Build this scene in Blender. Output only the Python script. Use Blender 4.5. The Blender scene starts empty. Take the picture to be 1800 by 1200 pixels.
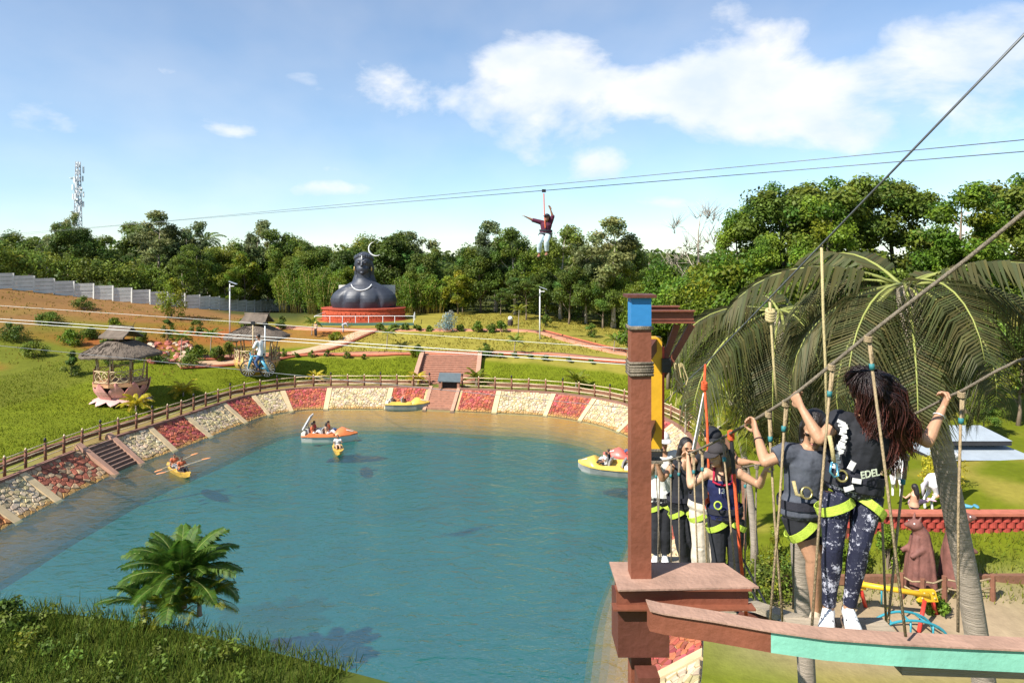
import bpy, bmesh, math, random
import numpy as np
from mathutils import Vector, Matrix, noise as mnoise
random.seed(7); rng = np.random.default_rng(7)
PI = math.pi
S = bpy.context.scene
COL = S.collection

# ---------------------------------------------------------------- camera
F, HZ, CAMZ = 1235.0, 450.0, 13.0          # focal length in photo pixels, horizon row, eye height over the water
cam_d = bpy.data.cameras.new('camera'); cam = bpy.data.objects.new('camera', cam_d); COL.objects.link(cam)
cam.location = (0, 0, CAMZ); cam.rotation_euler = (PI/2, 0, 0)
cam_d.sensor_width = 36; cam_d.lens = 36*F/1800; cam_d.shift_y = -(600-HZ)/1800
cam_d.clip_start = .05; cam_d.clip_end = 6000
S.camera = cam

# ---------------------------------------------------------------- sky
SUN_DIR = Vector((-.58, -.44, .69)).normalized()
SUN_EL = math.asin(SUN_DIR.z); SUN_AZ = math.atan2(SUN_DIR.x, SUN_DIR.y)
W = bpy.data.worlds.new('World'); S.world = W; W.use_nodes = True
nt = W.node_tree; nt.nodes.clear()
def nd(t, **k):
    n = nt.nodes.new(t)
    for a, b in k.items(): setattr(n, a, b)
    return n
def mth(op, a, b=None, c=None, clamp=False):
    n = nd('ShaderNodeMath', operation=op, use_clamp=clamp)
    for i, x in enumerate((a, b, c)):
        if x is None: continue
        if isinstance(x, (int, float)): n.inputs[i].default_value = x
        else: nt.links.new(x, n.inputs[i])
    return n.outputs[0]
out = nd('ShaderNodeOutputWorld'); mix = nd('ShaderNodeMixShader')
bg = nd('ShaderNodeBackground'); bg.inputs[1].default_value = .085
sky = nd('ShaderNodeTexSky', sky_type='NISHITA', sun_disc=False, sun_elevation=SUN_EL, sun_rotation=SUN_AZ,
         air_density=1.0, dust_density=.0, ozone_density=1.6, altitude=200)
tint = nd('ShaderNodeMix', data_type='RGBA', blend_type='MULTIPLY'); tint.inputs[0].default_value = 1; tint.inputs[7].default_value = (.73, .885, 1.0, 1)
nt.links.new(sky.outputs[0], tint.inputs[6]); nt.links.new(tint.outputs[2], bg.inputs[0])
tc = nd('ShaderNodeTexCoord'); sx = nd('ShaderNodeSeparateXYZ'); nt.links.new(tc.outputs['Generated'], sx.inputs[0])
az = mth('ARCTAN2', sx.outputs[0], sx.outputs[1]); el = mth('ARCSINE', sx.outputs[2])
cv = nd('ShaderNodeCombineXYZ'); nt.links.new(az, cv.inputs[0]); nt.links.new(mth('MULTIPLY', el, 1.7), cv.inputs[1])
n1 = nd('ShaderNodeTexNoise'); n1.inputs['Scale'].default_value = 5.5; n1.inputs['Detail'].default_value = 9
n1.inputs['Roughness'].default_value = .58; n1.inputs['Distortion'].default_value = .25; nt.links.new(cv.outputs[0], n1.inputs['Vector'])
# cumulus banks: (azimuth, elevation, half widths, strength), all round the sky
def sd(u, v): return math.atan2(u-900, F), math.atan2((HZ-v)*math.cos(math.atan2(u-900, F)), F)
blobs = []
for (u, v, wu, wv, a) in [(985,130,125,62,.40),(890,110,65,42,.26),(1330,120,110,80,.36),(1250,165,140,45,.28),(700,165,130,45,.20),
                          (930,215,330,90,.13),(1180,230,250,80,.16),(1060,292,62,28,.26),(520,137,52,18,.22),(415,231,36,13,.24),
                          (297,262,42,16,.26),(570,330,75,17,.25),(580,296,55,12,.18),(1205,357,60,14,.22),(285,125,70,14,.14),
                          (960,378,130,26,.14),(1620,190,160,90,.30),(60,190,90,40,.16),(1700,60,150,60,.2),(640,250,60,14,.14)]:
    a0, e0 = sd(u, v); blobs.append((a0, e0, wu/F, wv/F, a))
for k in range(16):
    a0 = rng.uniform(.9, 2*PI-.9); blobs.append((a0 if a0 < PI else a0-2*PI, rng.uniform(.05, .6), rng.uniform(.06, .2), rng.uniform(.03, .09), rng.uniform(.15, .35)))
tot = None
for a0, e0, sa, se, amp in blobs:
    x = mth('MULTIPLY', mth('SUBTRACT', az, a0), 1/sa); y = mth('MULTIPLY', mth('SUBTRACT', el, e0), 1/se)
    r2 = mth('MULTIPLY_ADD', x, x, mth('MULTIPLY', y, y))
    g = mth('MULTIPLY', mth('EXPONENT', mth('MULTIPLY', r2, -1)), amp)
    tot = g if tot is None else mth('ADD', tot, g)
dens = mth('ADD', n1.outputs['Fac'], tot)
mr = nd('ShaderNodeMapRange', interpolation_type='SMOOTHSTEP'); nt.links.new(dens, mr.inputs['Value'])
mr.inputs['From Min'].default_value = .60; mr.inputs['From Max'].default_value = .90
mr.inputs['To Max'].default_value = .93
hz = nd('ShaderNodeMapRange'); nt.links.new(el, hz.inputs['Value']); hz.inputs['From Min'].default_value = -.01; hz.inputs['From Max'].default_value = .05
# thin bright veil everywhere plus the cumulus
n2 = nd('ShaderNodeTexNoise'); n2.inputs['Scale'].default_value = 2.2; n2.inputs['Detail'].default_value = 5; nt.links.new(cv.outputs[0], n2.inputs['Vector'])
veil = mth('MULTIPLY_ADD', n2.outputs['Fac'], .5, -.06)
fac = mth('MAXIMUM', mr.outputs[0], veil, clamp=True)
cb = nd('ShaderNodeBackground'); cb.inputs[1].default_value = .56
n3 = nd('ShaderNodeTexNoise'); n3.inputs['Scale'].default_value = 9; n3.inputs['Detail'].default_value = 6; nt.links.new(cv.outputs[0], n3.inputs['Vector'])
cr = nd('ShaderNodeValToRGB'); nt.links.new(n3.outputs['Fac'], cr.inputs[0])
cr.color_ramp.elements[0].position = .3; cr.color_ramp.elements[0].color = (.74, .83, .96, 1)
cr.color_ramp.elements[1].position = .62; cr.color_ramp.elements[1].color = (.99, .99, 1, 1)
nt.links.new(cr.outputs[0], cb.inputs[0])
nt.links.new(fac, mix.inputs[0]); nt.links.new(bg.outputs[0], mix.inputs[1]); nt.links.new(cb.outputs[0], mix.inputs[2])
nt.links.new(mix.outputs[0], out.inputs[0])

# ---------------------------------------------------------------- sun
sl = bpy.data.lights.new('sun', 'SUN'); sl.energy = 4.4; sl.angle = math.radians(.55); sl.color = (1, .95, .86)
sun = bpy.data.objects.new('sun', sl); COL.objects.link(sun)
sun.rotation_euler = SUN_DIR.to_track_quat('Z', 'Y').to_euler(); sun.location = (-40, -20, 60)

# ---------------------------------------------------------------- exposure
S.render.engine = 'CYCLES'
S.view_settings.view_transform = 'Standard'; S.view_settings.look = 'None'
S.view_settings.exposure = 1.0; S.view_settings.gamma = 1; S.view_settings.use_curve_mapping = False
S.cycles.max_bounces = 8; S.cycles.transparent_max_bounces = 16; S.cycles.diffuse_bounces = 3; S.cycles.glossy_bounces = 3
S.cycles.caustics_reflective = False; S.cycles.caustics_refractive = False
# ================================================================ helpers
def P(u, v, d):            # photo pixel at depth d
    return Vector(((u-900)/F*d, d, CAMZ-(v-HZ)/F*d))
def G(u, v, z):            # photo pixel on the level z
    return P(u, v, (CAMZ-z)*F/(v-HZ))

MATS = {}
def mat(name, col, rough=.65, var=.18, scale=4., bump=.25, bscale=None, metal=0., attr=None, trans=0., hue=.0, col2=None, spec=.4, stretch=None, coat=0., rnd=0.):
    """procedural material: colour broken up by two noises, fine bump; attr = name of a colour attribute that multiplies it"""
    if name in MATS: return MATS[name]
    m = bpy.data.materials.new(name); m.use_nodes = True; t = m.node_tree; N = t.nodes; L = t.links
    b = N['Principled BSDF']; b.inputs['Roughness'].default_value = rough; b.inputs['Metallic'].default_value = metal
    b.inputs['Specular IOR Level'].default_value = spec
    if coat: b.inputs['Coat Weight'].default_value = coat; b.inputs['Coat Roughness'].default_value = .15
    co = N.new('ShaderNodeTexCoord').outputs['Object']
    if stretch:
        mp = N.new('ShaderNodeMapping'); mp.inputs['Scale'].default_value = stretch; L.new(co, mp.inputs[0]); co = mp.outputs[0]
    a = N.new('ShaderNodeTexNoise'); a.inputs['Scale'].default_value = scale; a.inputs['Detail'].default_value = 6; a.inputs['Roughness'].default_value = .62
    L.new(co, a.inputs['Vector'])
    r = N.new('ShaderNodeMapRange'); r.inputs['From Min'].default_value = .28; r.inputs['From Max'].default_value = .72; L.new(a.outputs['Fac'], r.inputs['Value'])
    mx = N.new('ShaderNodeMix'); mx.data_type = 'RGBA'; L.new(r.outputs[0], mx.inputs[0])
    c = Vector(col); c2 = Vector(col2) if col2 else c*(1-var)
    c1 = c if col2 else c*(1+var)
    mx.inputs[6].default_value = (*c2, 1); mx.inputs[7].default_value = (*[min(1, x) for x in c1], 1)
    res = mx.outputs[2]
    if attr:
        at = N.new('ShaderNodeVertexColor'); at.layer_name = attr
        mm = N.new('ShaderNodeMix'); mm.data_type = 'RGBA'; mm.blend_type = 'MULTIPLY'; mm.inputs[0].default_value = 1
        L.new(res, mm.inputs[6]); L.new(at.outputs[0], mm.inputs[7]); res = mm.outputs[2]
    if rnd:
        oi = N.new('ShaderNodeObjectInfo'); hs = N.new('ShaderNodeHueSaturation'); L.new(res, hs.inputs['Color'])
        q = N.new('ShaderNodeMapRange'); L.new(oi.outputs['Random'], q.inputs['Value']); q.inputs['To Min'].default_value = 1-rnd; q.inputs['To Max'].default_value = 1+rnd
        L.new(q.outputs[0], hs.inputs['Value'])
        q2 = N.new('ShaderNodeMapRange'); L.new(oi.outputs['Random'], q2.inputs['Value']); q2.inputs['To Min'].default_value = .5+rnd*.09; q2.inputs['To Max'].default_value = .5-rnd*.07
        L.new(q2.outputs[0], hs.inputs['Hue']); res = hs.outputs[0]
    L.new(res, b.inputs['Base Color'])
    if bump:
        n = N.new('ShaderNodeTexNoise'); n.inputs['Scale'].default_value = bscale or scale*6; n.inputs['Detail'].default_value = 4; L.new(co, n.inputs['Vector'])
        bp = N.new('ShaderNodeBump'); bp.inputs['Strength'].default_value = bump; bp.inputs['Distance'].default_value = .02
        L.new(n.outputs['Fac'], bp.inputs['Height']); L.new(bp.outputs[0], b.inputs['Normal'])
        rr = N.new('ShaderNodeMapRange'); rr.inputs['To Min'].default_value = max(0, rough-.12); rr.inputs['To Max'].default_value = min(1, rough+.12)
        L.new(n.outputs['Fac'], rr.inputs['Value']); L.new(rr.outputs[0], b.inputs['Roughness'])
    if trans:
        tr = N.new('ShaderNodeBsdfTranslucent'); L.new(res, tr.inputs[0])
        ms = N.new('ShaderNodeMixShader'); ms.inputs[0].default_value = trans
        L.new(b.outputs[0], ms.inputs[1]); L.new(tr.outputs[0], ms.inputs[2]); L.new(ms.outputs[0], N['Material Output'].inputs[0])
    MATS[name] = m
    return m

ORG = {}
def empty(name, loc, label, cat, group=None):
    o = bpy.data.objects.new(name, None); COL.objects.link(o); o.location = loc; o.empty_display_size = .3
    ORG[o.name] = Vector(loc); tag(o, label, cat, group); return o
def tag(o, label=None, cat=None, group=None, kind=None):
    if label: o['label'] = label
    if cat: o['category'] = cat
    if group: o['group'] = group
    if kind: o['kind'] = kind
    return o
def link_mesh(name, me, parent=None, loc=None):
    o = bpy.data.objects.new(name, me); COL.objects.link(o)
    if parent is not None:
        o.parent = parent; ORG[o.name] = ORG[parent.name]
    elif loc is not None:
        o.location = loc; ORG[o.name] = Vector(loc)
    else: ORG[o.name] = Vector((0, 0, 0))
    return o

def frame(d):
    d = Vector(d).normalized(); a = Vector((0, 0, 1)) if abs(d.z) < .95 else Vector((1, 0, 0))
    x = d.cross(a).normalized(); return x, x.cross(d).normalized(), d

class MB:
    def __init__(s): s.v = []; s.f = []; s.c = []; s.col = (1, 1, 1, 1); s.usecol = False
    def add(s, vs, fs, col=None):
        n = len(s.v); s.v += [tuple(x) for x in vs]; s.f += [tuple(i+n for i in f) for f in fs]
        if col is not None: s.usecol = True
        s.c += [col if col is not None else s.col]*len(fs); return s
    def box(s, c, size, rot=None, col=None, taper=1.):
        x, y, z = (q/2 for q in size); R = rot or Matrix.Identity(3); c = Vector(c)
        vs = [c+R@Vector((sx_*x*(taper if sz > 0 else 1), sy*y*(taper if sz > 0 else 1), sz*z)) for sz in (-1, 1) for sx_, sy in ((-1,-1),(1,-1),(1,1),(-1,1))]
        return s.add(vs, [(3,2,1,0),(4,5,6,7),(0,1,5,4),(1,2,6,5),(2,3,7,6),(3,0,4,7)], col)
    def beam(s, a, b, w, h, col=None, up=(0,0,1)):
        a, b = Vector(a), Vector(b); d = (b-a).normalized(); u = Vector(up)
        if abs(d.dot(u)) > .98: u = Vector((0, 1, 0))
        x = d.cross(u).normalized()*(w/2); y = x.cross(d).normalized()*(h/2)
        vs = [p+i*x+j*y for p in (a, b) for i, j in ((-1,-1),(1,-1),(1,1),(-1,1))]
        return s.add(vs, [(3,2,1,0),(4,5,6,7),(0,1,5,4),(1,2,6,5),(2,3,7,6),(3,0,4,7)], col)
    def loft(s, rings, cap=True, closed=True, col=None):
        n = len(rings[0]); vs = [p for r in rings for p in r]; fs = []
        for i in range(len(rings)-1):
            for j in range(n if closed else n-1):
                k = (j+1) % n; fs.append((i*n+j, i*n+k, (i+1)*n+k, (i+1)*n+j))
        if cap and closed:
            fs.append(tuple(range(n-1, -1, -1))); m = (len(rings)-1)*n; fs.append(tuple(m+j for j in range(n)))
        return s.add(vs, fs, col)
    def tube(s, path, r, n=6, cap=True, col=None, flat=1., side=None):
        path = [Vector(p) for p in path]; m = len(path)
        rs = r if isinstance(r, (list, tuple)) else [r]*m
        rings = []; px = None
        for i, p in enumerate(path):
            d = (path[min(i+1, m-1)]-path[max(i-1, 0)])
            if d.length < 1e-9: d = Vector((0, 0, 1))
            d.normalize()
            if px is None: x = frame(d)[0] if side is None else (Vector(side)-d*d.dot(Vector(side))).normalized()
            else:
                x = px-d*px.dot(d); x = x.normalized() if x.length > 1e-6 else frame(d)[0]
            px = x; y = d.cross(x)
            rings.append([p+x*(math.cos(a)*rs[i])+y*(math.sin(a)*rs[i]*flat) for a in (2*PI*k/n for k in range(n))])
        return s.loft(rings, cap, True, col)
    def cyl(s, a, b, r0, r1=None, n=8, col=None): return s.tube([a, b], [r0, r0 if r1 is None else r1], n, True, col)
    def lathe(s, c, prof, n=16, col=None, sx=1., sy=1.):
        c = Vector(c)
        return s.loft([[c+Vector((r*math.cos(a)*sx, r*math.sin(a)*sy, z)) for a in (2*PI*k/n for k in range(n))] for r, z in prof], True, True, col)
    def ell(s, c, ax, rot=None, n=12, m=8, col=None):
        c = Vector(c); R = rot or Matrix.Identity(3)
        rings = []
        for i in range(1, m):
            t = PI*i/m
            rings.append([c+R@Vector((ax[0]*math.sin(t)*math.cos(a), ax[1]*math.sin(t)*math.sin(a), -ax[2]*math.cos(t))) for a in (2*PI*k/n for k in range(n))])
        base = len(s.v); s.loft(rings, False, True, col)
        k = len(s.v); s.v += [tuple(c+R@Vector((0, 0, -ax[2]))), tuple(c+R@Vector((0, 0, ax[2])))]
        fs = [(k, base+(j+1) % n, base+j) for j in range(n)]; q = base+(m-2)*n
        fs += [(k+1, q+j, q+(j+1) % n) for j in range(n)]
        s.f += fs; s.c += [col if col is not None else s.col]*len(fs)
        return s
    def poly(s, pts, h, col=None):     # prism: polygon pts extruded by vector h
        h = Vector(h); n = len(pts); pts = [Vector(p) for p in pts]
        return s.add(pts+[p+h for p in pts], [tuple(range(n-1, -1, -1)), tuple(range(n, 2*n))]+[(i, (i+1) % n, n+(i+1) % n, n+i) for i in range(n)], col)
    def build(s, name, m, parent=None, smooth=False, label=None, cat=None, group=None, kind=None, attr='Col'):
        if parent is not None: o0 = ORG[parent.name]
        else:
            a = np.array(s.v); o0 = Vector(((a[:,0].min()+a[:,0].max())/2, (a[:,1].min()+a[:,1].max())/2, a[:,2].min()))
        me = bpy.data.meshes.new(name); a = np.array(s.v, dtype=float)-np.array(o0)
        me.from_pydata(a.tolist(), [], s.f); me.materials.append(m)
        if smooth: me.polygons.foreach_set('use_smooth', [True]*len(s.f))
        if s.usecol:
            ca = me.color_attributes.new(attr, 'FLOAT_COLOR', 'CORNER'); n = sum(len(f) for f in s.f)
            buf = np.empty((n, 4)); i = 0
            for f, c in zip(s.f, s.c):
                buf[i:i+len(f)] = c if len(c) == 4 else (*c, 1); i += len(f)
            ca.data.foreach_set('color', buf.ravel())
        bm = bmesh.new(); bm.from_mesh(me); bmesh.ops.recalc_face_normals(bm, faces=bm.faces); bm.to_mesh(me); bm.free()
        o = link_mesh(name, me, parent, None if parent is not None else o0)
        tag(o, label, cat, group, kind); return o

def np_mesh(name, V, Fq, m, cols=None, parent=None, smooth=False, loc=None):
    """quads from numpy arrays; cols one colour for each face"""
    me = bpy.data.meshes.new(name); nv, nf = len(V), len(Fq); k = Fq.shape[1]
    me.vertices.add(nv); me.vertices.foreach_set('co', np.asarray(V, dtype=np.float32).ravel())
    me.loops.add(nf*k); me.loops.foreach_set('vertex_index', np.asarray(Fq, dtype=np.int32).ravel())
    me.polygons.add(nf); me.polygons.foreach_set('loop_start', np.arange(0, nf*k, k, dtype=np.int32))
    me.update(calc_edges=True)
    if smooth: me.polygons.foreach_set('use_smooth', [True]*nf)
    if cols is not None:
        ca = me.color_attributes.new('Col', 'FLOAT_COLOR', 'CORNER')
        c = np.ones((nf, k, 4), dtype=np.float32); c[:, :, :3] = np.asarray(cols)[:, None, :]; ca.data.foreach_set('color', c.ravel())
    me.materials.append(m); me.validate()
    return link_mesh(name, me, parent, loc)

def copy_tree(o, loc=None, rotz=None, scale=None, label=None, group=None, parent=None):
    c = o.copy(); COL.objects.link(c)
    if parent is not None: c.parent = parent
    if loc is not None: c.location = loc
    if rotz is not None: c.rotation_euler = (0, 0, rotz)
    if scale is not None: c.scale = scale if isinstance(scale, (tuple, list)) else (scale,)*3
    if label: c['label'] = label
    if group: c['group'] = group
    ORG[c.name] = Vector(c.location) if parent is None else ORG[parent.name]
    for ch in o.children: copy_tree(ch, parent=c)
    return c
def rz(a): return Matrix.Rotation(a, 3, 'Z')
def lerp(a, b, t): return a+(b-a)*t
def ipol(x, pts):
    if x <= pts[0][0]: return pts[0][1]
    for (a, p), (b, q) in zip(pts, pts[1:]):
        if x <= b: return p+(q-p)*(x-a)/(b-a)
    return pts[-1][1]
# ================================================================ shore line (top of the bank, level ZB) and the lie of the land
ZB = 1.4
bank = [(-26,26.5),(-26.4,34),(-26,40.9),(-25.5,44.5),(-24.7,47.4),(-23.9,50.6),(-23,55),(-21.7,58.7),(-19,61.3),(-16,62.05),(-10.7,62.1),
        (-7.3,61.8),(-4.5,61.3),(-2,60.8),(2.5,59.8),(5.6,58.2),(8.6,55.2),(10.9,50),(11.4,44),(9.9,36),(7.3,28),(6,22),(4.4,17.6),(2,16.6),(-3,19),(-12,22.3),(-21,23.8)]
def catmull(pts, step, closed=True):
    n = len(pts); out_ = []
    p = [Vector((*q, 0)) if len(q) == 2 else Vector(q) for q in pts]
    for i in range(n if closed else n-1):
        g = (lambda k: p[k % n]) if closed else (lambda k: p[min(max(k, 0), n-1)])
        a, b, c, d = g(i-1), g(i), g(i+1), g(i+2); m = max(2, int((c-b).length/step))
        for k in range(m):
            t = k/m; out_.append(.5*((2*b)+(c-a)*t+(2*a-5*b+4*c-d)*t*t+(3*b-a-3*c+d)*t**3))
    if not closed: out_.append(p[-1])
    return out_
SH = catmull(bank, .25); NS = len(SH)
SL = [0.]
for i in range(1, NS): SL.append(SL[-1]+(SH[i]-SH[i-1]).length)
SLT = SL[-1]+(SH[0]-SH[-1]).length
SN = []
for i in range(NS):
    t = (SH[(i+3) % NS]-SH[i-3]).normalized(); SN.append(Vector((-t.y, t.x, 0)))
import bisect
def shore(s):              # point and outward normal at arc length s
    s = s % SLT; i = min(bisect.bisect_right(SL, s)-1, NS-1); j = (i+1) % NS
    L_ = (SL[j] if j else SLT)-SL[i]; t = (s-SL[i])/max(L_, 1e-6)
    return SH[i].lerp(SH[j], t), SN[i].lerp(SN[j], t).normalized()
def s_of(x, y): return SL[min(range(NS), key=lambda i: (SH[i].x-x)**2+(SH[i].y-y)**2)]
def s_px(u, v): g = G(u, v, ZB); return s_of(g.x, g.y)

ctrl = []
for s in np.arange(0, SLT, 5.):
    p, n = shore(s)
    for t, z in ((0, ZB), (2.2, ZB+.06)):
        q = p+n*t; ctrl.append((q.x, q.y, z))
for x in (-18, -11, -4, 2): ctrl += [(x,69,3.05),(x,71.6,3.12),(x,78,4.5),(x,80.8,4.6)]
ctrl += [(-17,86,5.1),(-10,86,5.1),(-24,86,5.0),(-3,92,5.35),(4,90,4.95),(9,86,4.15),(13.5,81,3.6),(12,72,3.1),(9,65,2.4),(20,75,3.4),(-12,98,5.2),(0,100,5.2),(15,100,4.0),
         (-29.3,52.8,1.75),(-23.5,63.5,2.2),(-32.6,62,3.6),(-27,68,3.2),(-24,72,3.5),(-26,78,4.5),(-42.5,70,4.6),(-45,80,6.6),(-36,80,5.3),(-54,85,8.2),(-41,92,6.0),(-40.5,104,4.7),(-38,116,3.9),
         (-58,80,9.3),(-62,74,9.8),(-31,41,1.75),(-34,50,2.1),(-40,47,2.5),(-44,58,3.6),(-52,60,4.6),(-56,68,6.6),(-70,90,10),(-60,100,8.5),(-60,45,4.5),(-45,30,2.2),
         (10,22,1.25),(13,24,1.3),(18,24,1.4),(10,27.5,1.5),(14.5,26.6,2.5),(20,27.2,2.6),(26,27.5,2.7),(18,31,3.0),(26,33,3.1),(12,34,2.1),(14,45,2.5),(25,45,3.3),(16,58,2.7),(30,65,3.8),
         (40,40,3.6),(45,80,4.5),(0,5,1.3),(-20,8,1.3),(20,8,1.3),(20,16,1.3),(30,20,1.5),(-60,120,6),(0,130,5),(60,120,5),(-120,120,8),(120,100,5),(-120,20,4),(120,20,4),(0,-60,2),(0,200,4),(150,200,4),(-150,200,5)]
CX = np.array(ctrl); cd = np.sqrt(((CX[:,None,:2]-CX[None,:,:2])**2).sum(-1)+.2)
A_ = np.zeros((len(CX)+1,)*2); A_[:-1,:-1] = cd+np.eye(len(CX))*.02; A_[-1,:-1] = 1; A_[:-1,-1] = 1
WX = np.linalg.solve(A_, np.append(CX[:,2], 0))
def zf_np(X, Y):
    r = np.sqrt((X[:,None]-CX[None,:,0])**2+(Y[:,None]-CX[None,:,1])**2+.2)
    z = r@WX[:-1]+WX[-1]; D = np.hypot(X, Y-50); k = np.clip((D-150)/150, 0, 1)
    return z*(1-k)+4*k
def zf(x, y): return float(zf_np(np.array([float(x)]), np.array([float(y)]))[0])
def gp(u, v, it=14):       # where a photo pixel meets the land (marching the ray)
    dx, dz = (u-900)/F, -(v-HZ)/F
    ds = np.arange(16, 240, .4); X = ds*dx; Z = CAMZ+ds*dz; T = zf_np(X, ds); i = int(np.argmax(Z < T))
    d = ds[i] if i else 120.; return Vector((dx*d, d, float(zf(dx*d, d))))

# ---------------------------------------------------------------- ground sheet: rings running outward from the shore
ts = [0, .8, 1.7, 1.9]
while ts[-1] < 95: ts.append(ts[-1]+max(.45, min(1.6, ts[-1]*.028)))
ts += [104, 118, 140, 175, 230, 320, 480, 800, 1500, 3000]
idx = list(range(0, NS, 2)); ns = len(idx)
base = np.array([[SH[i].x, SH[i].y] for i in idx]); nor = np.array([[SN[i].x, SN[i].y] for i in idx])
V = []
for t in ts:
    p = base+nor*t; z = zf_np(p[:,0], p[:,1])
    k = np.clip((t-1.9)/2.5, 0, 1); z = ZB*(1-k)+z*k
    V.append(np.column_stack([p, z]))
V = np.concatenate(V); nr = len(ts)
wall_px = [(-140,489,75.),(0,506,80.),(115,519.5,85.),(230,533,88.5),(345,544.5,93),(450,549.5,106),(505,552,118)]
WL = [Vector(((u-900)/F*d, d, 0)) for u, v, d in wall_px]
for p, (u, v, d) in zip(WL, wall_px): p.z = zf(p.x, p.y)
def dist_line(X, Y, pts):
    best = np.full(X.shape, 1e9)
    for a, b in zip(pts, pts[1:]):
        ax, ay, bx, by = a[0], a[1], b[0], b[1]; L2 = (bx-ax)**2+(by-ay)**2
        t = np.clip(((X-ax)*(bx-ax)+(Y-ay)*(by-ay))/L2, 0, 1); best = np.minimum(best, np.hypot(X-ax-t*(bx-ax), Y-ay-t*(by-ay)))
    return best
X, Y = V[:,0], V[:,1]; T = np.repeat(np.array(ts), ns)
N1 = np.array([mnoise.noise((x*.12, y*.12, 0)) for x, y in zip(X, Y)]); N2 = np.array([mnoise.noise((x*.45, y*.45, 5)) for x, y in zip(X, Y)])
N3 = np.array([mnoise.noise((x*1.3, y*1.3, 9)) for x, y in zip(X, Y)])
LAWN, DRY, SOIL, WILD, SAND = (np.array(c) for c in ((.15,.18,.009),(.285,.245,.042),(.30,.095,.026),(.14,.155,.016),(.36,.27,.17)))
def sm(x, a, b): t = np.clip((x-a)/(b-a), 0, 1); return (t*t*(3-2*t))[:,None]
C = np.tile(DRY, (len(V), 1))
dw = dist_line(X, Y, [(p.x, p.y) for p in WL])
left = sm(-X, 22, 30)
C = C*(1-left)+(WILD*(1-sm(N1, .0, .35))+SOIL*sm(N1, .0, .35)*.9)*left
C = C*(1-left*(1-sm(dw+N2*6, 9, 17)))+np.array((.255,.135,.048))*left*(1-sm(dw+N2*6, 9, 17))
orange = np.exp(-((X+31)/9)**2-((Y-76)/5)**2)[:,None]; C = C*(1-orange)+SOIL*orange
orange = np.exp(-((X+20)/3.6)**2-((Y-79)/3)**2)[:,None]; C = C*(1-orange)+SOIL*orange
lw = np.where(X < -20, 11.5, 7.2)
lawn = 1-sm(T+N2*.5, lw-.4, lw+.6); C = C*(1-lawn)+LAWN*lawn
strip = (1-sm(T+N2*.4, 1.6, 2.))*sm(Y, 26.5, 29); C = C*(1-strip)+(np.array((.26,.19,.07))*(1-sm(N1+N2*.5, -.1, .3))+np.array((.2,.2,.05))*sm(N1+N2*.5, -.1, .3))*strip
right = sm(X, 7, 9)*(1-sm(Y, 46, 54)); C = C*(1-right)+(LAWN*.9*(1-sm(N2+N1, -.05, .4))+DRY*.9*sm(N2+N1, -.05, .4))*right
sand = (np.exp(-((X-13)/6.5)**4-((Y-22.2)/2.7)**4))[:,None]; C = C*(1-sand)+SAND*sand
nearb = (1-sm(Y, 26, 29))*(1-sm(X, 3, 6)); C = C*(1-nearb)+np.array((.075,.095,.016))*nearb
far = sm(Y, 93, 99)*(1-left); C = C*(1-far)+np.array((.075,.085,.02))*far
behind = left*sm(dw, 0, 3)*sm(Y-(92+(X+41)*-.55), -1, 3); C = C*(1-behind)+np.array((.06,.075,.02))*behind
C *= (1+.16*N3+.14*N2+.08*N1)[:,None]; C = np.clip(C, .005, .9)
q = np.arange(nr-1)[:,None]*ns; j = np.arange(ns)[None,:]; k = (j+1) % ns
FQ = np.stack([q+j, q+k, q+ns+k, q+ns+j], -1).reshape(-1, 4)
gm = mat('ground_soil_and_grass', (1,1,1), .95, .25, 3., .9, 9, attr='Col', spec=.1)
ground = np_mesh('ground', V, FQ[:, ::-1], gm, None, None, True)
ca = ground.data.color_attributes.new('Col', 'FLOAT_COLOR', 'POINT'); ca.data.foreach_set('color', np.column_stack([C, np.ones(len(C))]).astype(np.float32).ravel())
ground['kind'] = 'structure'; ground['label'] = 'lawns, dry grass and orange soil rising from the pond'

# ---------------------------------------------------------------- grass blades on the near slopes (uncountable)
def grass(name, label, pts, h, n, col, w=.02, spread=.18, jit=.25):
    p = np.repeat(np.array(pts), n, 0); m = len(p); a = rng.uniform(0, 2*PI, m); p[:, :2] += rng.normal(size=(m, 2))*spread; hh = h*rng.uniform(.5, 1.3, m)
    d = np.column_stack([np.cos(a)*w, np.sin(a)*w, np.zeros(m)]); l = np.column_stack([rng.normal(size=(m, 2))*hh[:,None]*.4, hh]); b0 = p-np.array((0, 0, .03))
    Vb = np.stack([b0-d, b0+d, p+l+d*.25, p+l-d*.25], 1).reshape(-1, 3); c = np.array(col)[None]*rng.uniform(1-jit, 1+jit, m)[:,None]; c[:,0] *= rng.uniform(.8, 1.25, m)
    o = np_mesh(name, Vb, np.arange(m*4).reshape(-1, 4), mat('grass_blade', (1,1,1), .8, .1, 2, 0, attr='Col', trans=.3, spec=.15), c)
    o['kind'] = 'stuff'; o['label'] = label; o['category'] = 'grass'; return o
def band_pts(s0, s1, t0, t1, n):
    P_, N_ = [], []
    for s in rng.uniform(s0, s1, n): a, b_ = shore(s); P_.append((a.x, a.y)); N_.append((b_.x, b_.y))
    q = np.array(P_)+np.array(N_)*rng.uniform(t0, t1, n)[:,None]; return np.column_stack([q, zf_np(q[:,0], q[:,1])])
grass('lawn_grass', 'close mown green lawn between the walk and the upper path', np.concatenate([band_pts(s_of(-26,27), s_of(-21.7,58.7), 2.1, 18, 14000), band_pts(s_of(-21.7,58.7), s_of(-9.2,62), 2.1, 7, 3500), band_pts(s_of(-2.8,61), s_of(9.9,48), 2.1, 7, 3500)]), .07, 3, (.15,.185,.012), .028, .3, .4)
pts = []
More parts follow.
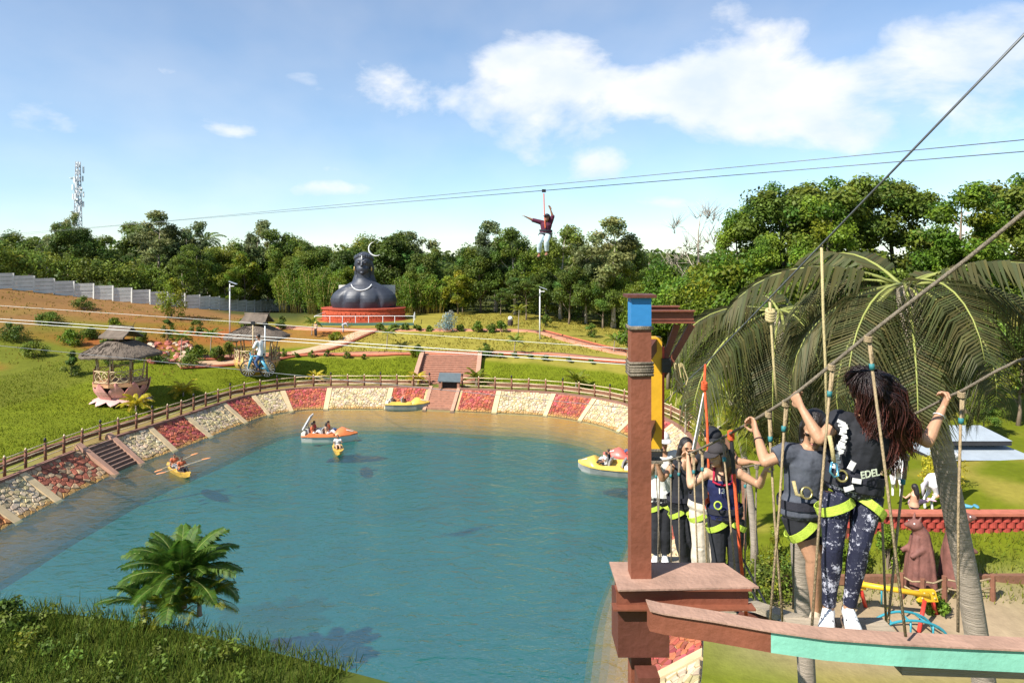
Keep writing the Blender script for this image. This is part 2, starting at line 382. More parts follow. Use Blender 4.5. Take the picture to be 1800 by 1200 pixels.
for i in range(3600):
    x, y = rng.uniform(-20, 15), rng.uniform(71.5, 92)
    if (y < 77.6 or y > 81.5) and not (-19 < x < -9 and y > 81): pts.append((x, y, zf(x, y)))
for i in range(900):
    x, y = rng.uniform(-58, -28), rng.uniform(60, 86); pts.append((x, y, zf(x, y)))
grass('dry_grass', 'rough dry yellow green grass on the slopes above the lawn', pts, .13, 3, (.23,.195,.03), .06)
pts = []
for i in range(1500):
    x, y = rng.uniform(7, 24), rng.uniform(23.6, 28); pts.append((x, y, zf(x, y)))
grass('slope_grass', 'short green grass on the slope under the red wall', pts, .16, 4, (.16,.19,.02), .018)
grass('bank_grass', 'tall green grass growing on the near bank around the palm', np.concatenate([band_pts(s_of(-18,23.3)-14, s_of(-18,23.3)+12, -.3, 7, 5200)]), .3, 6, (.085,.125,.014), .016, .2, .4)

# ---------------------------------------------------------------- water, bed
def ring_strip(name, prof, m, s0=0., s1=None, step=.5, smooth=True, parent=None):
    ss = np.arange(s0, (SLT if s1 is None else s1)+1e-6, step); b = MB(); rows = []
    for s in ss:
        p, n = shore(s); rows.append([p+n*t+Vector((0, 0, z)) for t, z in prof])
    if s1 is None: rows.append(rows[0])
    b.loft(rows, False, False); return b, rows
wm = bpy.data.materials.new('pond_water'); wm.use_nodes = True; t_ = wm.node_tree; N = t_.nodes; L = t_.links; N.clear()
o_ = N.new('ShaderNodeOutputMaterial'); fr = N.new('ShaderNodeFresnel'); fr.inputs[0].default_value = 1.33
gl = N.new('ShaderNodeBsdfGlossy'); gl.inputs['Roughness'].default_value = .06; gl.inputs['Color'].default_value = (.95,.95,.95,1)
tp = N.new('ShaderNodeBsdfTransparent'); tp.inputs[0].default_value = (.86,.90,.70,1)
df = N.new('ShaderNodeBsdfDiffuse'); df.inputs[0].default_value = (.002,.11,.135,1)
m1 = N.new('ShaderNodeMixShader'); m1.inputs[0].default_value = .24; m2 = N.new('ShaderNodeMixShader')
L.new(tp.outputs[0], m1.inputs[1]); L.new(df.outputs[0], m1.inputs[2]); fm = N.new('ShaderNodeMath'); fm.operation = 'MULTIPLY'; fm.inputs[1].default_value = .27; L.new(fr.outputs[0], fm.inputs[0]); L.new(fm.outputs[0], m2.inputs[0]); L.new(m1.outputs[0], m2.inputs[1]); L.new(gl.outputs[0], m2.inputs[2]); L.new(m2.outputs[0], o_.inputs[0])
tcw = N.new('ShaderNodeTexCoord'); hs_ = None
for sc, ds, amp, st in ((1.1, 2., .5, (1,1.5,1)), (4.2, 3., .5, (1,1.6,1)), (11., 2., .25, (1,1.3,1))):
    mp = N.new('ShaderNodeMapping'); mp.inputs['Scale'].default_value = st; mp.inputs['Rotation'].default_value = (0, 0, .3*sc); L.new(tcw.outputs['Object'], mp.inputs[0])
    w_ = N.new('ShaderNodeTexNoise'); w_.inputs['Scale'].default_value = sc; w_.inputs['Detail'].default_value = 3; w_.inputs['Distortion'].default_value = .6; L.new(mp.outputs[0], w_.inputs['Vector'])
    mu = N.new('ShaderNodeMath'); mu.operation = 'MULTIPLY_ADD'; L.new(w_.outputs['Fac'], mu.inputs[0]); mu.inputs[1].default_value = amp/sc
    if hs_ is None: mu.inputs[2].default_value = 0
    else: L.new(hs_, mu.inputs[2])
    hs_ = mu.outputs[0]
bp = N.new('ShaderNodeBump'); bp.inputs['Strength'].default_value = .3; bp.inputs['Distance'].default_value = 1; L.new(hs_, bp.inputs['Height'])
for n_ in (gl, fr, df): L.new(bp.outputs[0], n_.inputs['Normal'])
b = MB(); b.add([p-n*1.2 for p, n in (shore(s) for s in np.arange(0, SLT, 1.))], [tuple(range(len(np.arange(0, SLT, 1.))))][:1])
water = b.build('water', wm, None); water['kind'] = 'structure'; water['label'] = 'rippled teal pond water'
bedm = mat('pond_bed', (.002,.125,.155), .9, .2, .3, .2, 2)
b = MB(); ring = [shore(s) for s in np.arange(0, SLT, 1.)]; b.add([p-n*3.6+Vector((0,0,-1.75)) for p, n in ring], [tuple(range(len(ring)))])
bed = b.build('pond_bed', bedm); bed['kind'] = 'structure'; bed['label'] = 'deep bed of the pond'

# ---------------------------------------------------------------- embankment: sloping apron of stone panels
SR, SRZ = 2.0, ZB              # run and rise of the slope above the water
LOWER = (-4.0, -1.8)
emb = empty('embankment', (-8, 62, 0), 'stone faced sloping embankment with alternating red and cream panels round the pond', 'embankment')
cm = mat('apron_concrete', (.46,.33,.16), .9, .22, 1.2, .5, 30)
redm = mat('red_laterite_stone', (1,1,1), .9, .2, 6, .6, 40, attr='Col'); creamm = redm
bandm = mat('cream_mortar', (.56,.42,.24), .9, .15, 2, .4, 40); kerbm = mat('kerb_concrete', (.24,.12,.085), .85, .2, 2, .4, 30)
b, _ = ring_strip('x', [(-.05, ZB-.06), (-SR-.15, -.165)], cm); b.build('slope_base', cm, emb, True)
silt = mat('silt_depth_tint', (1,1,1), .95, .25, .8, .4, 10, attr='Col'); prof = [(lerp(-SR-.15, LOWER[0], q_/6), lerp(-.165, LOWER[1], q_/6)) for q_ in range(7)]
for q_ in range(6):        # ochre silt by the tide line, green lower down: water's light absorption painted in
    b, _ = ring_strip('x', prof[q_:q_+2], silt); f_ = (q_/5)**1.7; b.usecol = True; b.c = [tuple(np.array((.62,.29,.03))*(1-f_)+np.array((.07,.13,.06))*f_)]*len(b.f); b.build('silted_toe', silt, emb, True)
def onslope(s, w, h=0.):       # w metres down the slope from the top edge, h proud of it
    p, n = shore(s); k = w/math.hypot(SR, SRZ); q = p-n*(SR*k); q = Vector((q.x, q.y, ZB-SRZ*k))
    nn = Vector((-n.x*SRZ, -n.y*SRZ, SR)).normalized(); return q+nn*h
SLW = math.hypot(SR, SRZ)
def clip(poly, px, py, nx, ny):
    o = []; m = len(poly)
    for i in range(m):
        a, c = poly[i], poly[(i+1) % m]; da = (a[0]-px)*nx+(a[1]-py)*ny; dc = (c[0]-px)*nx+(c[1]-py)*ny
        if da <= 0: o.append(a)
        if da*dc < 0: t = da/(da-dc); o.append((a[0]+(c[0]-a[0])*t, a[1]+(c[1]-a[1])*t))
    return o
def cells(x0, x1, y0, y1, sz, jit=.42):
    nx, ny = max(1, round((x1-x0)/sz)), max(1, round((y1-y0)/sz)); hx, hy = (x1-x0)/nx, (y1-y0)/ny
    S_ = {(i, j): (x0+(i+.5+rng.uniform(-jit, jit))*hx, y0+(j+.5+rng.uniform(-jit, jit))*hy) for i in range(nx) for j in range(ny)}
    for (i, j), p in S_.items():
        poly = [(x0, y0), (x1, y0), (x1, y1), (x0, y1)]
        for a in range(-2, 3):
            for c in range(-2, 3):
                o = S_.get((i+a, j+c))
                if o and (a or c) and poly: dx, dy = o[0]-p[0], o[1]-p[1]; poly = clip(poly, (p[0]+o[0])/2, (p[1]+o[1])/2, dx, dy)
        if len(poly) >= 3:
            cx = sum(q[0] for q in poly)/len(poly); cy = sum(q[1] for q in poly)/len(poly); yield poly, cx, cy
def stone_panel(s0, s1, kind, sz=.25, w0=.06, w1=None):
    b = MB(); w1 = SLW+.12 if w1 is None else w1
    for poly, cx, cy in cells(s0, s1, w0, w1, sz*(1 if kind != 'mix' else 1.25), .46):
        ins = lambda f: [(cx+(x-cx)*f, cy+(y-cy)*f) for x, y in poly]
        h = rng.uniform(.02, .075)
        if kind == 'red': c = np.array((.40,.085,.052))*rng.uniform(.6, 1.35); c = c*np.array((1, rng.uniform(.8, 1.6), rng.uniform(.8, 1.7)))
        elif kind == 'mix': c = (np.array((.42,.13,.075)) if rng.random() < .6 else np.array((.50,.34,.20)))*rng.uniform(.55, 1.25)
        else: c = np.array((.60,.49,.31))*rng.uniform(.62, 1.18)*np.array((1, rng.uniform(.9, 1.04), rng.uniform(.75, 1.12)))
        wet = max(0, min(1, (cy-SLW+.35)/.35)); c = c*(1-wet)+np.array((.42,.24,.07))*wet*rng.uniform(.8, 1.1)   # ochre tide line of silt
        f0, f1 = rng.uniform(.84,.94), rng.uniform(.6, .78); n = len(poly)
        bot = [onslope(x, y, -.07) for x, y in ins(f0)]; mid = [onslope(x, y, h*.6) for x, y in ins(f0)]; top = [onslope(x, y, h+rng.uniform(-.01, .01)) for x, y in ins(f1)]
        fs = [(i, (i+1) % n, n+(i+1) % n, n+i) for i in range(n)]+[(n+i, n+(i+1) % n, 2*n+(i+1) % n, 2*n+i) for i in range(n)]+[tuple(2*n+i for i in range(n))]
        b.add(bot+mid+top, fs, tuple(np.clip(c, 0, 1)))
    o = b.build('stone_panel', redm, emb); o['kind'] = 'stuff'; return o
def band(s0, s1):
    b = MB(); rows = [[onslope(s, w, h) for w, h in ((-.0, -.05), (0, .075), (SLW+.25, .075), (SLW+.25, -.05))] for s in np.linspace(s0, s1, 3)]
    b.loft(rows, True, True); b.build('concrete_band', bandm, emb)
sp = s_px
stair_s = (sp(140,790)+.0, sp(140,790)+2.6)
cuts = [('red', s_of(-26,29), s_of(-26.2,34.3)), ('cream', s_of(-26.2,34.8), s_of(-26.1,37.4)),('mix', s_of(-26.1,37.9), stair_s[0]-.25), ('cream', stair_s[1]+.25, sp(255,752)), ('red', sp(255,752)+.5, sp(323,732)), ('cream', sp(323,732)+.5, sp(385,709)),
        ('red', sp(385,709)+.5, sp(436,694)), ('cream', sp(436,694)+.5, sp(487,684)), ('red', sp(487,684)+.5, sp(572,681)), ('cream', sp(572,681)+.5, sp(684,681)),
        ('red', sp(684,681)+.5, sp(750,682)), ('red', sp(812,684), sp(872,686)), ('cream', sp(872,686)+.5, sp(972,690)), ('red', sp(972,690)+.5, sp(1043,699)),
        ('cream', sp(1043,699)+.5, sp(1043,699)+5.2)]
s_ = cuts[-1][2]; kk = ['red', 'cream']
for i in range(9): cuts.append((kk[i % 2], s_+.5, s_+4.8)); s_ += 4.8
for kind, a, c in cuts:
    if c-a > .6: stone_panel(a, c, kind)
for (k0, a0, c0), (k1, a1, c1) in zip(cuts, cuts[1:]):
    if a1-c0 < .8: band(c0+.03, a1-.03)
# kerb along the top
b = MB(); rows = []
gap = (sp(752,682)+.1, sp(809,684)-.1)
for a, c in ((s_of(-26,26.5)+.2, stair_s[0]-.2), (stair_s[1]+.2, gap[0]), (gap[1], s_of(7.3,28))):
    b = MB(); b.loft([[shore(s)[0]+shore(s)[1]*t+Vector((0,0,z)) for t, z in ((-.12, ZB-.1), (-.12, ZB+.1), (.16, ZB+.1), (.16, ZB-.1))] for s in np.arange(a, c, .6)], True, True); b.build('kerb', kerbm, emb)
# low brown retaining kerb between the walk and the lawn
lwm = mat('low_wall_laterite', (.20,.095,.055), .9, .3, 3, .6, 25)
for a, c, lab in ((s_of(-26,26.5), sp(735,682)-.2, 'low brown laterite edging between the left lawn and the fenced walk'), (sp(842,685)+.3, s_of(7.3,28), 'low brown laterite edging under the lawn right of the broad stairs')):
    b = MB(); b.loft([[shore(s)[0]+shore(s)[1]*t+Vector((0,0,z)) for t, z in ((1.72, ZB-.1), (1.72, ZB+.26+.03*math.sin(s*3)), (1.95, ZB+.27+.03*math.sin(s*3)), (1.95, ZB-.1))] for s in np.arange(a, c, .5)], True, True)
    b.build('lawn_edging', lwm, None, label=lab, cat='low wall')

# ---------------------------------------------------------------- steps
stepm = mat('laterite_step', (.36,.175,.115), .9, .25, 3, .5, 25); sidem = mat('step_side', (.44,.25,.17), .9, .2, 2, .4, 25); dks = mat('dark_step', (.20,.125,.095), .9, .25, 3, .5, 25)
st = empty('stone_steps', shore(sum(stair_s)/2)[0], 'narrow flight of dark steps running down the bank into the water', 'steps')
n = 8
for i in range(n):
    w0, w1 = i*SLW/n, (i+1)*SLW/n
    zt = ZB-SRZ*i/n; b = MB(); s0, s1 = stair_s[0]+.28, stair_s[1]-.28
    def q(s, w, z): p, nn = shore(s); r = p-nn*(SR*w/SLW+.0); return Vector((r.x, r.y, z))
    b.loft([[q(s, w0-.12, zt-.4), q(s, w0-.12, zt), q(s, w1-.06, zt), q(s, w1-.06, zt-.4)] for s in (s0, (s0+s1)/2, s1)], True, True); b.build('step', dks if i % 1 == 0 else stepm, st)
for s0, s1 in ((stair_s[0]-.12, stair_s[0]+.26), (stair_s[1]-.26, stair_s[1]+.12)):
    b = MB(); b.loft([[onslope(s, w, h) for w, h in ((-.35, -.3), (-.35, .17), (SLW+.35, .17), (SLW+.35, -.3))] for s in (s0, (s0+s1)/2, s1)], True, True); b.build('side_wall', sidem, st)
# jetty steps in the middle of the far bank
st = empty('jetty_steps', shore((gap[0]+gap[1])/2)[0], 'pink laterite jetty steps dropping into the pond below the fence gap', 'steps')
n = 9
for i in range(n):
    w0, w1 = i*SLW/n, (i+1)*SLW/n; zt = ZB+.02-SRZ*i/n; b = MB()
    b.loft([[q(s, w0-.12, zt-.4), q(s, w0-.12, zt), q(s, w1-.03, zt), q(s, w1-.03, zt-.4)] for s in (gap[0]+.22, gap[1]-.22)], True, True); b.build('step', stepm, st)
for s0, s1 in ((gap[0]-.1, gap[0]+.2), (gap[1]-.2, gap[1]+.1)):
    b = MB(); b.loft([[onslope(s, w, h) for w, h in ((-.2, -.3), (-.2, .1), (SLW+.3, .1), (SLW+.3, -.3))] for s in (s0, s1)], True, True); b.build('side_wall', sidem, st)
# broad flight up to the terrace
st = empty('broad_stairs', (-6.0, 63.2, ZB), 'broad flight of laterite stairs climbing from the walk to the upper path', 'stairs')
n = 13; Y0, Y1, Z1 = 63.6, 69.4, 3.22
for i in range(n):
    y0 = lerp(Y0, Y1, i/n); z1 = lerp(ZB, Z1, (i+1)/n); b = MB()
    b.box((-6.0, (y0+Y1+.4)/2 if False else y0+.42, z1-.25), (5.3, .84, .5)); b.box((-6.0, y0+.03, z1-.03), (5.32, .1, .065)); b.build('step', stepm, st)
for x in (-8.85, -3.15):
    b = MB(); b.poly([(x-.2, Y0-.4, ZB-.2), (x-.2, Y0-.4, ZB+.45), (x-.2, Y1, Z1+.4), (x-.2, Y1+.5, Z1+.4), (x-.2, Y1+.5, ZB+.6)], (.4, 0, 0)); b.build('side_wall', sidem, st)

# ---------------------------------------------------------------- paths draped on the land
pathm = mat('laterite_path', (.46,.20,.115), .95, .22, 1.5, .5, 18); tanm = mat('sandy_path', (.50,.33,.20), .95, .18, 1.5, .5, 18); brickm = mat('path_kerb', (.36,.10,.05), .9, .25, 5, .4, 20)
def path(name, pts, w, m, label, up=.07, kerb=None):
    c = catmull(pts, .8, False); b = MB(); rows = []
    for i, p in enumerate(c):
        d = (c[min(i+1, len(c)-1)]-c[max(i-1, 0)]); d.z = 0; d.normalize(); nn = Vector((-d.y, d.x, 0)); r = []
        zz = 0; zs = {t: zf(p.x+nn.x*t, p.y+nn.y*t) for t in (-w/2, 0, w/2)}; zs[-w/2-.02] = zs[-w/2]; zs[w/2+.02] = zs[w/2]; zs[0] = max(zs[0], (zs[-w/2]+zs[w/2])/2)
        for t, dz in ((-w/2-.02, -.6), (-w/2, up), (0, up+.02), (w/2, up), (w/2+.02, -.6)): r.append(Vector((p.x+nn.x*t, p.y+nn.y*t, zs[t]+dz)))
        rows.append(r)
    b.loft(rows, False, False); o = b.build(name, m, None, True); o['kind'] = 'structure'; o['label'] = label
    if kerb:
        for t in kerb:
            b = MB(); b.tube([r[1].lerp(r[3], (t+1)/2)+Vector((0,0,.04)) for r in rows], .13, 4); b.build('path_kerb', brickm, o)
    return o
path('upper_path', [(-30,66),(-24,69.6),(-19,70.6),(-6,71),(3,70.8),(10,68.3),(17,65)], 1.7, pathm, 'orange laterite path along the top of the lawn', kerb=(-1,))
path('statue_path', [(-27,81),(-20,80.2),(-14,79.8),(-4,79.8),(3,79)], 1.7, pathm, 'orange path below the statue terrace')
path('diagonal_path', [(3,79),(7,75.8),(11.5,71.5),(16,68.5)], 1.7, pathm, 'orange diagonal path sloping down the mound', kerb=(1,))
path('sandy_path', [(-16,79.2),(-18,75),(-21.5,70.6),(-26,66.5),(-30,63)], 1.9, tanm, 'pale sandy path climbing from the thatched hut', kerb=(1,))
# ================================================================ trees and plants
barkm = mat('bark', (.20,.15,.105), .95, .35, 3, .8, 20, stretch=(1,1,.25)); palebark = mat('pale_bark', (.42,.36,.28), .9, .25, 3, .5, 20, stretch=(1,1,.25))
def leafmat(name, col, rnd=.18): return mat(name, col, .55, .12, 1.5, 0, attr='Col', trans=.42, spec=.3, rnd=rnd)
L_dark = leafmat('leaf_dark', (.105,.155,.024)); L_mid = leafmat('leaf_mid', (.15,.20,.026)); L_grey = leafmat('leaf_grey_green', (.16,.195,.07))
L_lime = leafmat('leaf_lime', (.20,.23,.016), .08); L_bright = leafmat('leaf_bright', (.145,.215,.018)); L_palm = leafmat('leaf_palm', (.085,.17,.02), .08); L_gold = leafmat('leaf_gold', (.50,.43,.03), .08)
L_blue = leafmat('leaf_blue', (.27,.36,.36), .05); L_oldpalm = leafmat('leaf_old_palm', (.095,.10,.036), .05)

def leaves(centers, radii, per, size, flat=.75, droop=.3, seed=0, cvar=.35, aspect=.5, hang=0.):
    """leaf faces spread through clumps; lighter towards a clump's top in hue only by random tint per leaf"""
    r = np.random.default_rng(seed); n = len(centers)*per
    c = np.repeat(np.array(centers), per, 0); R = np.repeat(np.array(radii), per)
    d = r.normal(size=(n, 3)); d /= np.linalg.norm(d, axis=1)[:,None]; rad = r.random(n)**.45
    p = c+d*(R*rad)[:,None]*np.array((1, 1, flat))
    nrm = d+r.normal(size=(n, 3))*.7+np.array((0, 0, .5)); nrm /= np.linalg.norm(nrm, axis=1)[:,None]
    a = r.normal(size=(n, 3)); a[:,2] -= hang*2; a -= nrm*(a*nrm).sum(1)[:,None]; a /= np.linalg.norm(a, axis=1)[:,None]+1e-9
    b = np.cross(nrm, a); s = size*r.uniform(.6, 1.4, n)[:,None]
    tip = p+a*s-np.array((0, 0, 1))*s*droop*.4; base_ = p-a*s*.6
    V = np.stack([base_, p+b*s*aspect, tip, p-b*s*aspect], 1).reshape(-1, 3); Fq = np.arange(n*4).reshape(-1, 4)
    cl = np.repeat(r.uniform(1-cvar, 1+cvar, len(centers)), per)*r.uniform(.7, 1.3, n)
    hue = np.repeat(r.normal(0, .12, len(centers)), per)
    cols = np.column_stack([cl*(1+hue), cl, cl*(1-hue*.5)])
    return V, Fq, np.clip(cols, .15, 2.2)

def branchy(h, tr, seed, fork=.42, nb=6, spread=.5, sub=3, lean=.06, up=.75, crown_w=None):
    """trunk plus limbs plus twigs; returns the mesh and the twig tips"""
    r = random.Random(seed); b = MB(); tips = []
    lx, ly = r.uniform(-lean, lean)*h, r.uniform(-lean, lean)*h
    path_ = [Vector((lx*t*t+r.uniform(-.012, .012)*h*(0 < t), ly*t*t+r.uniform(-.012, .012)*h*(0 < t), h*t*.92)) for t in (0, .15, .3, .5, .7, .88, 1)]
    b.tube(path_, [tr*1.5, tr, tr*.85, tr*.62, tr*.42, tr*.22, tr*.1], 7)
    def at(t): x = t*6; 
    def on(t):
        ts_ = (0, .15, .3, .5, .7, .88, 1)
        for i in range(6):
            if t <= ts_[i+1]: return path_[i].lerp(path_[i+1], (t-ts_[i])/(ts_[i+1]-ts_[i]))
        return path_[-1]
    tips.append((path_[-1], .8))
    for i in range(nb):
        t = lerp(fork, .95, (i+r.random()*.6)/nb); a = i*2.4+r.uniform(-.4, .4); p0 = on(t); L_ = h*spread*(1.05-t*.55)*r.uniform(.75, 1.15)
        d = Vector((math.cos(a), math.sin(a), up*r.uniform(.5, 1.3))).normalized(); p1 = p0+d*L_*.5; d2 = (d+Vector((0, 0, .35))).normalized(); p2 = p1+d2*L_*.5
        rr = tr*.42*(1.15-t); b.tube([p0, p1, p2], [rr, rr*.65, rr*.25], 5); tips.append((p2, 1.))
        for k in range(sub):
            q0 = p1.lerp(p2, r.random()*.8) if k else p1; aa = a+r.uniform(-1.3, 1.3)
            q1 = q0+Vector((math.cos(aa), math.sin(aa), r.uniform(-.1, .9))).normalized()*L_*r.uniform(.25, .5)
            b.tube([q0, q1], [rr*.4, rr*.12], 4); tips.append((q1, .8))
    return b, tips
def make_tree(name, label, h, seed, lm, tr=None, fork=.4, nb=7, spread=.42, sub=3, cr=.13, per=110, size=.28, flat=.75, bark=None, extra=10, cat='tree', **kw):
    root = empty(name, (0, 0, 0), label, cat)
    b, tips = branchy(h, tr or h*.018, seed, fork, nb, spread, sub, **kw); b.build('trunk', bark or barkm, root, True)
    r = random.Random(seed+1); cs = [tuple(p) for p, k in tips]; rs = [h*cr*k*r.uniform(.7, 1.25) for p, k in tips]
    for i in range(extra):
        j, k = r.randrange(len(cs)), r.randrange(len(cs)); q_ = Vector(cs[j]).lerp(Vector(cs[k]), r.uniform(.2, .5)); cs.append(tuple(q_+Vector((r.gauss(0, .02*h), r.gauss(0, .02*h), r.gauss(0, .02*h))))); rs.append(h*cr*r.uniform(.6, 1))
    V, Fq, C_ = leaves(cs, rs, per, size, flat, seed=seed); np_mesh('crown', V, Fq, lm, C_, root); return root

# prototypes, each used at its first place and copied on
PROTO = {}
def proto(key, fn): PROTO[key] = [fn, None, 0]
proto('airy', lambda: make_tree('airy_tree', 'x', 12, 11, L_grey, fork=.38, nb=9, spread=.34, sub=4, cr=.095, per=150, size=.19, bark=palebark, extra=6))
proto('airy2', lambda: make_tree('airy_tree', 'x', 12, 23, L_mid, fork=.3, nb=10, spread=.36, sub=4, cr=.1, per=160, size=.18, bark=palebark, extra=8))
proto('dense', lambda: make_tree('dense_tree', 'x', 10, 31, L_dark, fork=.22, nb=10, spread=.46, sub=4, cr=.145, per=220, size=.19, extra=20))
proto('dense2', lambda: make_tree('dense_tree', 'x', 10, 37, L_mid, fork=.2, nb=11, spread=.48, sub=4, cr=.145, per=220, size=.18, extra=22))
proto('bushy', lambda: make_tree('bushy_tree', 'x', 7, 41, L_bright, fork=.12, nb=11, spread=.5, sub=4, cr=.14, per=240, size=.125, extra=24))
proto('lime', lambda: make_tree('lime_tree', 'x', 8, 47, L_lime, fork=.15, nb=10, spread=.46, sub=4, cr=.13, per=110, size=.2, extra=14))
proto('umbrella', lambda: make_tree('spreading_tree', 'x', 9, 53, L_dark, fork=.4, nb=10, spread=.62, sub=4, cr=.12, per=120, size=.2, flat=.45, up=.35, extra=16))
proto('tall', lambda: make_tree('tall_tree', 'x', 16, 59, L_mid, fork=.25, nb=14, spread=.24, sub=5, cr=.07, per=260, size=.15, extra=34))
proto('tall2', lambda: make_tree('tall_tree', 'x', 16, 67, L_bright, fork=.2, nb=14, spread=.22, sub=5, cr=.065, per=260, size=.14, extra=34))
PH = dict(airy=12, airy2=12, dense=10, dense2=10, bushy=7, lime=8, umbrella=9, tall=16, tall2=16)
def plant(key, x, y, h, label, group=None, w=1., rot=None, z=None, name=None):
    fn, o, k = PROTO[key]
    if o is None: o = PROTO[key][1] = fn(); c = o
    else: c = copy_tree(o)
    s = h/PH[key]; c.location = (x, y, (zf(x, y) if z is None else z)-.08); c.scale = (s*w, s*w, s); c.rotation_euler = (0, 0, rng.uniform(0, 6.28) if rot is None else rot)
    c['label'] = label
    if group: c['group'] = group
    elif 'group' in c: del c['group']
    return c
def plant_px(key, u, vtop, d, label, group=None, w=1., rot=None):
    x = (u-900)/F*d; z0 = zf(x, d); return plant(key, x, d, CAMZ-(vtop-HZ)/F*d-z0, label, group, w, rot)
KL = dict(airy='grey green airy tree with a pale trunk in the wood behind the pond park', airy2='mid green feathery tree with a pale trunk in the wood behind the pond park', dense='dark dense round tree in the wood behind the pond park',
          dense2='mid green dense round tree in the wood behind the pond park', bushy='bright green bushy low tree at the edge of the wood', lime='yellow green tree among the darker wood', umbrella='dark spreading flat topped tree in the wood', tall='tall mid green tree on the right bank', tall2='tall bright green tree on the right bank')
GW = 'trees of the wood behind the park'
skyline = [(-60,405),(0,400),(115,392),(160,412),(230,422),(275,382),(330,398),(400,428),(455,398),(500,404),(560,428),(620,424),(690,414),(740,414),(790,438),(830,436),(870,398),(905,402),(950,424),(985,400),(1020,424),(1075,396),(1120,424),(1160,458),(1240,452),(1330,440)]
def zone(u, d):
    if d < 70: w = 'behind the third hut' if u < 1200 else 'beside the leafless tree' if u < 1320 else 'behind the dark drooping palm' if u < 1450 else 'behind the leaning palm' if u < 1600 else 'behind the pavilion' if u < 1740 else 'beyond the pavilion'; return ('low on the right bank ' if d < 43 else 'on the right bank ')+w
    w = 'behind the high end of the concrete wall' if u < 250 else 'behind the low end of the concrete wall' if u < 500 else 'behind the bamboo left of the statue' if u < 600 else 'behind the giant bust' if u < 720 else 'behind the bamboo right of the statue' if u < 860 else 'behind the lamp post on the mound' if u < 1000 else 'behind the right end of the mound' if u < 1130 else 'beyond the bright bushes'
    return ('front row ' if d < 99 else 'middle row ' if d < 120 else 'back row ')+w
KN = dict(airy='grey green airy tree', airy2='mid green feathery tree', dense='dark dense round tree', dense2='mid green dense round tree', bushy='bright green bushy tree', lime='yellow green tree', umbrella='dark flat topped tree', tall='tall mid green tree', tall2='tall bright green tree')
# named trees of the photograph
for key, u, v, d, w, lab in [('airy',278,378,104,1.1,'tallest grey green tree rising over the wood behind the concrete wall'),('airy',330,394,106,1.,None),('airy',455,392,112,.8,'slim pale trunked tree beside the bamboo at the end of the concrete wall'),('airy2',505,404,110,1.,None),
        ('dense',690,410,104,1.1,'dark round tree rising behind the crescent of the statue'),('airy',742,412,106,1.,None),('dense2',650,424,112,1.,None),('dense',560,428,112,1.,None),('dense2',530,440,106,.9,None),
        ('airy',872,393,98,1.1,None),('airy2',905,402,94,.9,None),('airy2',985,396,92,.95,'feathery tree just right of the zip line rider'),('airy',1030,425,90,.8,None),('airy',1078,391,88,1.15,'broad feathery tree with bare lower trunk at the right end of the mound'),('airy2',1110,425,88,.7,None),
        ('lime',805,478,93,1.05,'yellow green leafy tree standing right of the statue at the wood edge'),('umbrella',925,486,88,1.,'dark flat topped tree behind the grassy mound'),('umbrella',880,505,92,.8,None),('umbrella',200,448,100,1.1,'dark spreading tree behind the concrete wall'),('bushy',260,470,98,1.1,None),
        ('dense',130,395,96,.9,None),('airy',120,378,102,.6,'thin topped tree in front of the lattice mast'),('dense2',165,412,104,1.,None),('bushy',215,472,95,1.2,None),('lime',430,450,104,.8,'yellow green tree at the wood edge above the wall end'),('airy2',350,430,100,1.,None),('dense2',385,432,106,1.,None),('bushy',395,478,100,1.,None),
        ('airy2',320,440,97,.9,None),('dense',610,436,100,.9,None),('bushy',600,470,98,.9,None),('dense',745,440,98,.8,None),('dense2',845,440,96,.9,None),('dense',1000,470,88,.9,None),('dense2',1060,480,87,.9,None),('dense',960,475,92,.8,None)]:
    plant_px(key, u, v, d, lab or KN[key]+', '+zone(u, d), None if lab else GW, w)
def fill(row_d, du, drop, seed, u0=-160, u1=1260):
    r = random.Random(seed); u = u0
    while u < u1:
        v = ipol(u, skyline)+drop+r.uniform(0, 24); key = r.choice(['airy','airy2','dense','dense2','dense','airy2','bushy'] if drop > 14 else ['airy','airy2','dense','dense2']); d = row_d+r.uniform(-4, 4)
        if not (row_d < 99 and (u < 560 or 560 < u < 720)): plant_px(key, u, v, d, KN[key]+', '+zone(u, d), GW, r.uniform(.9, 1.25))
        u += du*r.uniform(.7, 1.3)
fill(128, 52, 6, 1); fill(112, 62, 20, 2); fill(97, 70, 48, 3)
# undergrowth at the wood edge: one mass
cs, rs = [], []; r = random.Random(5)
for u in range(-150, 1150, 9):
    if u < 520: p = WL[0].lerp(WL[-1], 0); d = ipol(u, [(w[0], w[2]) for w in wall_px])+r.uniform(2.5, 6)
    elif u < 585: d = 101+r.uniform(0, 5)
    elif u < 700: d = 97+r.uniform(0, 4)
    else: d = ipol(u, [(700,97),(860,97),(950,93),(1093,87),(1200,84)])+r.uniform(0, 3)
    x = (u-900)/F*d
    for k in range(4): cs.append((x+r.uniform(-.6, .6), d+r.uniform(-.5, 3), zf(x, d)+r.uniform(.3, 4.2 if u < 560 or u > 790 else 2.4))); rs.append(r.uniform(.7, 1.6))
V, Fq, C_ = leaves(cs, rs, 90, .2, .9, seed=8); o = np_mesh('undergrowth', V, Fq, L_mid, C_); tag(o, 'tangled green undergrowth along the edge of the wood', 'undergrowth', kind='stuff')
# far wood: one mass on the horizon
cs, rs = [], []
for k in range(900):
    a = r.uniform(-1.0, 1.0); d = r.uniform(150, 330); x = d*math.tan(a*.85); cs.append((x, d, zf(x, d)+r.uniform(2, 8.5))); rs.append(r.uniform(2.2, 4.2))
V, Fq, C_ = leaves(cs, rs, 60, .85, .9, seed=9); o = np_mesh('far_wood', V, Fq, L_dark, C_); tag(o, 'far green wood along the skyline', 'wood', kind='stuff')

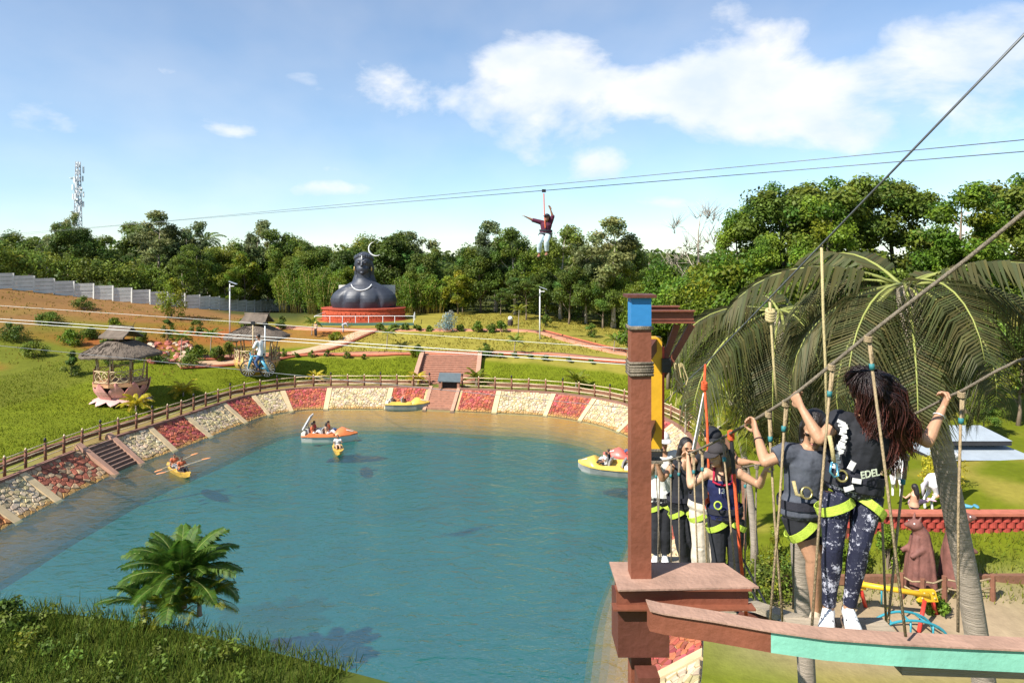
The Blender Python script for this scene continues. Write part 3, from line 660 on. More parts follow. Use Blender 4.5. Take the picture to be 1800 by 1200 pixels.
# bamboo behind the statue
bam = mat('bamboo_cane', (.42,.33,.10), .6, .25, 6, .2)
def bamboo(x, y, h, seed, n=14):
    r = random.Random(seed); root = empty('bamboo_clump', (x, y, zf(x, y)), 'x', 'bamboo', 'bamboo clumps at the wood edge'); cs = []
    for i in range(n):
        a = r.uniform(0, 6.28); o0 = Vector((x+math.cos(a)*r.uniform(.1, .9), y+math.sin(a)*r.uniform(.1, .6), zf(x, y))); hh = h*r.uniform(.6, 1.05); out_ = Vector((math.cos(a), math.sin(a), 0))*hh*r.uniform(.08, .3)
        pt = [o0, o0+out_*.15+Vector((0,0,hh*.4)), o0+out_*.5+Vector((0,0,hh*.75)), o0+out_+Vector((0,0,hh))]
        b = MB(); b.tube(pt, [.05,.045,.035,.012], 5); b.build('cane', bam, root, True)
        for t in (.4, .6, .8, 1.): cs.append(tuple(pt[1].lerp(pt[3], (t-.4)/.6)-Vector((x, y, zf(x, y)))))
    V, Fq, C_ = leaves(cs, [h*.13]*len(cs), 40, .2, 1.0, seed=seed, aspect=.22, hang=.5); np_mesh('foliage', V, Fq, L_bright, C_, root); return root
for i, (u, d, h) in enumerate([(520,100,6),(548,97,6.2),(572,95,5.2),(710,95,4.6),(728,94,4.6),(750,95,4.4),(770,95,4.2),(500,103,6)]):
    o = bamboo((u-900)/F*d, d, h, 100+i); o['label'] = 'yellow stemmed bamboo clump left of the statue' if u < 600 else 'yellow stemmed bamboo clump right of the statue'

# bare tree on the right
root = empty('bare_tree', (0, 0, 0), 'leafless grey tree standing against the sky beside the tall trees', 'tree')
b, tips = branchy(12, .2, 77, .3, 12, .3, 5, up=1.2)
rr_ = random.Random(3)
for p, k in tips:
    for i in range(5):
        e = p+Vector((rr_.gauss(0, .5), rr_.gauss(0, .5), rr_.uniform(.2, 1.1))); b.tube([p-Vector((0,0,.2)), e], [.02, .006], 3)
b.build('trunk', palebark, root, True); x = (1222-900)/F*62; root.location = (x, 62, zf(x, 62)); hh = CAMZ-(352-HZ)/F*62-zf(x, 62); root.scale = (hh/12,)*3

# right bank: tall trees and bright bushes
GR = 'tall trees on the right bank'
for key, u, v, d, w, lab in [('tall',1385,296,50,1.05,'tallest leafy tree beside the bare tree on the right bank'),('tall2',1305,350,52,.75,'tall light green tree next to the bare tree'),('tall',1475,285,48,1.1,None),('tall2',1440,335,46,.9,None),('tall',1580,290,50,1.1,None),('tall2',1690,310,44,1.,None),('tall',1800,280,48,1.1,None),('tall',1890,290,44,1.1,None),
        ('tall2',1355,400,47,.8,None),('bushy',1175,482,58,.85,'bright bush below the bare tree'),('bushy',1235,468,56,1.,None),('bushy',1300,475,50,1.,None),('lime',1255,474,54,.7,'yellow green bushy tree among the bright bushes on the right bank'),('bushy',1350,480,46,1.,None),('dense2',1410,470,44,.9,None),
        ('bushy',1140,505,62,.8,None),('dense2',1225,570,50,.6,None),('bushy',1275,575,46,.8,None),('dense2',1340,590,44,.7,None),('bushy',1450,560,42,1.,None),('dense2',1540,540,42,.9,None),('bushy',1620,560,44,1.,None),('dense2',1700,540,42,1.,None),('dense',1790,560,40,.9,None),
        ('airy2',1205,580,46,.5,'feathery light green tree on the right bank behind the rope bridge'),('airy2',1262,600,40,.5,None),('bushy',1560,740,38,.8,None),('bushy',1480,700,39,.8,None),('dense2',1730,690,38,.9,None),('bushy',1410,720,40,.8,None),('dense2',1360,690,42,.8,None),('bushy',1650,700,44,.8,None)]:
    plant_px(key, u, v, d, lab or KN[key]+' '+zone(u, d), None if lab else 'trees on the right bank', w)

# ---------------------------------------------------------------- palms
def frond(b, base_, az_, el0, L_, droop, nl=26, lw=.05, ll=.55, twist=0., rach=None, hang=.35, r=random, sec=9):
    """one palm leaf: arching rachis and two ranks of leaflets (b leaflets, rach rachis mesh)"""
    d = Vector((math.cos(az_), math.sin(az_), 0)); pts = []; p = Vector(base_); e = el0
    for i in range(sec+1):
        pts.append(p.copy()); p = p+(d*math.cos(e)+Vector((0, 0, math.sin(e))))*(L_/sec); e -= droop/sec*(.6+.8*i/sec)
    side0 = Vector((-d.y, d.x, 0))
    if rach is not None: rach.tube(pts, [.028*L_/2.5*(1-.85*i/sec) for i in range(sec+1)], 5)
    for i in range(nl):
        t = .14+.86*i/(nl-1); x = t*sec; k = min(int(x), sec-1); q0 = pts[k].lerp(pts[k+1], x-k); tg = (pts[k+1]-pts[k]).normalized()
        l = ll*L_/2.5*(math.sin(PI*(.18+.75*t))**.7)*r.uniform(.85, 1.1)
        for sgn in (-1, 1):
            s_ = side0*sgn; up_ = tg.cross(s_)*sgn
            dr = (tg*.55+s_*.85+Vector((0,0,.25-hang*.5))).normalized(); m_ = q0+dr*l*.5; e_ = q0+dr*l+Vector((0,0,-1))*l*hang*r.uniform(.7, 1.4)
            wv = tg*(lw*L_/2.5*.5); wv2 = Vector((0, 0, 1))*lw*.25
            b.add([q0-wv*.5, q0+wv*.5, m_+wv+wv2, e_, m_-wv], [(0, 1, 2, 4), (4, 2, 3)], tuple(np.array((1., 1., 1.))*r.uniform(.65, 1.3)*np.array((r.uniform(.85, 1.25), 1, 1))))
def palm(name, loc, h, label, lm, n=14, L_=2.2, seed=1, trunk_r=.1, lean=(0, 0), droop=1.3, el=(.2, 1.35), nl=24, ll=.55, lw=.06, hang=.35, group=None, ringed=True, cat='palm tree', solo=False):
    r = random.Random(seed); loc = Vector(loc); root = empty(name, loc, label, cat, group)
    b = MB(); pts = [loc+Vector((lean[0]*t*t, lean[1]*t*t, h*t)) for t in np.linspace(0, 1, 8)]
    b.tube(pts, [trunk_r*(1.35 if i == 0 else 1.08-.3*i/7) for i in range(8)], 9)
    b.build('trunk', MATS.get('palm_trunk') or mat('palm_trunk', (.30,.25,.20), .95, .3, 4, .9, 12, stretch=(.6,.6,9)), root, True)
    top = pts[-1]
    for i in range(n):
        a = i*2.399+r.uniform(-.2, .2); e = lerp(el[0], el[1], (i/(n-1))) if n > 1 else el[1]
        fb, rb = MB(), MB(); frond(fb, top+Vector((math.cos(a), math.sin(a), .3))*trunk_r*.5, a, e, L_*r.uniform(.85, 1.1), droop*r.uniform(.8, 1.15), nl, lw, ll, rach=rb, hang=hang, r=r)
        fo = fb.build('frond', lm, root); rb.build('rachis', MATS.get('rachis') or mat('rachis', (.26,.28,.07), .6, .2, 3, 0), fo, True)
    return root
# crown on the near bank, lower left
palm('areca_palm', (-10.9, 23.2, ZB), .95, 'bushy green palm with arching fronds on the near bank of the pond', L_palm, 34, 1.95, 5, .13, (0, 0), 1.25, (.1, 1.45), 40, .70, .085, .3)
for i, (x, y, lm, sc, lab) in enumerate([(-10.1,22.7,L_lime,1.,'small yellow green palm at the foot of the bushy near bank palm'),(-11.9,22.7,L_palm,1.,'low dark green palm beside the bushy near bank palm'),(-10.9,22.3,L_lime,.8,'tiny lime palm in front of the bushy near bank palm')]):
    palm('areca_palm', (x, y, ZB), .35*sc, lab, lm, 16, 1.3*sc, 60+i, .08, (0, 0), 1.2, (.25, 1.35), 26, .62, .085, .3)
# golden palms along the walk
for i, (u, v, sc) in enumerate([(230,722,1.),(315,697,1.),(551,668,.75),(731,672,.85),(837,672,.95),(1014,679,1.05)]):
    g = G(u, v+6, ZB+.1)
    lab = ['golden palm by the fence in front of the lotus hut','golden palm by the fence between the two thatched huts','faint golden palm by the fence halfway to the broad stairs','golden palm at the left foot of the broad stairs','golden palm at the right foot of the broad stairs','large golden palm by the fence on the right lawn'][i]
    palm('golden_palm', (g.x, g.y+.7, ZB+.05), .55*sc, lab, L_gold if i < 4 else L_lime, 18, 1.35*sc, 30+i, .07, (0,0), 1.5, (.2, 1.35), 20, .62, .12, .4, group='golden palms along the walk')
# young palms on the slopes
for i, (u, v, h, lab) in enumerate([(680,612,1.5,'young green palm on the dry slope below the statue'),(904,625,1.3,'young green palm on the dry slope right of the broad stairs'),(911,587,2.6,'slim yellow palm on the mound beside the lamp post'),(1079,620,1.2,'young palm on the orange path at the third hut'),(370,628,2.0,'slim palm beside the pile of stones'),(548,590,1.3,'young palm by the orange path left of the statue rail'),(318,630,1.8,'slim palm in front of the pile of stones')]):
    g = gp(u, v); palm('young_palm', g, h, lab, L_bright if i != 2 else L_lime, 13, 1.15, 50+i, .05, (.1, 0), 1.4, (.1, 1.3), 18, .6, .12, .45, group='young palms on the slopes')
# distant coconut palms over the wood
for i, (u, v, d) in enumerate([(358,416,118),(1137,455,105),(1160,452,150)]):
    x = (u-900)/F*d; z0 = zf(x, d); palm('coconut_palm', (x, d, z0), CAMZ-(v-HZ)/F*d-z0-.6, 'distant coconut palm over the wood behind the wall' if i == 0 else 'distant coconut palm above the bright bushes', L_dark, 13, 3.2, 70+i, .17, (.4, 0), 1.5, (-.2, 1.2), 18, .6, .12, .5, group='distant coconut palms')

# ---------------------------------------------------------------- shrubs
def shrub(name, loc, w, h, label, lm, seed, group=None, n=16, size=.09, per=70, cat='shrub', cone=False):
    loc = Vector(loc); root = empty(name, loc, label, cat, group); r = random.Random(seed); cs, rs = [], []
    b = MB()
    for i in range(n):
        t = r.random(); a = r.uniform(0, 6.28); z = h*(.12+.85*t); k = (1-t)*.9+.08 if cone else math.sin(PI*(.25+.7*t)); rad = w/2*k*math.sqrt(r.random()); c = Vector((math.cos(a)*rad, math.sin(a)*rad, z)); cs.append(tuple(c)); rs.append(w*.24*(k*.6+.4))
        if i < 7: b.tube([loc, loc+c*.6, loc+c], [.03, .018, .006], 4)
    b.build('stem', barkm, root); V, Fq, C_ = leaves(cs, rs, per, size, .9, seed=seed); np_mesh('foliage', V, Fq, lm, C_, root); return root
shr = [(787,583,2.5,2.4,L_blue,'round silvery blue palm shrub on the terrace path','agave'),(302,560,3.2,4.6,L_lime,'yellow green small tree in front of the concrete wall','tree'),(126,660,1.5,2.2,L_dark,'dark conical shrub on the lawn edge left of the lotus hut','shrub'),(190,645,1.7,2.6,L_dark,'dark shrub behind the lotus hut','shrub'),(293,600,1.4,2.2,L_dark,'dark clipped shrub below the yellow green small tree','shrub'),(406,632,1.4,2.6,L_mid,'leafy upright shrub left of the second hut','shrub'),
       (495,579,1.4,1.5,L_dark,'round dark shrub on the orange bank right of the second hut roof','shrub'),(147,543,2.2,1.4,L_dark,'low dark shrub on the brown slope under the wall','shrub'),(713,581,1.0,.8,L_mid,None,0),(693,582,1.0,.8,L_mid,None,0),(668,582,.9,.8,L_mid,None,0),(733,582,.9,.7,L_mid,None,0),(754,583,.8,.6,L_mid,None,0),(811,583,1.,.8,L_mid,None,0),(840,584,1.3,1.2,L_bright,None,0),(864,584,1.1,1.,L_mid,None,0),(881,584,1.3,1.3,L_bright,None,0),
       (735,629,1.3,1.2,L_lime,'yellow green bush at the top left of the broad stairs','shrub'),(852,628,1.6,1.3,L_mid,'green bush at the top right of the broad stairs','shrub'),(590,598,1.4,.8,L_lime,'low lime bush on the dry slope','shrub'),(660,563,2.2,.5,L_lime,'bright yellow flower bed behind the white rail','flower bed'),(345,590,1.3,1.7,L_dark,'dark bush by the orange cutting','shrub'),(270,640,2.2,.9,L_mid,'low green plants on the lawn edge behind the lotus hut','shrub'),(340,645,2.4,.9,L_mid,'low green plants on the lawn edge below the stone pile','shrub'),(960,575,1.3,1.5,L_mid,None,0),(1040,592,1.5,1.5,L_mid,None,0)]
for i, (u, v, w, h, lm, lab, cat) in enumerate(shr):
    g = gp(u, v); shrub('shrub' if cat in (0, 'shrub') else cat.replace(' ', '_'), g, w, h, lab or 'small round shrub in the row along the statue path', lm, 200+i, None if lab else 'shrubs along the statue path', 16 if w < 3 else 34, .1 if h < 3 else .13, 80, cat or 'shrub', cone=(i == 2))
# border plants beside the upper path
r = random.Random(14)
for i in range(13):
    u = (480, 497, 520, 548, 575, 610, 640, 880, 905, 930, 960, 1000, 1040)[i]; d = 69.3-(.012*(u-880) if u > 880 else 0); x = (u-900)/F*d
    shrub('border_plant', (x, d, zf(x, d)), r.uniform(.5, 1.1), r.uniform(.35, .8), 'small border plant at the top edge of the lawn', L_mid, 300+i, 'border plants on the lawn edge', 8, .09, 45)
for i in range(9):
    u = 720+0*i; p, n = shore(s_of(-20, 23.5)+r.uniform(-6, 14)); p = p+n*r.uniform(.5, 3.5)
    shrub('bank_shrub', (p.x, p.y, ZB), r.uniform(.8, 1.6), r.uniform(.5, 1.2), 'low leafy shrub growing on the near grassy bank', L_mid, 330+i, 'shrubs on the near bank', 14, .08, 80)
for i, (u, v, w, h, lm, lab) in enumerate([(1361,1012,.9,1.7,L_lime,'pointed yellow green conifer by the hedge on the playground'),(1330,1050,2.0,1.0,L_mid,'leafy hedge bush left of the pointed conifer'),(1400,1040,2.4,1.1,L_mid,'leafy hedge bush behind the child in orange'),(1290,1060,2.2,1.0,L_mid,'leafy hedge bush under the rope bridge platform'),(1655,858,1.8,1.7,L_gold,'golden feathery shrub below the dark pavilion'),(1560,1010,.8,1.6,L_bright,'small green sapling by the swing frame'),(1500,1010,1.2,.8,L_bright,'low bush at the edge of the sandy playground'),(1640,1075,.9,.5,L_bright,'weedy tuft beside the blue climbing hoops')]):
    g = gp(u, v); shrub('shrub', g, w, h, lab, lm, 400+i, None, 22, .07, 90, 'shrub', cone=(i == 0))

# leafy ground cover on the near bank
cs, rs = [], []; q_ = band_pts(s_of(-18,23.3)-12, s_of(-18,23.3)+11, .2, 6, 170)
for x, y, z in q_: cs.append((x, y, ZB+rng.uniform(.05, .35))); rs.append(rng.uniform(.2, .5))
V, Fq, C_ = leaves(cs, rs, 70, .075, .8, seed=12); o = np_mesh('ground_cover', V, Fq, L_mid, C_); tag(o, 'leafy ground cover on the near bank of the pond', 'ground cover', kind='stuff')

for i, (u, v, w, h, lm, lab) in enumerate([(122,607,2.2,1.4,L_bright,'bright leafy bush on the slope behind the lotus hut roof'),(158,596,1.8,1.0,L_mid,'low bush on the slope above the lotus hut'),(60,628,2.0,1.3,L_mid,'rounded bush on the open lawn left of the conical shrub'),(20,600,2.4,1.6,L_dark,'dark bush on the far left slope'),(245,604,1.6,1.2,L_mid,'leafy bush beside the boulder heap'),(345,628,2.0,1.1,L_bright,'bright bush at the right foot of the boulder heap'),(383,634,1.4,1.3,L_mid,'leafy bush between the boulder heap and the second hut'),(85,570,2.4,1.0,L_mid,'spreading bush on the brown slope below the wall'),(200,575,1.6,.9,L_lime,'lime bush on the orange slope above the boulder heap'),(430,575,1.4,1.0,L_mid,'leafy bush behind the second hut roof')]):
    shrub('shrub', gp(u, v), w, h, lab, lm, 440+i, None, 24, .1, 90)
# ================================================================ people: one continuous skin mesh, clothes and hair as its children
skinm = mat('skin', (.43,.235,.14), .5, .08, 8, .12, 60, spec=.4); skin2 = mat('skin_brown', (.29,.145,.085), .5, .08, 8, .12, 60); skin3 = mat('skin_light', (.52,.30,.19), .5, .08, 8, .12, 60)
hairm = mat('hair_black', (.018,.014,.013), .42, .2, 20, .5, 90, stretch=(1,1,.2)); whm = mat('white_cloth', (.72,.71,.69), .85, .06, 5, .4, 14); blk = mat('black_cloth', (.016,.017,.022), .85, .25, 6, .35, 14)
eyem = mat('eye_dark', (.03,.02,.015), .2, .1, 5, 0); lipm = mat('lip', (.34,.12,.10), .5, .1, 9, 0)
def cloth(name, col, var=.12, scale=6., rough=.85): return mat(name, col, rough, var, scale, .45, 13, spec=.2)
def remesh(o, vox, it=4, wrinkle=0., wscale=.09):
    m = o.modifiers.new('join', 'REMESH'); m.mode = 'VOXEL'; m.voxel_size = vox; m.use_smooth_shade = True
    s = o.modifiers.new('relax', 'SMOOTH'); s.factor = .5; s.iterations = it
    if wrinkle:
        t = bpy.data.textures.get('folds%g' % wscale) or bpy.data.textures.new('folds%g' % wscale, 'CLOUDS'); t.noise_scale = wscale; t.noise_depth = 2
        d = o.modifiers.new('folds', 'DISPLACE'); d.texture = t; d.strength = wrinkle; d.mid_level = .5; d.texture_coords = 'LOCAL'
    return o
def oval(c, x, y, w, d, n=14): return [c+x*(w*math.cos(a))+y*(d*math.sin(a)) for a in (2*PI*k/n for k in range(n))]
TORSO = [(-.16,.06,.06),(-.08,.135,.10),(.03,.172,.122),(.16,.165,.118),(.36,.130,.096),(.55,.140,.107),(.74,.160,.117),(.88,.152,.098),(.97,.10,.072),(1.04,.056,.056)]
def torso_rings(J, k, t0=-.2, t1=1.1, infl=0., shape=None, hipw=1., waist=1., chest=1.):
    sp0, sp1 = J['pelvis'], J['neck']; mid = J.get('waist', sp0.lerp(sp1, .4)); hx = (J['hip_b']-J['hip_a']).normalized(); sx_ = (J['sh_b']-J['sh_a']).normalized(); rings = []
    ts_ = [q for q in TORSO if t0 <= q[0] <= t1]
    def interp(t):
        for a, c in zip(TORSO, TORSO[1:]):
            if a[0] <= t <= c[0]: f = (t-a[0])/(c[0]-a[0]); return tuple(lerp(a[i], c[i], f) for i in range(3))
        return TORSO[0] if t < 0 else TORSO[-1]
    st_ = sorted(set([interp(max(t0, -.16))]+ts_+[interp(min(t1, 1.04))]))
    for t, w, d in st_:
        a = sp0.lerp(mid, t/.4) if t < .4 else mid.lerp(sp1, (t-.4)/.6)
        ax = (mid-sp0 if t < .4 else sp1-mid).normalized(); x = hx.lerp(sx_, min(1, max(0, t))).normalized(); x = (x-ax*x.dot(ax)).normalized(); y = ax.cross(x)
        g = hipw if t < .25 else waist if t < .5 else chest
        rings.append(oval(a, x, y, (w*g+infl)*k, (d*g**.5+infl)*k, 16))
    return rings
def limb(b, pts, rs, k, n=10, infl=0.):
    b.tube(pts, [(r+infl)*k for r in rs], n)
ARM_U = ((0,.050),(.35,.047),(.75,.040),(1,.037)); ARM_L = ((0,.038),(.25,.040),(.65,.031),(1,.024)); LEG_U = ((0,.088),(.3,.084),(.7,.064),(1,.054)); LEG_L = ((0,.053),(.28,.057),(.65,.042),(1,.034))
def seg(a, c, prof, f0=0., f1=1.):
    ts_ = [f0]+[t for t, r in prof if f0 < t < f1]+[f1]; return [a.lerp(c, t) for t in ts_], [ipol(t, prof) for t in ts_]
def hand(b, wr, p, axis, k, nrm, curl=(.9, 2.0, 2.9), spread=0., thumb=-1):
    p = p.normalized(); a = (axis-p*axis.dot(p)); a = a.normalized() if a.length > 1e-4 else frame(p)[0]; n = p.cross(a)
    if n.dot(nrm) < 0: n = -n
    b.loft([oval(wr+p*(t*k), a, n, w*k, h*k, 10) for t, w, h in ((-.02,.024,.021),(.02,.030,.019),(.055,.040,.017),(.085,.041,.015),(.095,.036,.010))])
    for i in range(4):
        f = i-1.5; q_ = wr+(p*.088+a*(f*.0205))*k; L_ = (.92, 1.05, 1., .8)[i]; d0 = (p+a*f*spread)
        pts = [q_-p*.02*k, q_]; 
        for l, c in zip((.036, .026, .022), curl): q_ = q_+(d0*math.cos(c)+n*math.sin(c)).normalized()*(l*L_*k); pts.append(q_)
        b.tube(pts, [.0105*k,.0105*k,.0098*k,.0088*k,.007*k], 7)
    q_ = wr+(p*.025+a*(.026*thumb))*k; pts = [q_]; 
    for l, v in ((.04, p*.7+a*thumb*.75+n*.35), (.032, p*.85+a*thumb*.1+n*(.75 if curl[1] > 1 else .2)), (.026, p*.5-a*thumb*.45*(curl[1] > 1)+n*(.8 if curl[1] > 1 else .1))): q_ = q_+v.normalized()*l*k; pts.append(q_)
    b.tube(pts, [.0145*k,.0125*k,.0105*k,.0085*k], 7)
def head_rot(face, up=(0,0,1)):
    f = Vector(face).normalized(); r_ = f.cross(Vector(up)).normalized(); u_ = r_.cross(f); return Matrix((r_, f, u_)).transposed()
def shoe(root, heel, toe, k, m, solem, near=False, stripes=None, up=Vector((0,0,1))):
    d = (toe-heel); L_ = d.length; d.normalize(); x = d.cross(up).normalized(); u_ = x.cross(d)
    b = MB(); prof = [(-.02,.022,.045,.03),(.0,.032,.085,.045),(.16,.036,.094,.05),(.33,.036,.088,.048),(.5,.042,.062,.033),(.72,.046,.046,.024),(.9,.036,.036,.02),(1.0,.014,.022,.014)]
    for_r = []
    for t, w, h, c in prof:
        o_ = heel+d*(t*L_); r_ = []
        for j in range(12):
            a = 2*PI*j/12; r_.append(o_+x*(w*k*math.cos(a))+u_*((h*k/2)*(math.sin(a))+h*k/2+.014*k))
        for_r.append(r_)
    b.loft(for_r); so = b.build('shoe', m, root, True)
    b = MB(); b.loft([[heel+d*(t*L_)+x*(w*1.1*k*sx_)+u_*z for sx_, z in ((-1, 0), (1, 0), (1, .022*k), (-1, .022*k))] for t, w, h, c in prof]); b.build('sole', solem, so)
    if stripes:
        for t in (.32, .41, .50):
            for sx_ in (-1, 1):
                b = MB(); w = .038*k; a0 = heel+d*((t-.05)*L_)+x*(w*1.02*sx_)+u_*.028*k; a1 = heel+d*((t+.03)*L_)+x*(w*.72*sx_)+u_*(.072-.03*(t-.32))*k; b.beam(a0, a1, .011*k, .008*k, up=x); b.build('stripe', stripes, so)
        for t in (.3,.38,.46,.54):
            b = MB(); c_ = heel+d*(t*L_)+u_*((.1-.1*(t-.3))*k); b.beam(c_-x*.018*k, c_+x*.018*k, .008*k, .006*k); b.build('lace', whm, so)
    return so
def person(name, label, J, face, skin=None, vox=.02, k=1., top=None, bottom=None, hair=None, shoes=None, hands=None, cap=None, extra=None, detail=False, hipw=1., waist=1., chest=1., group=None, hup=(0,0,1)):
    """J: joints in world space (a, b = the two sides). top=(mat, t0, sleeve, inflation[, t1]), bottom=(mat, reach, inflation, flare), hair=(mat, style), shoes=(mat, sole[, stripes])"""
    J = {q: Vector(v) for q, v in J.items()}; skin = skin or skinm
    root_loc = J['pelvis'].copy(); root_loc.z = min(v.z for v in J.values())-.04*k
    root = empty(name, root_loc, label, 'person', group)
    R_ = head_rot(face, hup); H = J['head']; fwd = R_.col[1]
    b = MB(); b.loft(torso_rings(J, k, hipw=hipw, waist=waist, chest=chest))
    nb = J['neck']; b.tube([nb-(nb-J['pelvis']).normalized()*.04*k, nb.lerp(H, .45), H-R_@Vector((0, .005, .03))*k], [.058*k,.05*k,.05*k], 10)
    b.ell(H+R_@Vector((0,-.008,.018))*k, (.077*k,.098*k,.102*k), R_, 16, 12); b.ell(H+R_@Vector((0,.03,-.055))*k, (.056*k,.062*k,.066*k), R_, 14, 10)
    if vox < .016:
        b.tube([H+R_@Vector((0,.088,.022))*k, H+R_@Vector((0,.112,-.024))*k, H+R_@Vector((0,.090,-.032))*k], [.010*k,.016*k,.008*k], 8)
        b.ell(H+R_@Vector((0,.086,-.058))*k, (.024*k,.014*k,.011*k), R_, 10, 6); b.ell(H+R_@Vector((0,.080,-.098))*k, (.024*k,.018*k,.018*k), R_, 10, 6)
        for sx_ in (-1, 1):
            b.ell(H+R_@Vector((sx_*.078,-.005,-.008))*k, (.010*k,.022*k,.032*k), R_, 10, 6); b.ell(H+R_@Vector((sx_*.034,.082,.03))*k, (.026*k,.016*k,.009*k), R_, 8, 6)
    for s_ in 'ab':
        sh, e, w_ = J['sh_'+s_], J['el_'+s_], J['wr_'+s_]; inn = J['neck'].lerp(sh, .35)
        b.tube([inn-(J['neck']-J['pelvis']).normalized()*.035*k, sh], [.06*k, .054*k], 10); b.ell(sh, (.056*k,)*3, None, 10, 8)
        limb(b, *seg(sh, e, ARM_U), k); limb(b, *seg(e, w_, ARM_L), k); b.ell(e, (.037*k,)*3, None, 8, 6)
        hd = (hands or {}).get(s_)
        if hd: hand(b, w_, hd.get('dir', w_-e), hd['axis'], k, hd.get('n', Vector((0,-1,0))), hd.get('curl', (.9, 2., 2.9)), hd.get('spread', 0), hd.get('thumb', -1))
        else: hand(b, w_, w_-e, Vector((0,0,1)).cross(w_-e)+Vector((.01,.02,0)), k, fwd, (.25,.5,.7), .06, 1)
        hp, kn, an = J['hip_'+s_], J['kn_'+s_], J['an_'+s_]
        limb(b, *seg(hp, kn, LEG_U), k*hipw**.5); limb(b, *seg(kn, an, LEG_L), k); b.ell(kn, (.054*k,)*3, None, 8, 6)
        toe = J.get('toe_'+s_, an+fwd*.16*k-Vector((0,0,.05*k))); b.tube([an, an-Vector((0,0,.05*k))] if shoes else [an, an+(toe-an)*.3-Vector((0,0,.02*k)), toe], [.034*k,.03*k] if shoes else [.036*k,.035*k,.022*k], 8)
    body = remesh(b.build('body', skin, root, True), vox, 3)
    if top:
        m, t0, slv, infl = top[:4]; t1 = top[4] if len(top) > 4 else .965; b = MB(); b.loft(torso_rings(J, k, t0, t1, infl, hipw=hipw, waist=waist, chest=chest))
        for s_ in 'ab':
            sh, e, w_ = J['sh_'+s_], J['el_'+s_], J['wr_'+s_]
            if slv > 0:
                inn = J['neck'].lerp(sh, .45); b.tube([inn-(J['neck']-J['pelvis']).normalized()*.045*k, sh], [(.062+infl)*k, (.058+infl)*k], 10); b.ell(sh, ((.058+infl)*k,)*3, None, 10, 8)
                p_, r_ = seg(sh, e, ARM_U, 0, min(1, slv)); limb(b, p_, r_, k, 12, infl+.006)
                if slv > 1: p_, r_ = seg(e, w_, ARM_L, 0, slv-1); limb(b, p_, r_, k, 12, infl+.006); b.ell(e, ((.04+infl)*k,)*3, None, 8, 6)
        remesh(b.build('shirt', m, root, True), vox, 2, .012*k if vox < .016 else 0)
    if bottom:
        m, reach, infl, flare = bottom; b = MB(); b.loft(torso_rings(J, k, -.16, .26, infl, hipw=hipw, waist=waist, chest=chest))
        for s_ in 'ab':
            hp, kn, an = J['hip_'+s_], J['kn_'+s_], J['an_'+s_]; p_, r_ = seg(hp, kn, LEG_U, 0, min(1, reach)); limb(b, p_, [r+flare*.25*i/len(r_) for i, r in enumerate(r_)], k*hipw**.5, 12, infl)
            if reach > 1: p_, r_ = seg(kn, an, LEG_L, 0, reach-1); limb(b, p_, [r+flare*(.25+.75*i/(len(r_)-1)) for i, r in enumerate(r_)], k, 12, infl); b.ell(kn, ((.055+infl)*k,)*3, None, 8, 6)
        remesh(b.build('trousers', m, root, True), vox, 2, .012*k if (vox < .016 and flare > .005) else 0)
    if shoes:
        for s_ in 'ab':
            an = J['an_'+s_]; toe = J.get('toe_'+s_, an+fwd*.16*k-Vector((0,0,.06*k))); d = (toe-an); d.z = 0
            if d.length < .02: d = Vector((fwd.x, fwd.y, 0))
            d.normalize(); ks = k*(1.12 if len(shoes) > 2 else 1); h = Vector((an.x, an.y, an.z-.095*k))-d*.055*k; shoe(root, h, h+d*.27*ks, ks, shoes[0], shoes[1], vox < .016, shoes[2] if len(shoes) > 2 else None)
    if hair and hair[1] != 'none':
        b = MB(); m, style = hair[:2]
        b.ell(H+R_@Vector((0,-.022,.032))*k, (.085*k,.100*k,.100*k), R_, 16, 10)
        if style in ('long', 'tail'):
            for i in range(14):
                a = lerp(-1.6, 1.6, i/13); s0 = H+R_@Vector((math.sin(a)*.078, -math.cos(a)*.085, .02))*k; L_ = (.36 if style == 'long' else .2)*k; b.tube([s0, s0+R_@Vector((math.sin(a)*.02, -.03*math.cos(a), -.12))*k, s0+R_@Vector((math.sin(a)*.012, -.015, 0))*k-Vector((0,0,L_))], [.026*k,.028*k,.008*k], 6)
        remesh(b.build('hair', m, root, True), max(vox, .009), 1)
    if cap:
        m = cap[0]; b = MB(); rings = []
        for t, r_ in ((0,1.06),(.25,1.07),(.5,.98),(.75,.74),(.93,.4),(1,.12)): rings.append([H+R_@Vector((math.cos(a)*.085*r_, math.sin(a)*.104*r_-.004, .035+t*.092))*k for a in (2*PI*j/18 for j in range(18))])
        b.loft(rings); co_ = b.build('cap', m, root, True); b = MB(); n_ = 9; up_, lo_ = [], []
        for j in range(n_): a = lerp(.35, PI-.35, j/(n_-1)); up_.append(H+R_@Vector((math.cos(a)*.082, math.sin(a)*.1, .045))*k); lo_.append(H+R_@Vector((math.cos(a)*.092, .075+math.sin(a)*.105, .03-.012*math.sin(a)))*k)
        b.loft([up_, lo_, [q_-R_@Vector((0,0,.007))*k for q_ in lo_], [q_-R_@Vector((0,0,.007))*k for q_ in up_]], False, False); b.build('peak', m, co_, True)
    if detail:
        for sx_ in (-1, 1):
            b = MB(); b.ell(H+R_@Vector((sx_*.033,.086,.012))*k, (.014*k,.009*k,.0065*k), R_, 10, 6); b.build('eye', eyem, root, True)
            b = MB(); b.tube([H+R_@Vector((sx_*.016,.099,.034))*k, H+R_@Vector((sx_*.034,.096,.040))*k, H+R_@Vector((sx_*.052,.082,.034))*k], [.004*k,.005*k,.003*k], 5); b.build('eyebrow', hairm, root, True)
        b = MB(); b.ell(H+R_@Vector((0,.096,-.06))*k, (.022*k,.008*k,.007*k), R_, 10, 6); b.build('lips', lipm, root, True)
    return root, J, R_

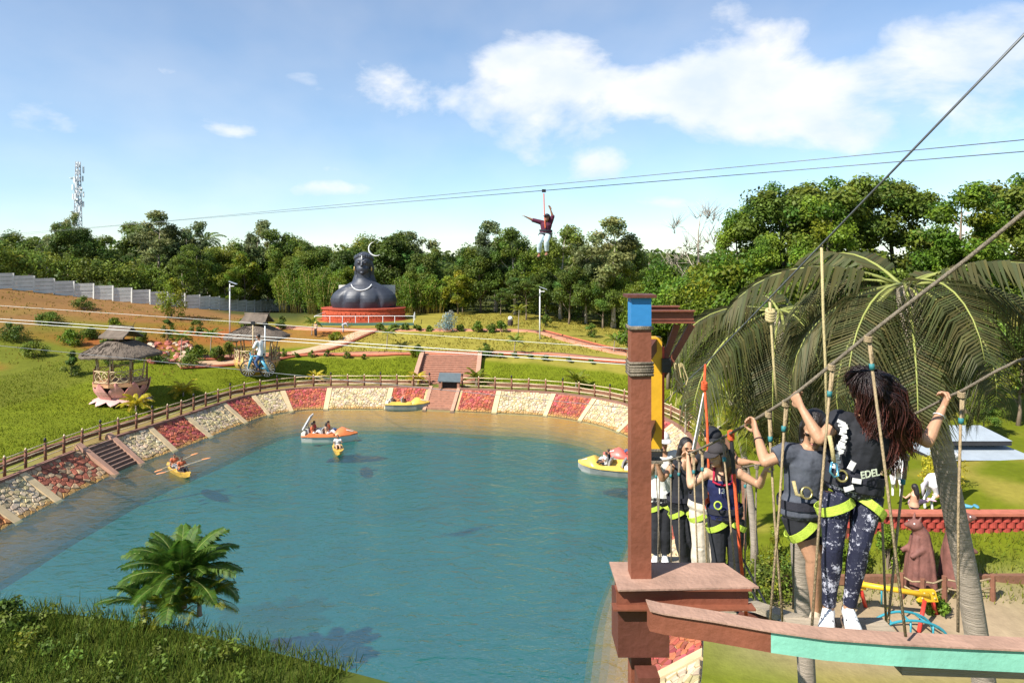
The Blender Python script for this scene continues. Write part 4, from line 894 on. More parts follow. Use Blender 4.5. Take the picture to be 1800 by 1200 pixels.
def pose(kind, loc, yaw, k=1., **ov):
    """template joints facing +y, turned by yaw and set down at loc"""
    if kind == 'stand': J = dict(pelvis=(0,0,.93), neck=(0,-.01,1.43), head=(0,.02,1.60), sh_a=(-.175,-.01,1.38), sh_b=(.175,-.01,1.38), el_a=(-.24,-.03,1.11), el_b=(.24,-.03,1.11), wr_a=(-.25,.07,.88), wr_b=(.25,.07,.88), hip_a=(-.09,0,.90), hip_b=(.09,0,.90), kn_a=(-.1,.02,.49), kn_b=(.1,.02,.49), an_a=(-.1,-.03,.10), an_b=(.1,-.03,.10), toe_a=(-.12,.13,.05), toe_b=(.12,.13,.05))
    elif kind == 'sit': J = dict(pelvis=(0,0,.12), neck=(0,-.06,.61), head=(0,-.02,.78), sh_a=(-.175,-.05,.57), sh_b=(.175,-.05,.57), el_a=(-.24,.08,.33), el_b=(.24,.08,.33), wr_a=(-.17,.30,.30), wr_b=(.17,.30,.30), hip_a=(-.09,.02,.11), hip_b=(.09,.02,.11), kn_a=(-.12,.42,.30), kn_b=(.12,.42,.30), an_a=(-.12,.72,.06), an_b=(.12,.72,.06), toe_a=(-.12,.84,.12), toe_b=(.12,.84,.12))
    elif kind == 'bend': J = dict(pelvis=(0,-.12,.88), neck=(0,.32,1.08), head=(0,.46,1.12), sh_a=(-.17,.29,1.02), sh_b=(.17,.29,1.02), el_a=(-.2,.42,.78), el_b=(.2,.42,.78), wr_a=(-.15,.5,.55), wr_b=(.15,.5,.55), hip_a=(-.09,-.1,.86), hip_b=(.09,-.1,.86), kn_a=(-.1,.03,.48), kn_b=(.1,-.05,.48), an_a=(-.1,-.03,.10), an_b=(.1,-.1,.10), toe_a=(-.12,.12,.05), toe_b=(.12,.05,.05))
    J.update(ov); M_ = rz(yaw); loc = Vector(loc); return {q: loc+M_@(Vector(v)*k) for q, v in J.items()}
# ================================================================ fences, walls, huts, statue, boats
postm = mat('fence_post_brown', (.20,.085,.05), .8, .25, 5, .4, 30); railm = mat('fence_rail_cream', (.74,.58,.38), .75, .2, 5, .4, 30); ironm = mat('black_iron', (.02,.02,.022), .5, .2, 8, .2); white_metal = mat('white_metal', (.75,.76,.76), .45, .08, 6, .1); steelm = mat('galvanised', (.45,.46,.47), .4, .2, 8, .15, metal=.7)
def fence(s0, s1, label, off=.45, step=1.47, lamps=3):
    p0 = shore((s0+s1)/2)[0]; root = empty('post_and_rail_fence', (p0.x, p0.y, ZB), label, 'fence'); n = max(1, round((s1-s0)/step)); P_ = []
    for i in range(n+1):
        p, nn = shore(s0+(s1-s0)*i/n); P_.append((p+nn*off)+Vector((0,0,ZB)))
    for i, p in enumerate(P_):
        j = rng.uniform(-.012, .012, 2); b = MB(); tp_ = p+Vector((j[0]*2, j[1]*2, 1.0)); b.tube([p-Vector((0,0,.05)), p+Vector((0,0,.5)), tp_], [.082,.075,.07], 8); po = b.build('post', postm, root, True)
        b = MB(); b.lathe(tp_, [(.055,0),(.055,.05),(.03,.09),(.0,.12)] if i % lamps else [(.035,0),(.035,.08),(.08,.1),(.085,.2),(.05,.26),(.012,.3)], 8); b.build('finial' if i % lamps else 'lamp', railm if i % lamps else ironm, po, True)
    for a, c in zip(P_, P_[1:]):
        for z in (.26, .6, .94):
            b = MB(); sag = rng.uniform(-.02, .02); b.tube([a+Vector((0,0,z)), a.lerp(c, .5)+Vector((0,0,z+sag)), c+Vector((0,0,z+rng.uniform(-.015,.015)))], [.034,.03,.034], 5); b.build('rail', railm, root, True)
    return root
fence(s_of(-26,27), gap[0]-.15, 'brown post and cream rail fence running round the left bank to the jetty')
fence(gap[1]+.15, s_of(7.3,28.5), 'brown post and cream rail fence on the bank right of the jetty')

# concrete panel wall
concm = mat('precast_concrete', (.62,.61,.56), .9, .16, 1.2, .4, 12); root = empty('concrete_wall', WL[2], 'grey precast concrete panel wall on top of the brown slope', 'wall')
cum = [0.]
for a, c in zip(WL, WL[1:]): cum.append(cum[-1]+(Vector((c.x-a.x, c.y-a.y, 0))).length)
def wl(s):
    for i in range(len(WL)-1):
        if s <= cum[i+1]: q_ = WL[i].lerp(WL[i+1], (s-cum[i])/(cum[i+1]-cum[i])); break
    else: q_ = WL[-1].copy()
    q_.z = zf(q_.x, q_.y); return q_
nb_ = int(cum[-1]/2.0)
for i in range(nb_+1):
    p = wl(cum[-1]*i/nb_); b = MB(); b.box(p+Vector((0,0,.9)), (.16,.16,2.0+rng.uniform(-.02,.03))); b.build('post', concm, root)
    if i < nb_:
        c = wl(cum[-1]*(i+1)/nb_); d = (c-p); zz = (p.z+c.z)/2
        for k in range(4):
            b = MB(); a0 = p+d*.03; a1 = c-d*.03; h = rng.uniform(-.006,.006); n_ = Vector((-d.y, d.x, 0)).normalized()*rng.uniform(-.012,.012)
            b.beam(Vector((a0.x,a0.y,zz+.2+k*.45+h))+n_, Vector((a1.x,a1.y,zz+.2+k*.45+h))+n_, .06, .415); b.build('wall_slab', concm, root)

# ---------------------------------------------------------------- thatched huts
thm = mat('thatch', (.135,.105,.08), 1., .35, 2.2, 1., 26, stretch=(1,1,.35)); bamb = mat('pale_pole', (.55,.42,.25), .7, .2, 5, .3); deckm = mat('deck_terracotta', (.50,.27,.14), .85, .2, 3, .3); darkm = mat('hut_inside', (.05,.035,.03), .9, .2, 4, .2)
pinkm = mat('lotus_paint', (1,1,1), .5, .1, 3, .2, attr='Col'); 
def petal(b, c, az_, r0, z0, r1, z1, w, bulge, tipcol, basecol, n=7, th=.05, tipout=0.):
    d = Vector((math.cos(az_), math.sin(az_), 0)); s_ = Vector((-d.y, d.x, 0)); rows = []; rows2 = []
    for i in range(n+1):
        t = i/n; rr = lerp(r0, r1, t)+bulge*math.sin(PI*t)+tipout*t**3; z = lerp(z0, z1, t); ww = w*(math.sin(PI*min(1, .22+.78*t*.98))**.75 if t < .999 else .02)*(1 if t < .5 else 1-.35*(t-.5)*2)
        rows.append([c+d*(rr-.12*abs(f)**2*w)+s_*(ww*f)+Vector((0,0,z)) for f in (-1,-.6,0,.6,1)])
    k = len(b.v)
    for off in (0, th):
        rs_ = [[p+d*off for p in r_] for r_ in rows]
        for i in range(n):
            t = i/n; cc = tuple(np.array(basecol)*(1-t)+np.array(tipcol)*t)
            for j in range(4): b.add([rs_[i][j], rs_[i][j+1], rs_[i+1][j+1], rs_[i+1][j]], [(0,1,2,3)], cc)
    edge = [r_[0] for r_ in rows]+[r_[-1] for r_ in rows[::-1]]
    for a, e in zip(edge, edge[1:]+edge[:1]): b.add([a, e, e+d*th, a+d*th], [(0,1,2,3)], tipcol)
def hut(loc, yaw, label, style, dz=1.55, seed=1):
    loc = Vector(loc); root = empty('thatched_hut', loc, label, 'hut'); r = random.Random(seed); R3 = rz(yaw); L3 = lambda x, y, z: loc+R3@Vector((x, y, z))
    # deck
    n = 8; oct_ = [(math.cos(PI/8+i*PI/4)*2.05, math.sin(PI/8+i*PI/4)*1.95) for i in range(8)]
    b = MB(); b.poly([L3(x, y, dz-.22) for x, y in oct_], (0,0,.22)); b.build('deck', deckm, root)
    b = MB(); b.lathe(loc, [(.9,-.1),(1.0,dz*.5),(1.5,dz-.22)], 16); b.build('pedestal', darkm if style == 'lotus' else concm, root, True)
    for i in range(8):
        x, y = oct_[i]; x2, y2 = oct_[(i+1) % 8]; b = MB(); b.cyl(L3(x*.95, y*.95, dz), L3(x*.95, y*.95, dz+1.12), .055, .05, 7); b.build('rail_post', postm, root)
        if i == 1: continue                     # the way in
        for z in (.12, .95): rl = MB(); rl.tube([L3(x*.95, y*.95, dz+z), L3(x2*.95, y2*.95, dz+z)], .04, 6); ro = rl.build('rail', bamb, root, True)
        a = L3(x*.95, y*.95, dz+.53); c = L3(x2*.95, y2*.95, dz+.53); d = (c-a)
        for t, rad in ((.27, .30), (.73, .30)):
            b = MB(); m_ = a+d*t; dn = d.normalized(); b.tube([m_+dn*math.cos(q)*rad+Vector((0,0,math.sin(q)*rad*1.15)) for q in np.linspace(0.3, 6.1, 15)], .028, 5); b.build('scroll', bamb, ro, True)
        b = MB(); b.tube([a+d*.05+Vector((0,0,-.35)), a+d*.3+Vector((0,0,.1)), a+d*.5+Vector((0,0,-.2)), a+d*.7+Vector((0,0,.15)), a+d*.95+Vector((0,0,-.3))], .026, 5); b.build('branch', bamb, ro, True)
    ez, tz = dz+1.95, dz+3.1
    for i in range(8):
        a = PI/8+i*PI/4; b = MB(); b.tube([L3(math.cos(a)*1.55, math.sin(a)*1.5, dz-.05), L3(math.cos(a)*1.9, math.sin(a)*1.75, ez+.25)], [.06,.05], 6); b.build('pole', bamb, root, True)
    # lower roof
    def ring(f, z, jz=0., jr=0., n=64):
        o = []
        for k in range(n):
            a = 2*PI*k/n; ca, sa = math.cos(a), math.sin(a); e = 2.6; rr = (abs(ca)**e+abs(sa)**e)**(-1/e); o.append(L3(ca*rr*2.75*f+r.uniform(-jr, jr), sa*rr*2.35*f+r.uniform(-jr, jr), z+r.uniform(-jz, jz)+.1*math.sin(4*a+.6)*f*f*.6))
        return o
    b = MB(); b.loft([ring(1., ez-.02, .05, .03), ring(1.035, ez+.06, .04, .03), ring(1.02, ez+.17, .02, .015), ring(.86, ez+.42, .015, .01), ring(.66, ez+.72, .015, .01), ring(.46, ez+.98, .015, .01), ring(.33, tz, .01, .01)], False)
    b.loft([ring(.31, tz-.15), ring(.6, ez+.6), ring(.98, ez-.02)], False); b.build('lower_roof', thm, root, True)
    b = MB()
    for k in range(220):
        a = r.uniform(0, 2*PI); ca, sa = math.cos(a), math.sin(a); rr = (abs(ca)**2.6+abs(sa)**2.6)**(-1/2.6)*r.uniform(.98, 1.03); p = L3(ca*rr*2.75, sa*rr*2.35, ez+.05+.06*math.sin(4*a+.6)); b.tube([p, p+R3@Vector((ca*.05, sa*.05, -r.uniform(.06,.2)))], [.014,.004], 3)
    for k in range(700):
        a = r.uniform(0, 2*PI); ca, sa = math.cos(a), math.sin(a); rr = (abs(ca)**2.6+abs(sa)**2.6)**(-1/2.6); f = r.uniform(.36, .98); zz = ez+ipol(f, [(.33,tz-ez),(.46,.98),(.66,.72),(.86,.42),(1.02,.17)])+.06*math.sin(4*a+.6)*f*f; f2 = f+r.uniform(.06,.14); z2 = ez+ipol(f2, [(.33,tz-ez),(.46,.98),(.66,.72),(.86,.42),(1.02,.17)])+.06*math.sin(4*a+.6)*f2*f2
        b.tube([L3(ca*rr*2.75*f, sa*rr*2.35*f, zz), L3(ca*rr*2.75*f2, sa*rr*2.35*f2, z2+.03)], [.02,.012], 3)
    b.build('roof_straw', thm, root, kind='stuff')
    # little gable roof above
    for sx_ in (-.8, .8):
        for sy in (-.45, .45): b = MB(); b.cyl(L3(sx_, sy, tz-.25), L3(sx_, sy, tz+.3), .04, None, 6); b.build('strut', darkm, root)
    gz = tz+.2; b = MB()
    for sy in (-1, 1):
        rows = []
        for t in np.linspace(0, 1, 6): rows.append([L3(x*(1.25-.15*t)+r.uniform(-.02,.02), sy*(.95*(1-t)), gz+.78*t-.06*math.sin(PI*t)+r.uniform(-.015,.015)) for x in np.linspace(-1, 1, 9)])
        th = R3@Vector((0, 0, .12)); b.loft(rows, False, False); b.loft([[p+th for p in r_] for r_ in rows], False, False)
        for e_ in (0, -1): b.loft([[r_[e_] for r_ in rows], [r_[e_]+th for r_ in rows]], False, False)
        b.loft([rows[0], [p+th for p in rows[0]]], False, False)
    b.tube([L3(-1.2, 0, gz+.84), L3(1.2, 0, gz+.84)], .09, 7); b.build('upper_roof', thm, root, True)
    for sx_ in (-1, 1):
        b = MB(); b.tube([L3(sx_*1.1,-.1,gz+.7), L3(sx_*1.3,.12,gz+1.25)], [.03,.012], 4); b.build('ridge_pole', darkm, root)
    # petals
    if style == 'lotus':
        for i in range(10):
            b = MB(); a = i*2*PI/10; petal(b, loc, a, 1.0+.12*(i%2), .2, 1.72+.16*(i%2), dz+.1+r.uniform(-.06,.06), .6, .3, (.60,.22,.20), (.72,.46,.41), tipout=.14); b.build('petal', pinkm, root, True)
        for i in range(12):
            b = MB(); a = i*2*PI/12+.2; petal(b, loc, a, .95, .6, 2.25, .06, .5, .12, (.66,.44,.40), (.62,.34,.31)); b.build('outer_petal', pinkm, root, True)
    else:
        for i in range(16):
            b = MB(); a = i*2*PI/16; petal(b, loc, a, 1.0, .05, 1.75, dz+.35+r.uniform(-.12,.12), .27, .42, (.62,.43,.12), (.30,.17,.03), tipout=-.1, th=.1); b.build('petal', pinkm, root, True)
    return root
g = G(213, 706, 1.85); hut((g.x, g.y, zf(g.x, g.y)-.05), -.35, 'thatched hut on a pink lotus pedestal on the left lawn', 'lotus', 1.6)
x, y = -23.3, 64.2; hut((x, y, zf(x, y)-.05), -.15, 'thatched hut on golden finger shaped petals behind the sky cyclist', 'gold', 1.35, 2)
x, y = 12.2, 62.5; hut((x, y, zf(x, y)-.05), .2, 'thatched hut on yellow petals at the right end of the lawn', 'gold', 1.35, 3)

# ---------------------------------------------------------------- pile of stones
stm = mat('loose_stone', (1,1,1), .9, .2, 5, .7, 25, attr='Col'); protos = []
for k in range(5):
    r = random.Random(k); b = MB(); b.ell((0,0,0), (1,.8,.6), None, 8, 6, col=[(.42,.13,.09),(.58,.45,.33),(.36,.11,.08),(.52,.36,.25),(.5,.2,.14)][k])
    b.v = [tuple(Vector(v)*r.uniform(.78, 1.15)) for v in b.v]; protos.append(b)
g0 = gp(297, 632); root = empty('stone_pile', g0, 'heap of red and cream boulders on the slope above the left lawn', 'stone pile'); r = random.Random(4); mesh_ = {}
for i in range(58):
    u = r.uniform(262, 335); v = r.uniform(602, 640); g = gp(u, v); s_ = r.uniform(.22, .5); k = i % 5
    if k not in mesh_: protos[k].v = [tuple(Vector(q_)+g0) for q_ in protos[k].v]; o = protos[k].build('boulder', stm, root); mesh_[k] = o
    else: o = mesh_[k].copy(); COL.objects.link(o); o.parent = root
    o.location = g-g0+Vector((0,0,s_*.15)); o.scale = (s_, s_, s_); o.rotation_euler = (r.uniform(0,.5), r.uniform(0,.5), r.uniform(0,6))

# ---------------------------------------------------------------- bust statue on a red plinth
SX, SY = (639.5-900)/F*88, 88.; zt0 = zf(SX, SY-3); ZP = CAMZ-(541-HZ)/F*(SY-1)
brk = mat('red_brick', (.42,.075,.03), .85, .3, 3, .5, 18)
root = empty('plinth', (SX, SY, zt0), 'stepped red brick plinth under the giant bust', 'plinth')
b = MB(); b.lathe((SX, SY, 0), [(5.1, zt0-.6), (5.1, ZP-.12)], 28, sy=.62); b.build('drum', brk, root)
b = MB(); b.lathe((SX, SY, 0), [(5.28, ZP-.14), (5.28, ZP)], 28, sy=.62); b.build('coping', mat('brick_coping', (.36,.06,.03), .8, .2, 4, .3), root)
for k in range(3):
    b = MB()
    n_ = 52
    for i in range(n_):
        a = 2*PI*(i+.5*(k % 2))/n_; b.box((SX+5.12*math.cos(a), SY+5.12*.62*math.sin(a), zt0+.15+k*.32+.2), (.07,.52,.26), rz(math.atan2(math.sin(a)*1/.62, math.cos(a))))
    o = b.build('brick_course', brk, root); o['kind'] = 'stuff'
for k, (rr, h) in enumerate(((6.4, .25), (5.8, .5))):
    b = MB(); b.lathe((SX, SY, 0), [(rr, zt0-.8), (rr, zt0+h-.32)], 28, sy=.62); b.build('plinth_step', brk, root)
dkm = mat('statue_dark_paint', (.034,.040,.056), .5, .35, .9, .3, 5, spec=.55)
root = empty('bust_statue', (SX, SY, ZP), 'giant dark grey bust of a long haired figure with a white crescent', 'statue'); Lz = lambda x, y, z: Vector((SX+x, SY+y, ZP+z))
b = MB()
def groove(a, z):          # shallow furrows between arms and chest and down the breastbone
    if math.sin(a) > 0 or z > 2.3: return 1.
    c = math.cos(a); f = max(0., 1-abs(z-.9)/1.5); return 1-f*(.16*math.exp(-((abs(c)-.56)/.07)**2)+.12*math.exp(-(c/.07)**2))+f*.05*math.exp(-((abs(c)-.28)/.16)**2)
b.loft([[Lz(w*math.cos(a)*groove(a, z)**.4, d*math.sin(a)*(1 if math.sin(a) < 0 else .8)*groove(a, z), z) for a in (2*PI*k/96 for k in range(96))] for z, w, d in ((-.02,3.9,2.0),(.4,4.08,2.15),(.8,4.15,2.25),(1.2,4.1,2.25),(1.6,3.9,2.15),(2.0,3.5,1.95),(2.3,3.1,1.75),(2.6,2.6,1.5),(2.95,1.95,1.2),(3.3,1.25,1.0),(3.6,.98,.9))])
for sx_ in (-1, 1): b.tube([Lz(sx_*.3,-1.35,2.62), Lz(sx_*1.5,-1.3,2.55), Lz(sx_*2.5,-.9,2.35)], [.12,.11,.1], 8)
b.tube([Lz(0,.1,3.0), Lz(0,-.05,4.0), Lz(0,-.1,4.6)], [1.0,.86,.85], 18)
HC = Lz(0,-.15,5.45); b.ell(HC+Vector((0,.1,.2)), (1.08,1.12,1.25), None, 20, 14); b.ell(HC+Vector((0,-.35,-.65)), (.84,.74,.72), None, 18, 12)
b.tube([HC+Vector((0,-1.0,.28)), HC+Vector((0,-1.22,-.22)), HC+Vector((0,-1.0,-.3))], [.1,.17,.1], 10); b.ell(HC+Vector((0,-1.0,-.58)), (.27,.14,.08), None, 12, 6); b.ell(HC+Vector((0,-.97,-.72)), (.23,.14,.08), None, 12, 6); b.ell(HC+Vector((0,-.92,-1.12)), (.26,.2,.18), None, 12, 8)
for sx_ in (-1, 1):
    b.ell(HC+Vector((sx_*.38,-.93,.14)), (.24,.14,.1), None, 12, 8); b.tube([HC+Vector((sx_*.12,-1.06,.32)), HC+Vector((sx_*.4,-1.03,.42)), HC+Vector((sx_*.68,-.82,.3))], [.05,.07,.04], 7); b.ell(HC+Vector((sx_*1.02,-.05,-.1)), (.12,.26,.42), None, 10, 8)
remesh(b.build('bust', dkm, root, True), .07, 4)
b = MB(); r = random.Random(6)
b.ell(HC+Vector((0,.25,.45)), (1.15,1.1,1.05), None, 18, 12)
for i in range(15):                               # rolled locks over the brow
    a = lerp(-1.75, 1.75, i/14); c = HC+Vector((math.sin(a)*1.08, -math.cos(a)*.95+.05, .55+.35*math.cos(a))); b.tube([c+Vector((-math.sin(a)*.3,.6,.28)), c+Vector((0,.1,.12+.1*(i%2))), c+Vector((math.sin(a)*.08,.06,-.12))], [.17,.17+.03*(i%3),.1], 8)
for sx_ in (-1, 1):                               # long locks down to the shoulders
    for i in range(4):
        x = sx_*(.93+.05*i); b.tube([HC+Vector((sx_*.95,.3-.05*i,.5)), HC+Vector((x+sx_*.06,.0+.12*i,-.5)), HC+Vector((x+sx_*(-.06+.03*i),.1+.1*i,-1.4)), Lz(x+sx_*(.05+.2*i), -.6+.3*i, 2.75-.08*i)], [.13,.13,.13,.07], 8)
remesh(b.build('hair', dkm, root, True), .06, 2)
b = MB(); cc = HC+Vector((1.62,-.3,1.88)); n_ = 21; pts, rs_ = [], []
for i in range(n_):
    a = lerp(math.radians(105), math.radians(305), i/(n_-1)); pts.append(cc+Vector((.9*math.cos(a), 0, .9*math.sin(a)))); rs_.append(.02+.15*math.sin(PI*i/(n_-1)))
b.tube(pts, rs_, 8, flat=.6); b.build('crescent', white_metal, root, True)
b = MB()
for i in range(27):
    a = lerp(-1.25, 1.25, i/26); b.ell(Lz(1.3*math.sin(a), -1.62-.35*math.cos(a)+.35*abs(math.sin(a)), 2.95-1.0*math.cos(a)+.25), (.075,.075,.075), None, 8, 6)
b.build('necklace', white_metal, root, True)
goldm = mat('gold_paint', (.55,.38,.14), .35, .15, 5, .1, metal=.3)
for sx_ in (-1, 1): b = MB(); b.ell(HC+Vector((sx_*1.06,-.35,-.62)), (.1,.15,.3), None, 10, 8); b.build('earring', goldm, root, True)
b = MB(); b.ell(HC+Vector((0,-1.06,.78)), (.07,.05,.26), None, 8, 6); b.build('forehead_mark', white_metal, root, True)
b = MB(); b.box(Lz(0, 2.0, 1.9), (7.2,.3,1.6)); b.build('white_block', mat('cream_block', (.66,.63,.55), .9, .1, 2, .2), None, label='cream wall block standing behind the shoulders of the giant bust', cat='wall')
# white rail in front
root = empty('white_railing', (SX, 83.2, zf(SX, 83.2)), 'white metal railing in front of the statue plinth', 'railing'); us = [553,580,602,625,648,673,694,727]; Q = []
for u in us: x = (u-900)/F*83.2; Q.append(Vector((x, 83.2, zf(x, 83.2))))
Q = [Q[0]+Vector((.4,3.2,.2))]+Q+[Q[-1]+Vector((-.3,3.2,.2))]
for p in Q: b = MB(); b.cyl(p, p+Vector((0,0,1.05)), .04, None, 6); b.build('post', white_metal, root)
for a, c in zip(Q, Q[1:]):
    for z in (1.05,): b = MB(); b.cyl(a+Vector((0,0,z)), c+Vector((0,0,z)), .035, None, 6); b.build('rail', white_metal, root)
b = MB()
for a, c in zip(Q[1:-1], Q[2:-1]): b.beam(a+Vector((0,-.15,.12)), c+Vector((0,-.15,.12)), .3, .28)
b.build('planter_kerb', mat('green_kerb', (.05,.12,.09), .8, .2, 3, .2), root)

# ---------------------------------------------------------------- lamp posts, kiosk, lattice mast
def lamp(u, v0, v1, label, flag=False):
    g = gp(u, v1); h = (v1-v0)/F*g.y; root = empty('lamp_post', g, label, 'lamp post'); b = MB(); b.tube([g-Vector((0,0,.1)), g+Vector((0,0,h))], [.09,.055], 8); b.build('pole', white_metal, root, True)
    b = MB(); b.box(g+Vector((.35,0,h+.1)), (.9,.35,.07), Matrix.Rotation(.35, 3, 'Y')); b.build('solar_panel', mat('solar_panel', (.35,.38,.42), .3, .1, 5, 0), root)
    b = MB(); b.box(g+Vector((.25,-.1,h-.25)), (.5,.22,.08)); b.build('lamp_head', white_metal, root); b = MB(); b.box(g+Vector((0,0,h-.6)), (.16,.16,.35)); b.build('battery_box', steelm, root)
lamp(404, 500, 588, 'white solar lamp post beside the second thatched hut'); lamp(949, 508, 596, 'white solar lamp post on the mound at the orange path')
g = shore((gap[0]+gap[1])/2)[0]+shore((gap[0]+gap[1])/2)[1]*.3+Vector((.35,0,ZB)); root = empty('small_shelter', g, 'small grey roofed shelter on brick legs at the jetty gap', 'shelter')
b = MB(); b.poly([g+Vector((-1.0,-.65,.66)), g+Vector((1.0,-.65,.6)), g+Vector((.95,.55,1.15)), g+Vector((-.95,.55,1.2))], (0,0,.07)); b.build('roof', mat('slate_sheet', (.10,.125,.135), .6, .15, 3, .2), root)
for x in (-.8, .8):
    for y in (-.45, .4): b = MB(); b.box(g+Vector((x,y,.3 if y < 0 else .5)), (.22,.22,.62 if y < 0 else 1.05)); b.build('leg', stepm, root)
b = MB(); b.box(g+Vector((0,.1,.25)), (1.3,.5,.5)); b.build('counter', darkm, root)
d = 210.; x = (137-900)/F*d; z0 = zf(x, d); zt = CAMZ-(284-HZ)/F*d; root = empty('lattice_mast', (x, d, z0), 'tall steel lattice mast with antennas beyond the wood', 'mast')
b = MB(); nseg = 17; hw = lambda t: 1.5*(1-.6*t)
for i in range(nseg):
    t0, t1 = i/nseg, (i+1)/nseg
    for k in range(4):
        a0, a1 = PI/4+k*PI/2, PI/4+(k+1)*PI/2; p = lambda a, t: Vector((x+math.cos(a)*hw(t), d+math.sin(a)*hw(t), lerp(z0, zt, t)))
        b.beam(p(a0, t0), p(a0, t1), .17, .17); b.beam(p(a0, t0), p(a1, t1), .09, .09); b.beam(p(a1, t0), p(a0, t1), .09, .09)
b.build('lattice', mat('mast_steel', (.40,.42,.45), .5, .2, .5, 0, metal=.3), root)
r = random.Random(9)
for i in range(22):
    t = r.uniform(.55, .98); a = r.uniform(0, 6.28); p = Vector((x+math.cos(a)*1.5, d+math.sin(a)*1.2, lerp(z0, zt, t))); b = MB(); b.box(p, (.35,.3,1.7)); b.build('antenna', white_metal, root)
for i in range(5):
    a = r.uniform(3.3, 6); p = Vector((x+math.cos(a)*1.6, d+math.sin(a)*1.4, lerp(z0, zt, .5+.09*i))); b = MB(); b.lathe(p, [(.1,-.2),(.6,0),(.62,.15)], 12); b.build('dish', white_metal, root)

# ---------------------------------------------------------------- boats
hullm = mat('boat_white', (.72,.70,.62), .35, .08, 2, .05, coat=.3); orangem = mat('boat_orange', (.62,.19,.06), .4, .1, 2, .05, coat=.3); yellm = mat('boat_yellow', (.72,.48,.09), .4, .1, 2, .05, coat=.3); redb = mat('boat_pink', (.66,.14,.11), .4, .1, 2, .05, coat=.3); greyh = mat('boat_grey_hull', (.34,.35,.33), .4, .1, 2, .05); seatm = mat('boat_seat_grey', (.30,.30,.29), .6, .1, 3, .1)
def boat(loc, yaw, label, deck, hull, L_=3.8, W_=1.55):
    loc = Vector(loc); root = empty('pedal_boat', loc, label, 'boat'); R3 = rz(yaw); T3 = lambda x, y, z: loc+R3@Vector((x*L_/2, y*W_/2, z)); st_ = [(-1,.86,.0),(-.6,1,-.04),(0,1,-.05),(.45,.9,-.03),(.8,.52,.05),(1.0,.06,.22)]
    b = MB(); b.loft([[T3(x, w*.72, zb-.1), T3(x, w, .36+max(0,x)*.06), T3(x, -w, .36+max(0,x)*.06), T3(x, -w*.72, zb-.1)] for x, w, zb in st_]); b.build('hull', hull, root)
    b = MB(); b.loft([[T3(x, w*1.04, .35+max(0,x)*.06), T3(x, w*1.04, .43+max(0,x)*.06), T3(x, -w*1.04, .43+max(0,x)*.06), T3(x, -w*1.04, .35+max(0,x)*.06)] for x, w, zb in st_]); b.build('gunwale', deck, root)
    b = MB(); b.loft([[T3(x, w, .42), T3(x, w*.86, z*.8+.08), T3(x, 0, z+.05), T3(x, -w*.86, z*.8+.08), T3(x, -w, .42)] for x, w, z in ((.14,.96,.46),(.28,.92,.72),(.42,.84,.86),(.6,.66,.74),(.85,.36,.56),(1.0,.06,.5))], False, False); b.build('bow_deck', deck, root, True)
    for sy in (-1, 1):
        b = MB(); b.loft([[T3(x, sy*.98, .42), T3(x, sy*.96, z), T3(x, sy*.74, z), T3(x, sy*.72, .42)] for x, z in ((-.82,.45),(-.7,.62),(-.3,.56),(0,.52),(.2,.6))]); b.build('side_pod', deck, root)
    for x in (-.62, -.12):
        b = MB(); b.box(T3(x, 0, .36), (.5,W_*.66,.12), R3); b.box(T3(x-.13, 0, .6), (.1,W_*.66,.45), R3@Matrix.Rotation(-.2,3,'Y')); b.build('seat', seatm, root)
    b = MB(); b.box(T3(-.93, 0, .5), (.28,W_*.8,.22), R3); b.build('stern_box', hullm, root); b = MB(); b.box(T3(-.96, .25, .62), (.14,.3,.03), R3); b.build('hatch', ironm, root)
    b = MB(); b.add([T3(.62,.42,.73), T3(.86,.2,.6), T3(.84,.12,.62), T3(.6,.3,.78)], [(0,1,2,3)]); b.add([T3(.62,-.42,.73), T3(.86,-.2,.6), T3(.84,-.12,.62), T3(.6,-.3,.78)], [(0,1,2,3)]); b.build('bow_stripe', hullm, root)
    return root, T3, R3
def wpt(u, v): return G(u, v, 0)
vest = cloth('orange_vest', (.62,.16,.07)); tan_c = cloth('tan_cloth', (.45,.30,.2)); grey_c = cloth('grey_cloth', (.35,.36,.38)); denim = cloth('denim', (.06,.10,.2)); jean_l = cloth('pale_jeans', (.50,.60,.64)); redc = cloth('red_cloth', (.55,.06,.05)); soleb = mat('dark_sole', (.05,.045,.04), .8, .2, 5, .2); white_shoe = mat('white_shoe', (.74,.74,.73), .6, .06, 5, .2)
def rider(loc, yaw, label, shirt, trous, skin=skin2, k=.95, hair='short', **ov):
    return person('person', label, pose('sit', loc, yaw, k, **ov), rz(yaw)@Vector((0,1,-.1)), skin, .028, k, (shirt, .0, .5, .02), (trous, 1.8, .012, .0), (hairm, hair))
root, T3, R3 = boat(wpt(581,773)+Vector((0,0,.03)), .03, 'orange topped white pedal boat carrying riders in the middle of the pond', orangem, hullm)
rider(T3(-.62,.35,.42), -PI/2, 'boat rider in a red vest leaning back on the stern seat of the orange boat', redc, whm); rider(T3(-.62,-.38,.42), -PI/2, 'boat rider in a coral vest and white trousers at the stern of the orange boat', vest, whm); rider(T3(-.10,-.36,.42), -PI/2, 'boat rider with covered head and tan top in the orange boat', tan_c, whm, hair='tail'); rider(T3(-.10,.36,.42), -PI/2, 'boat rider in an orange vest beside the tan clad rider', vest, denim)
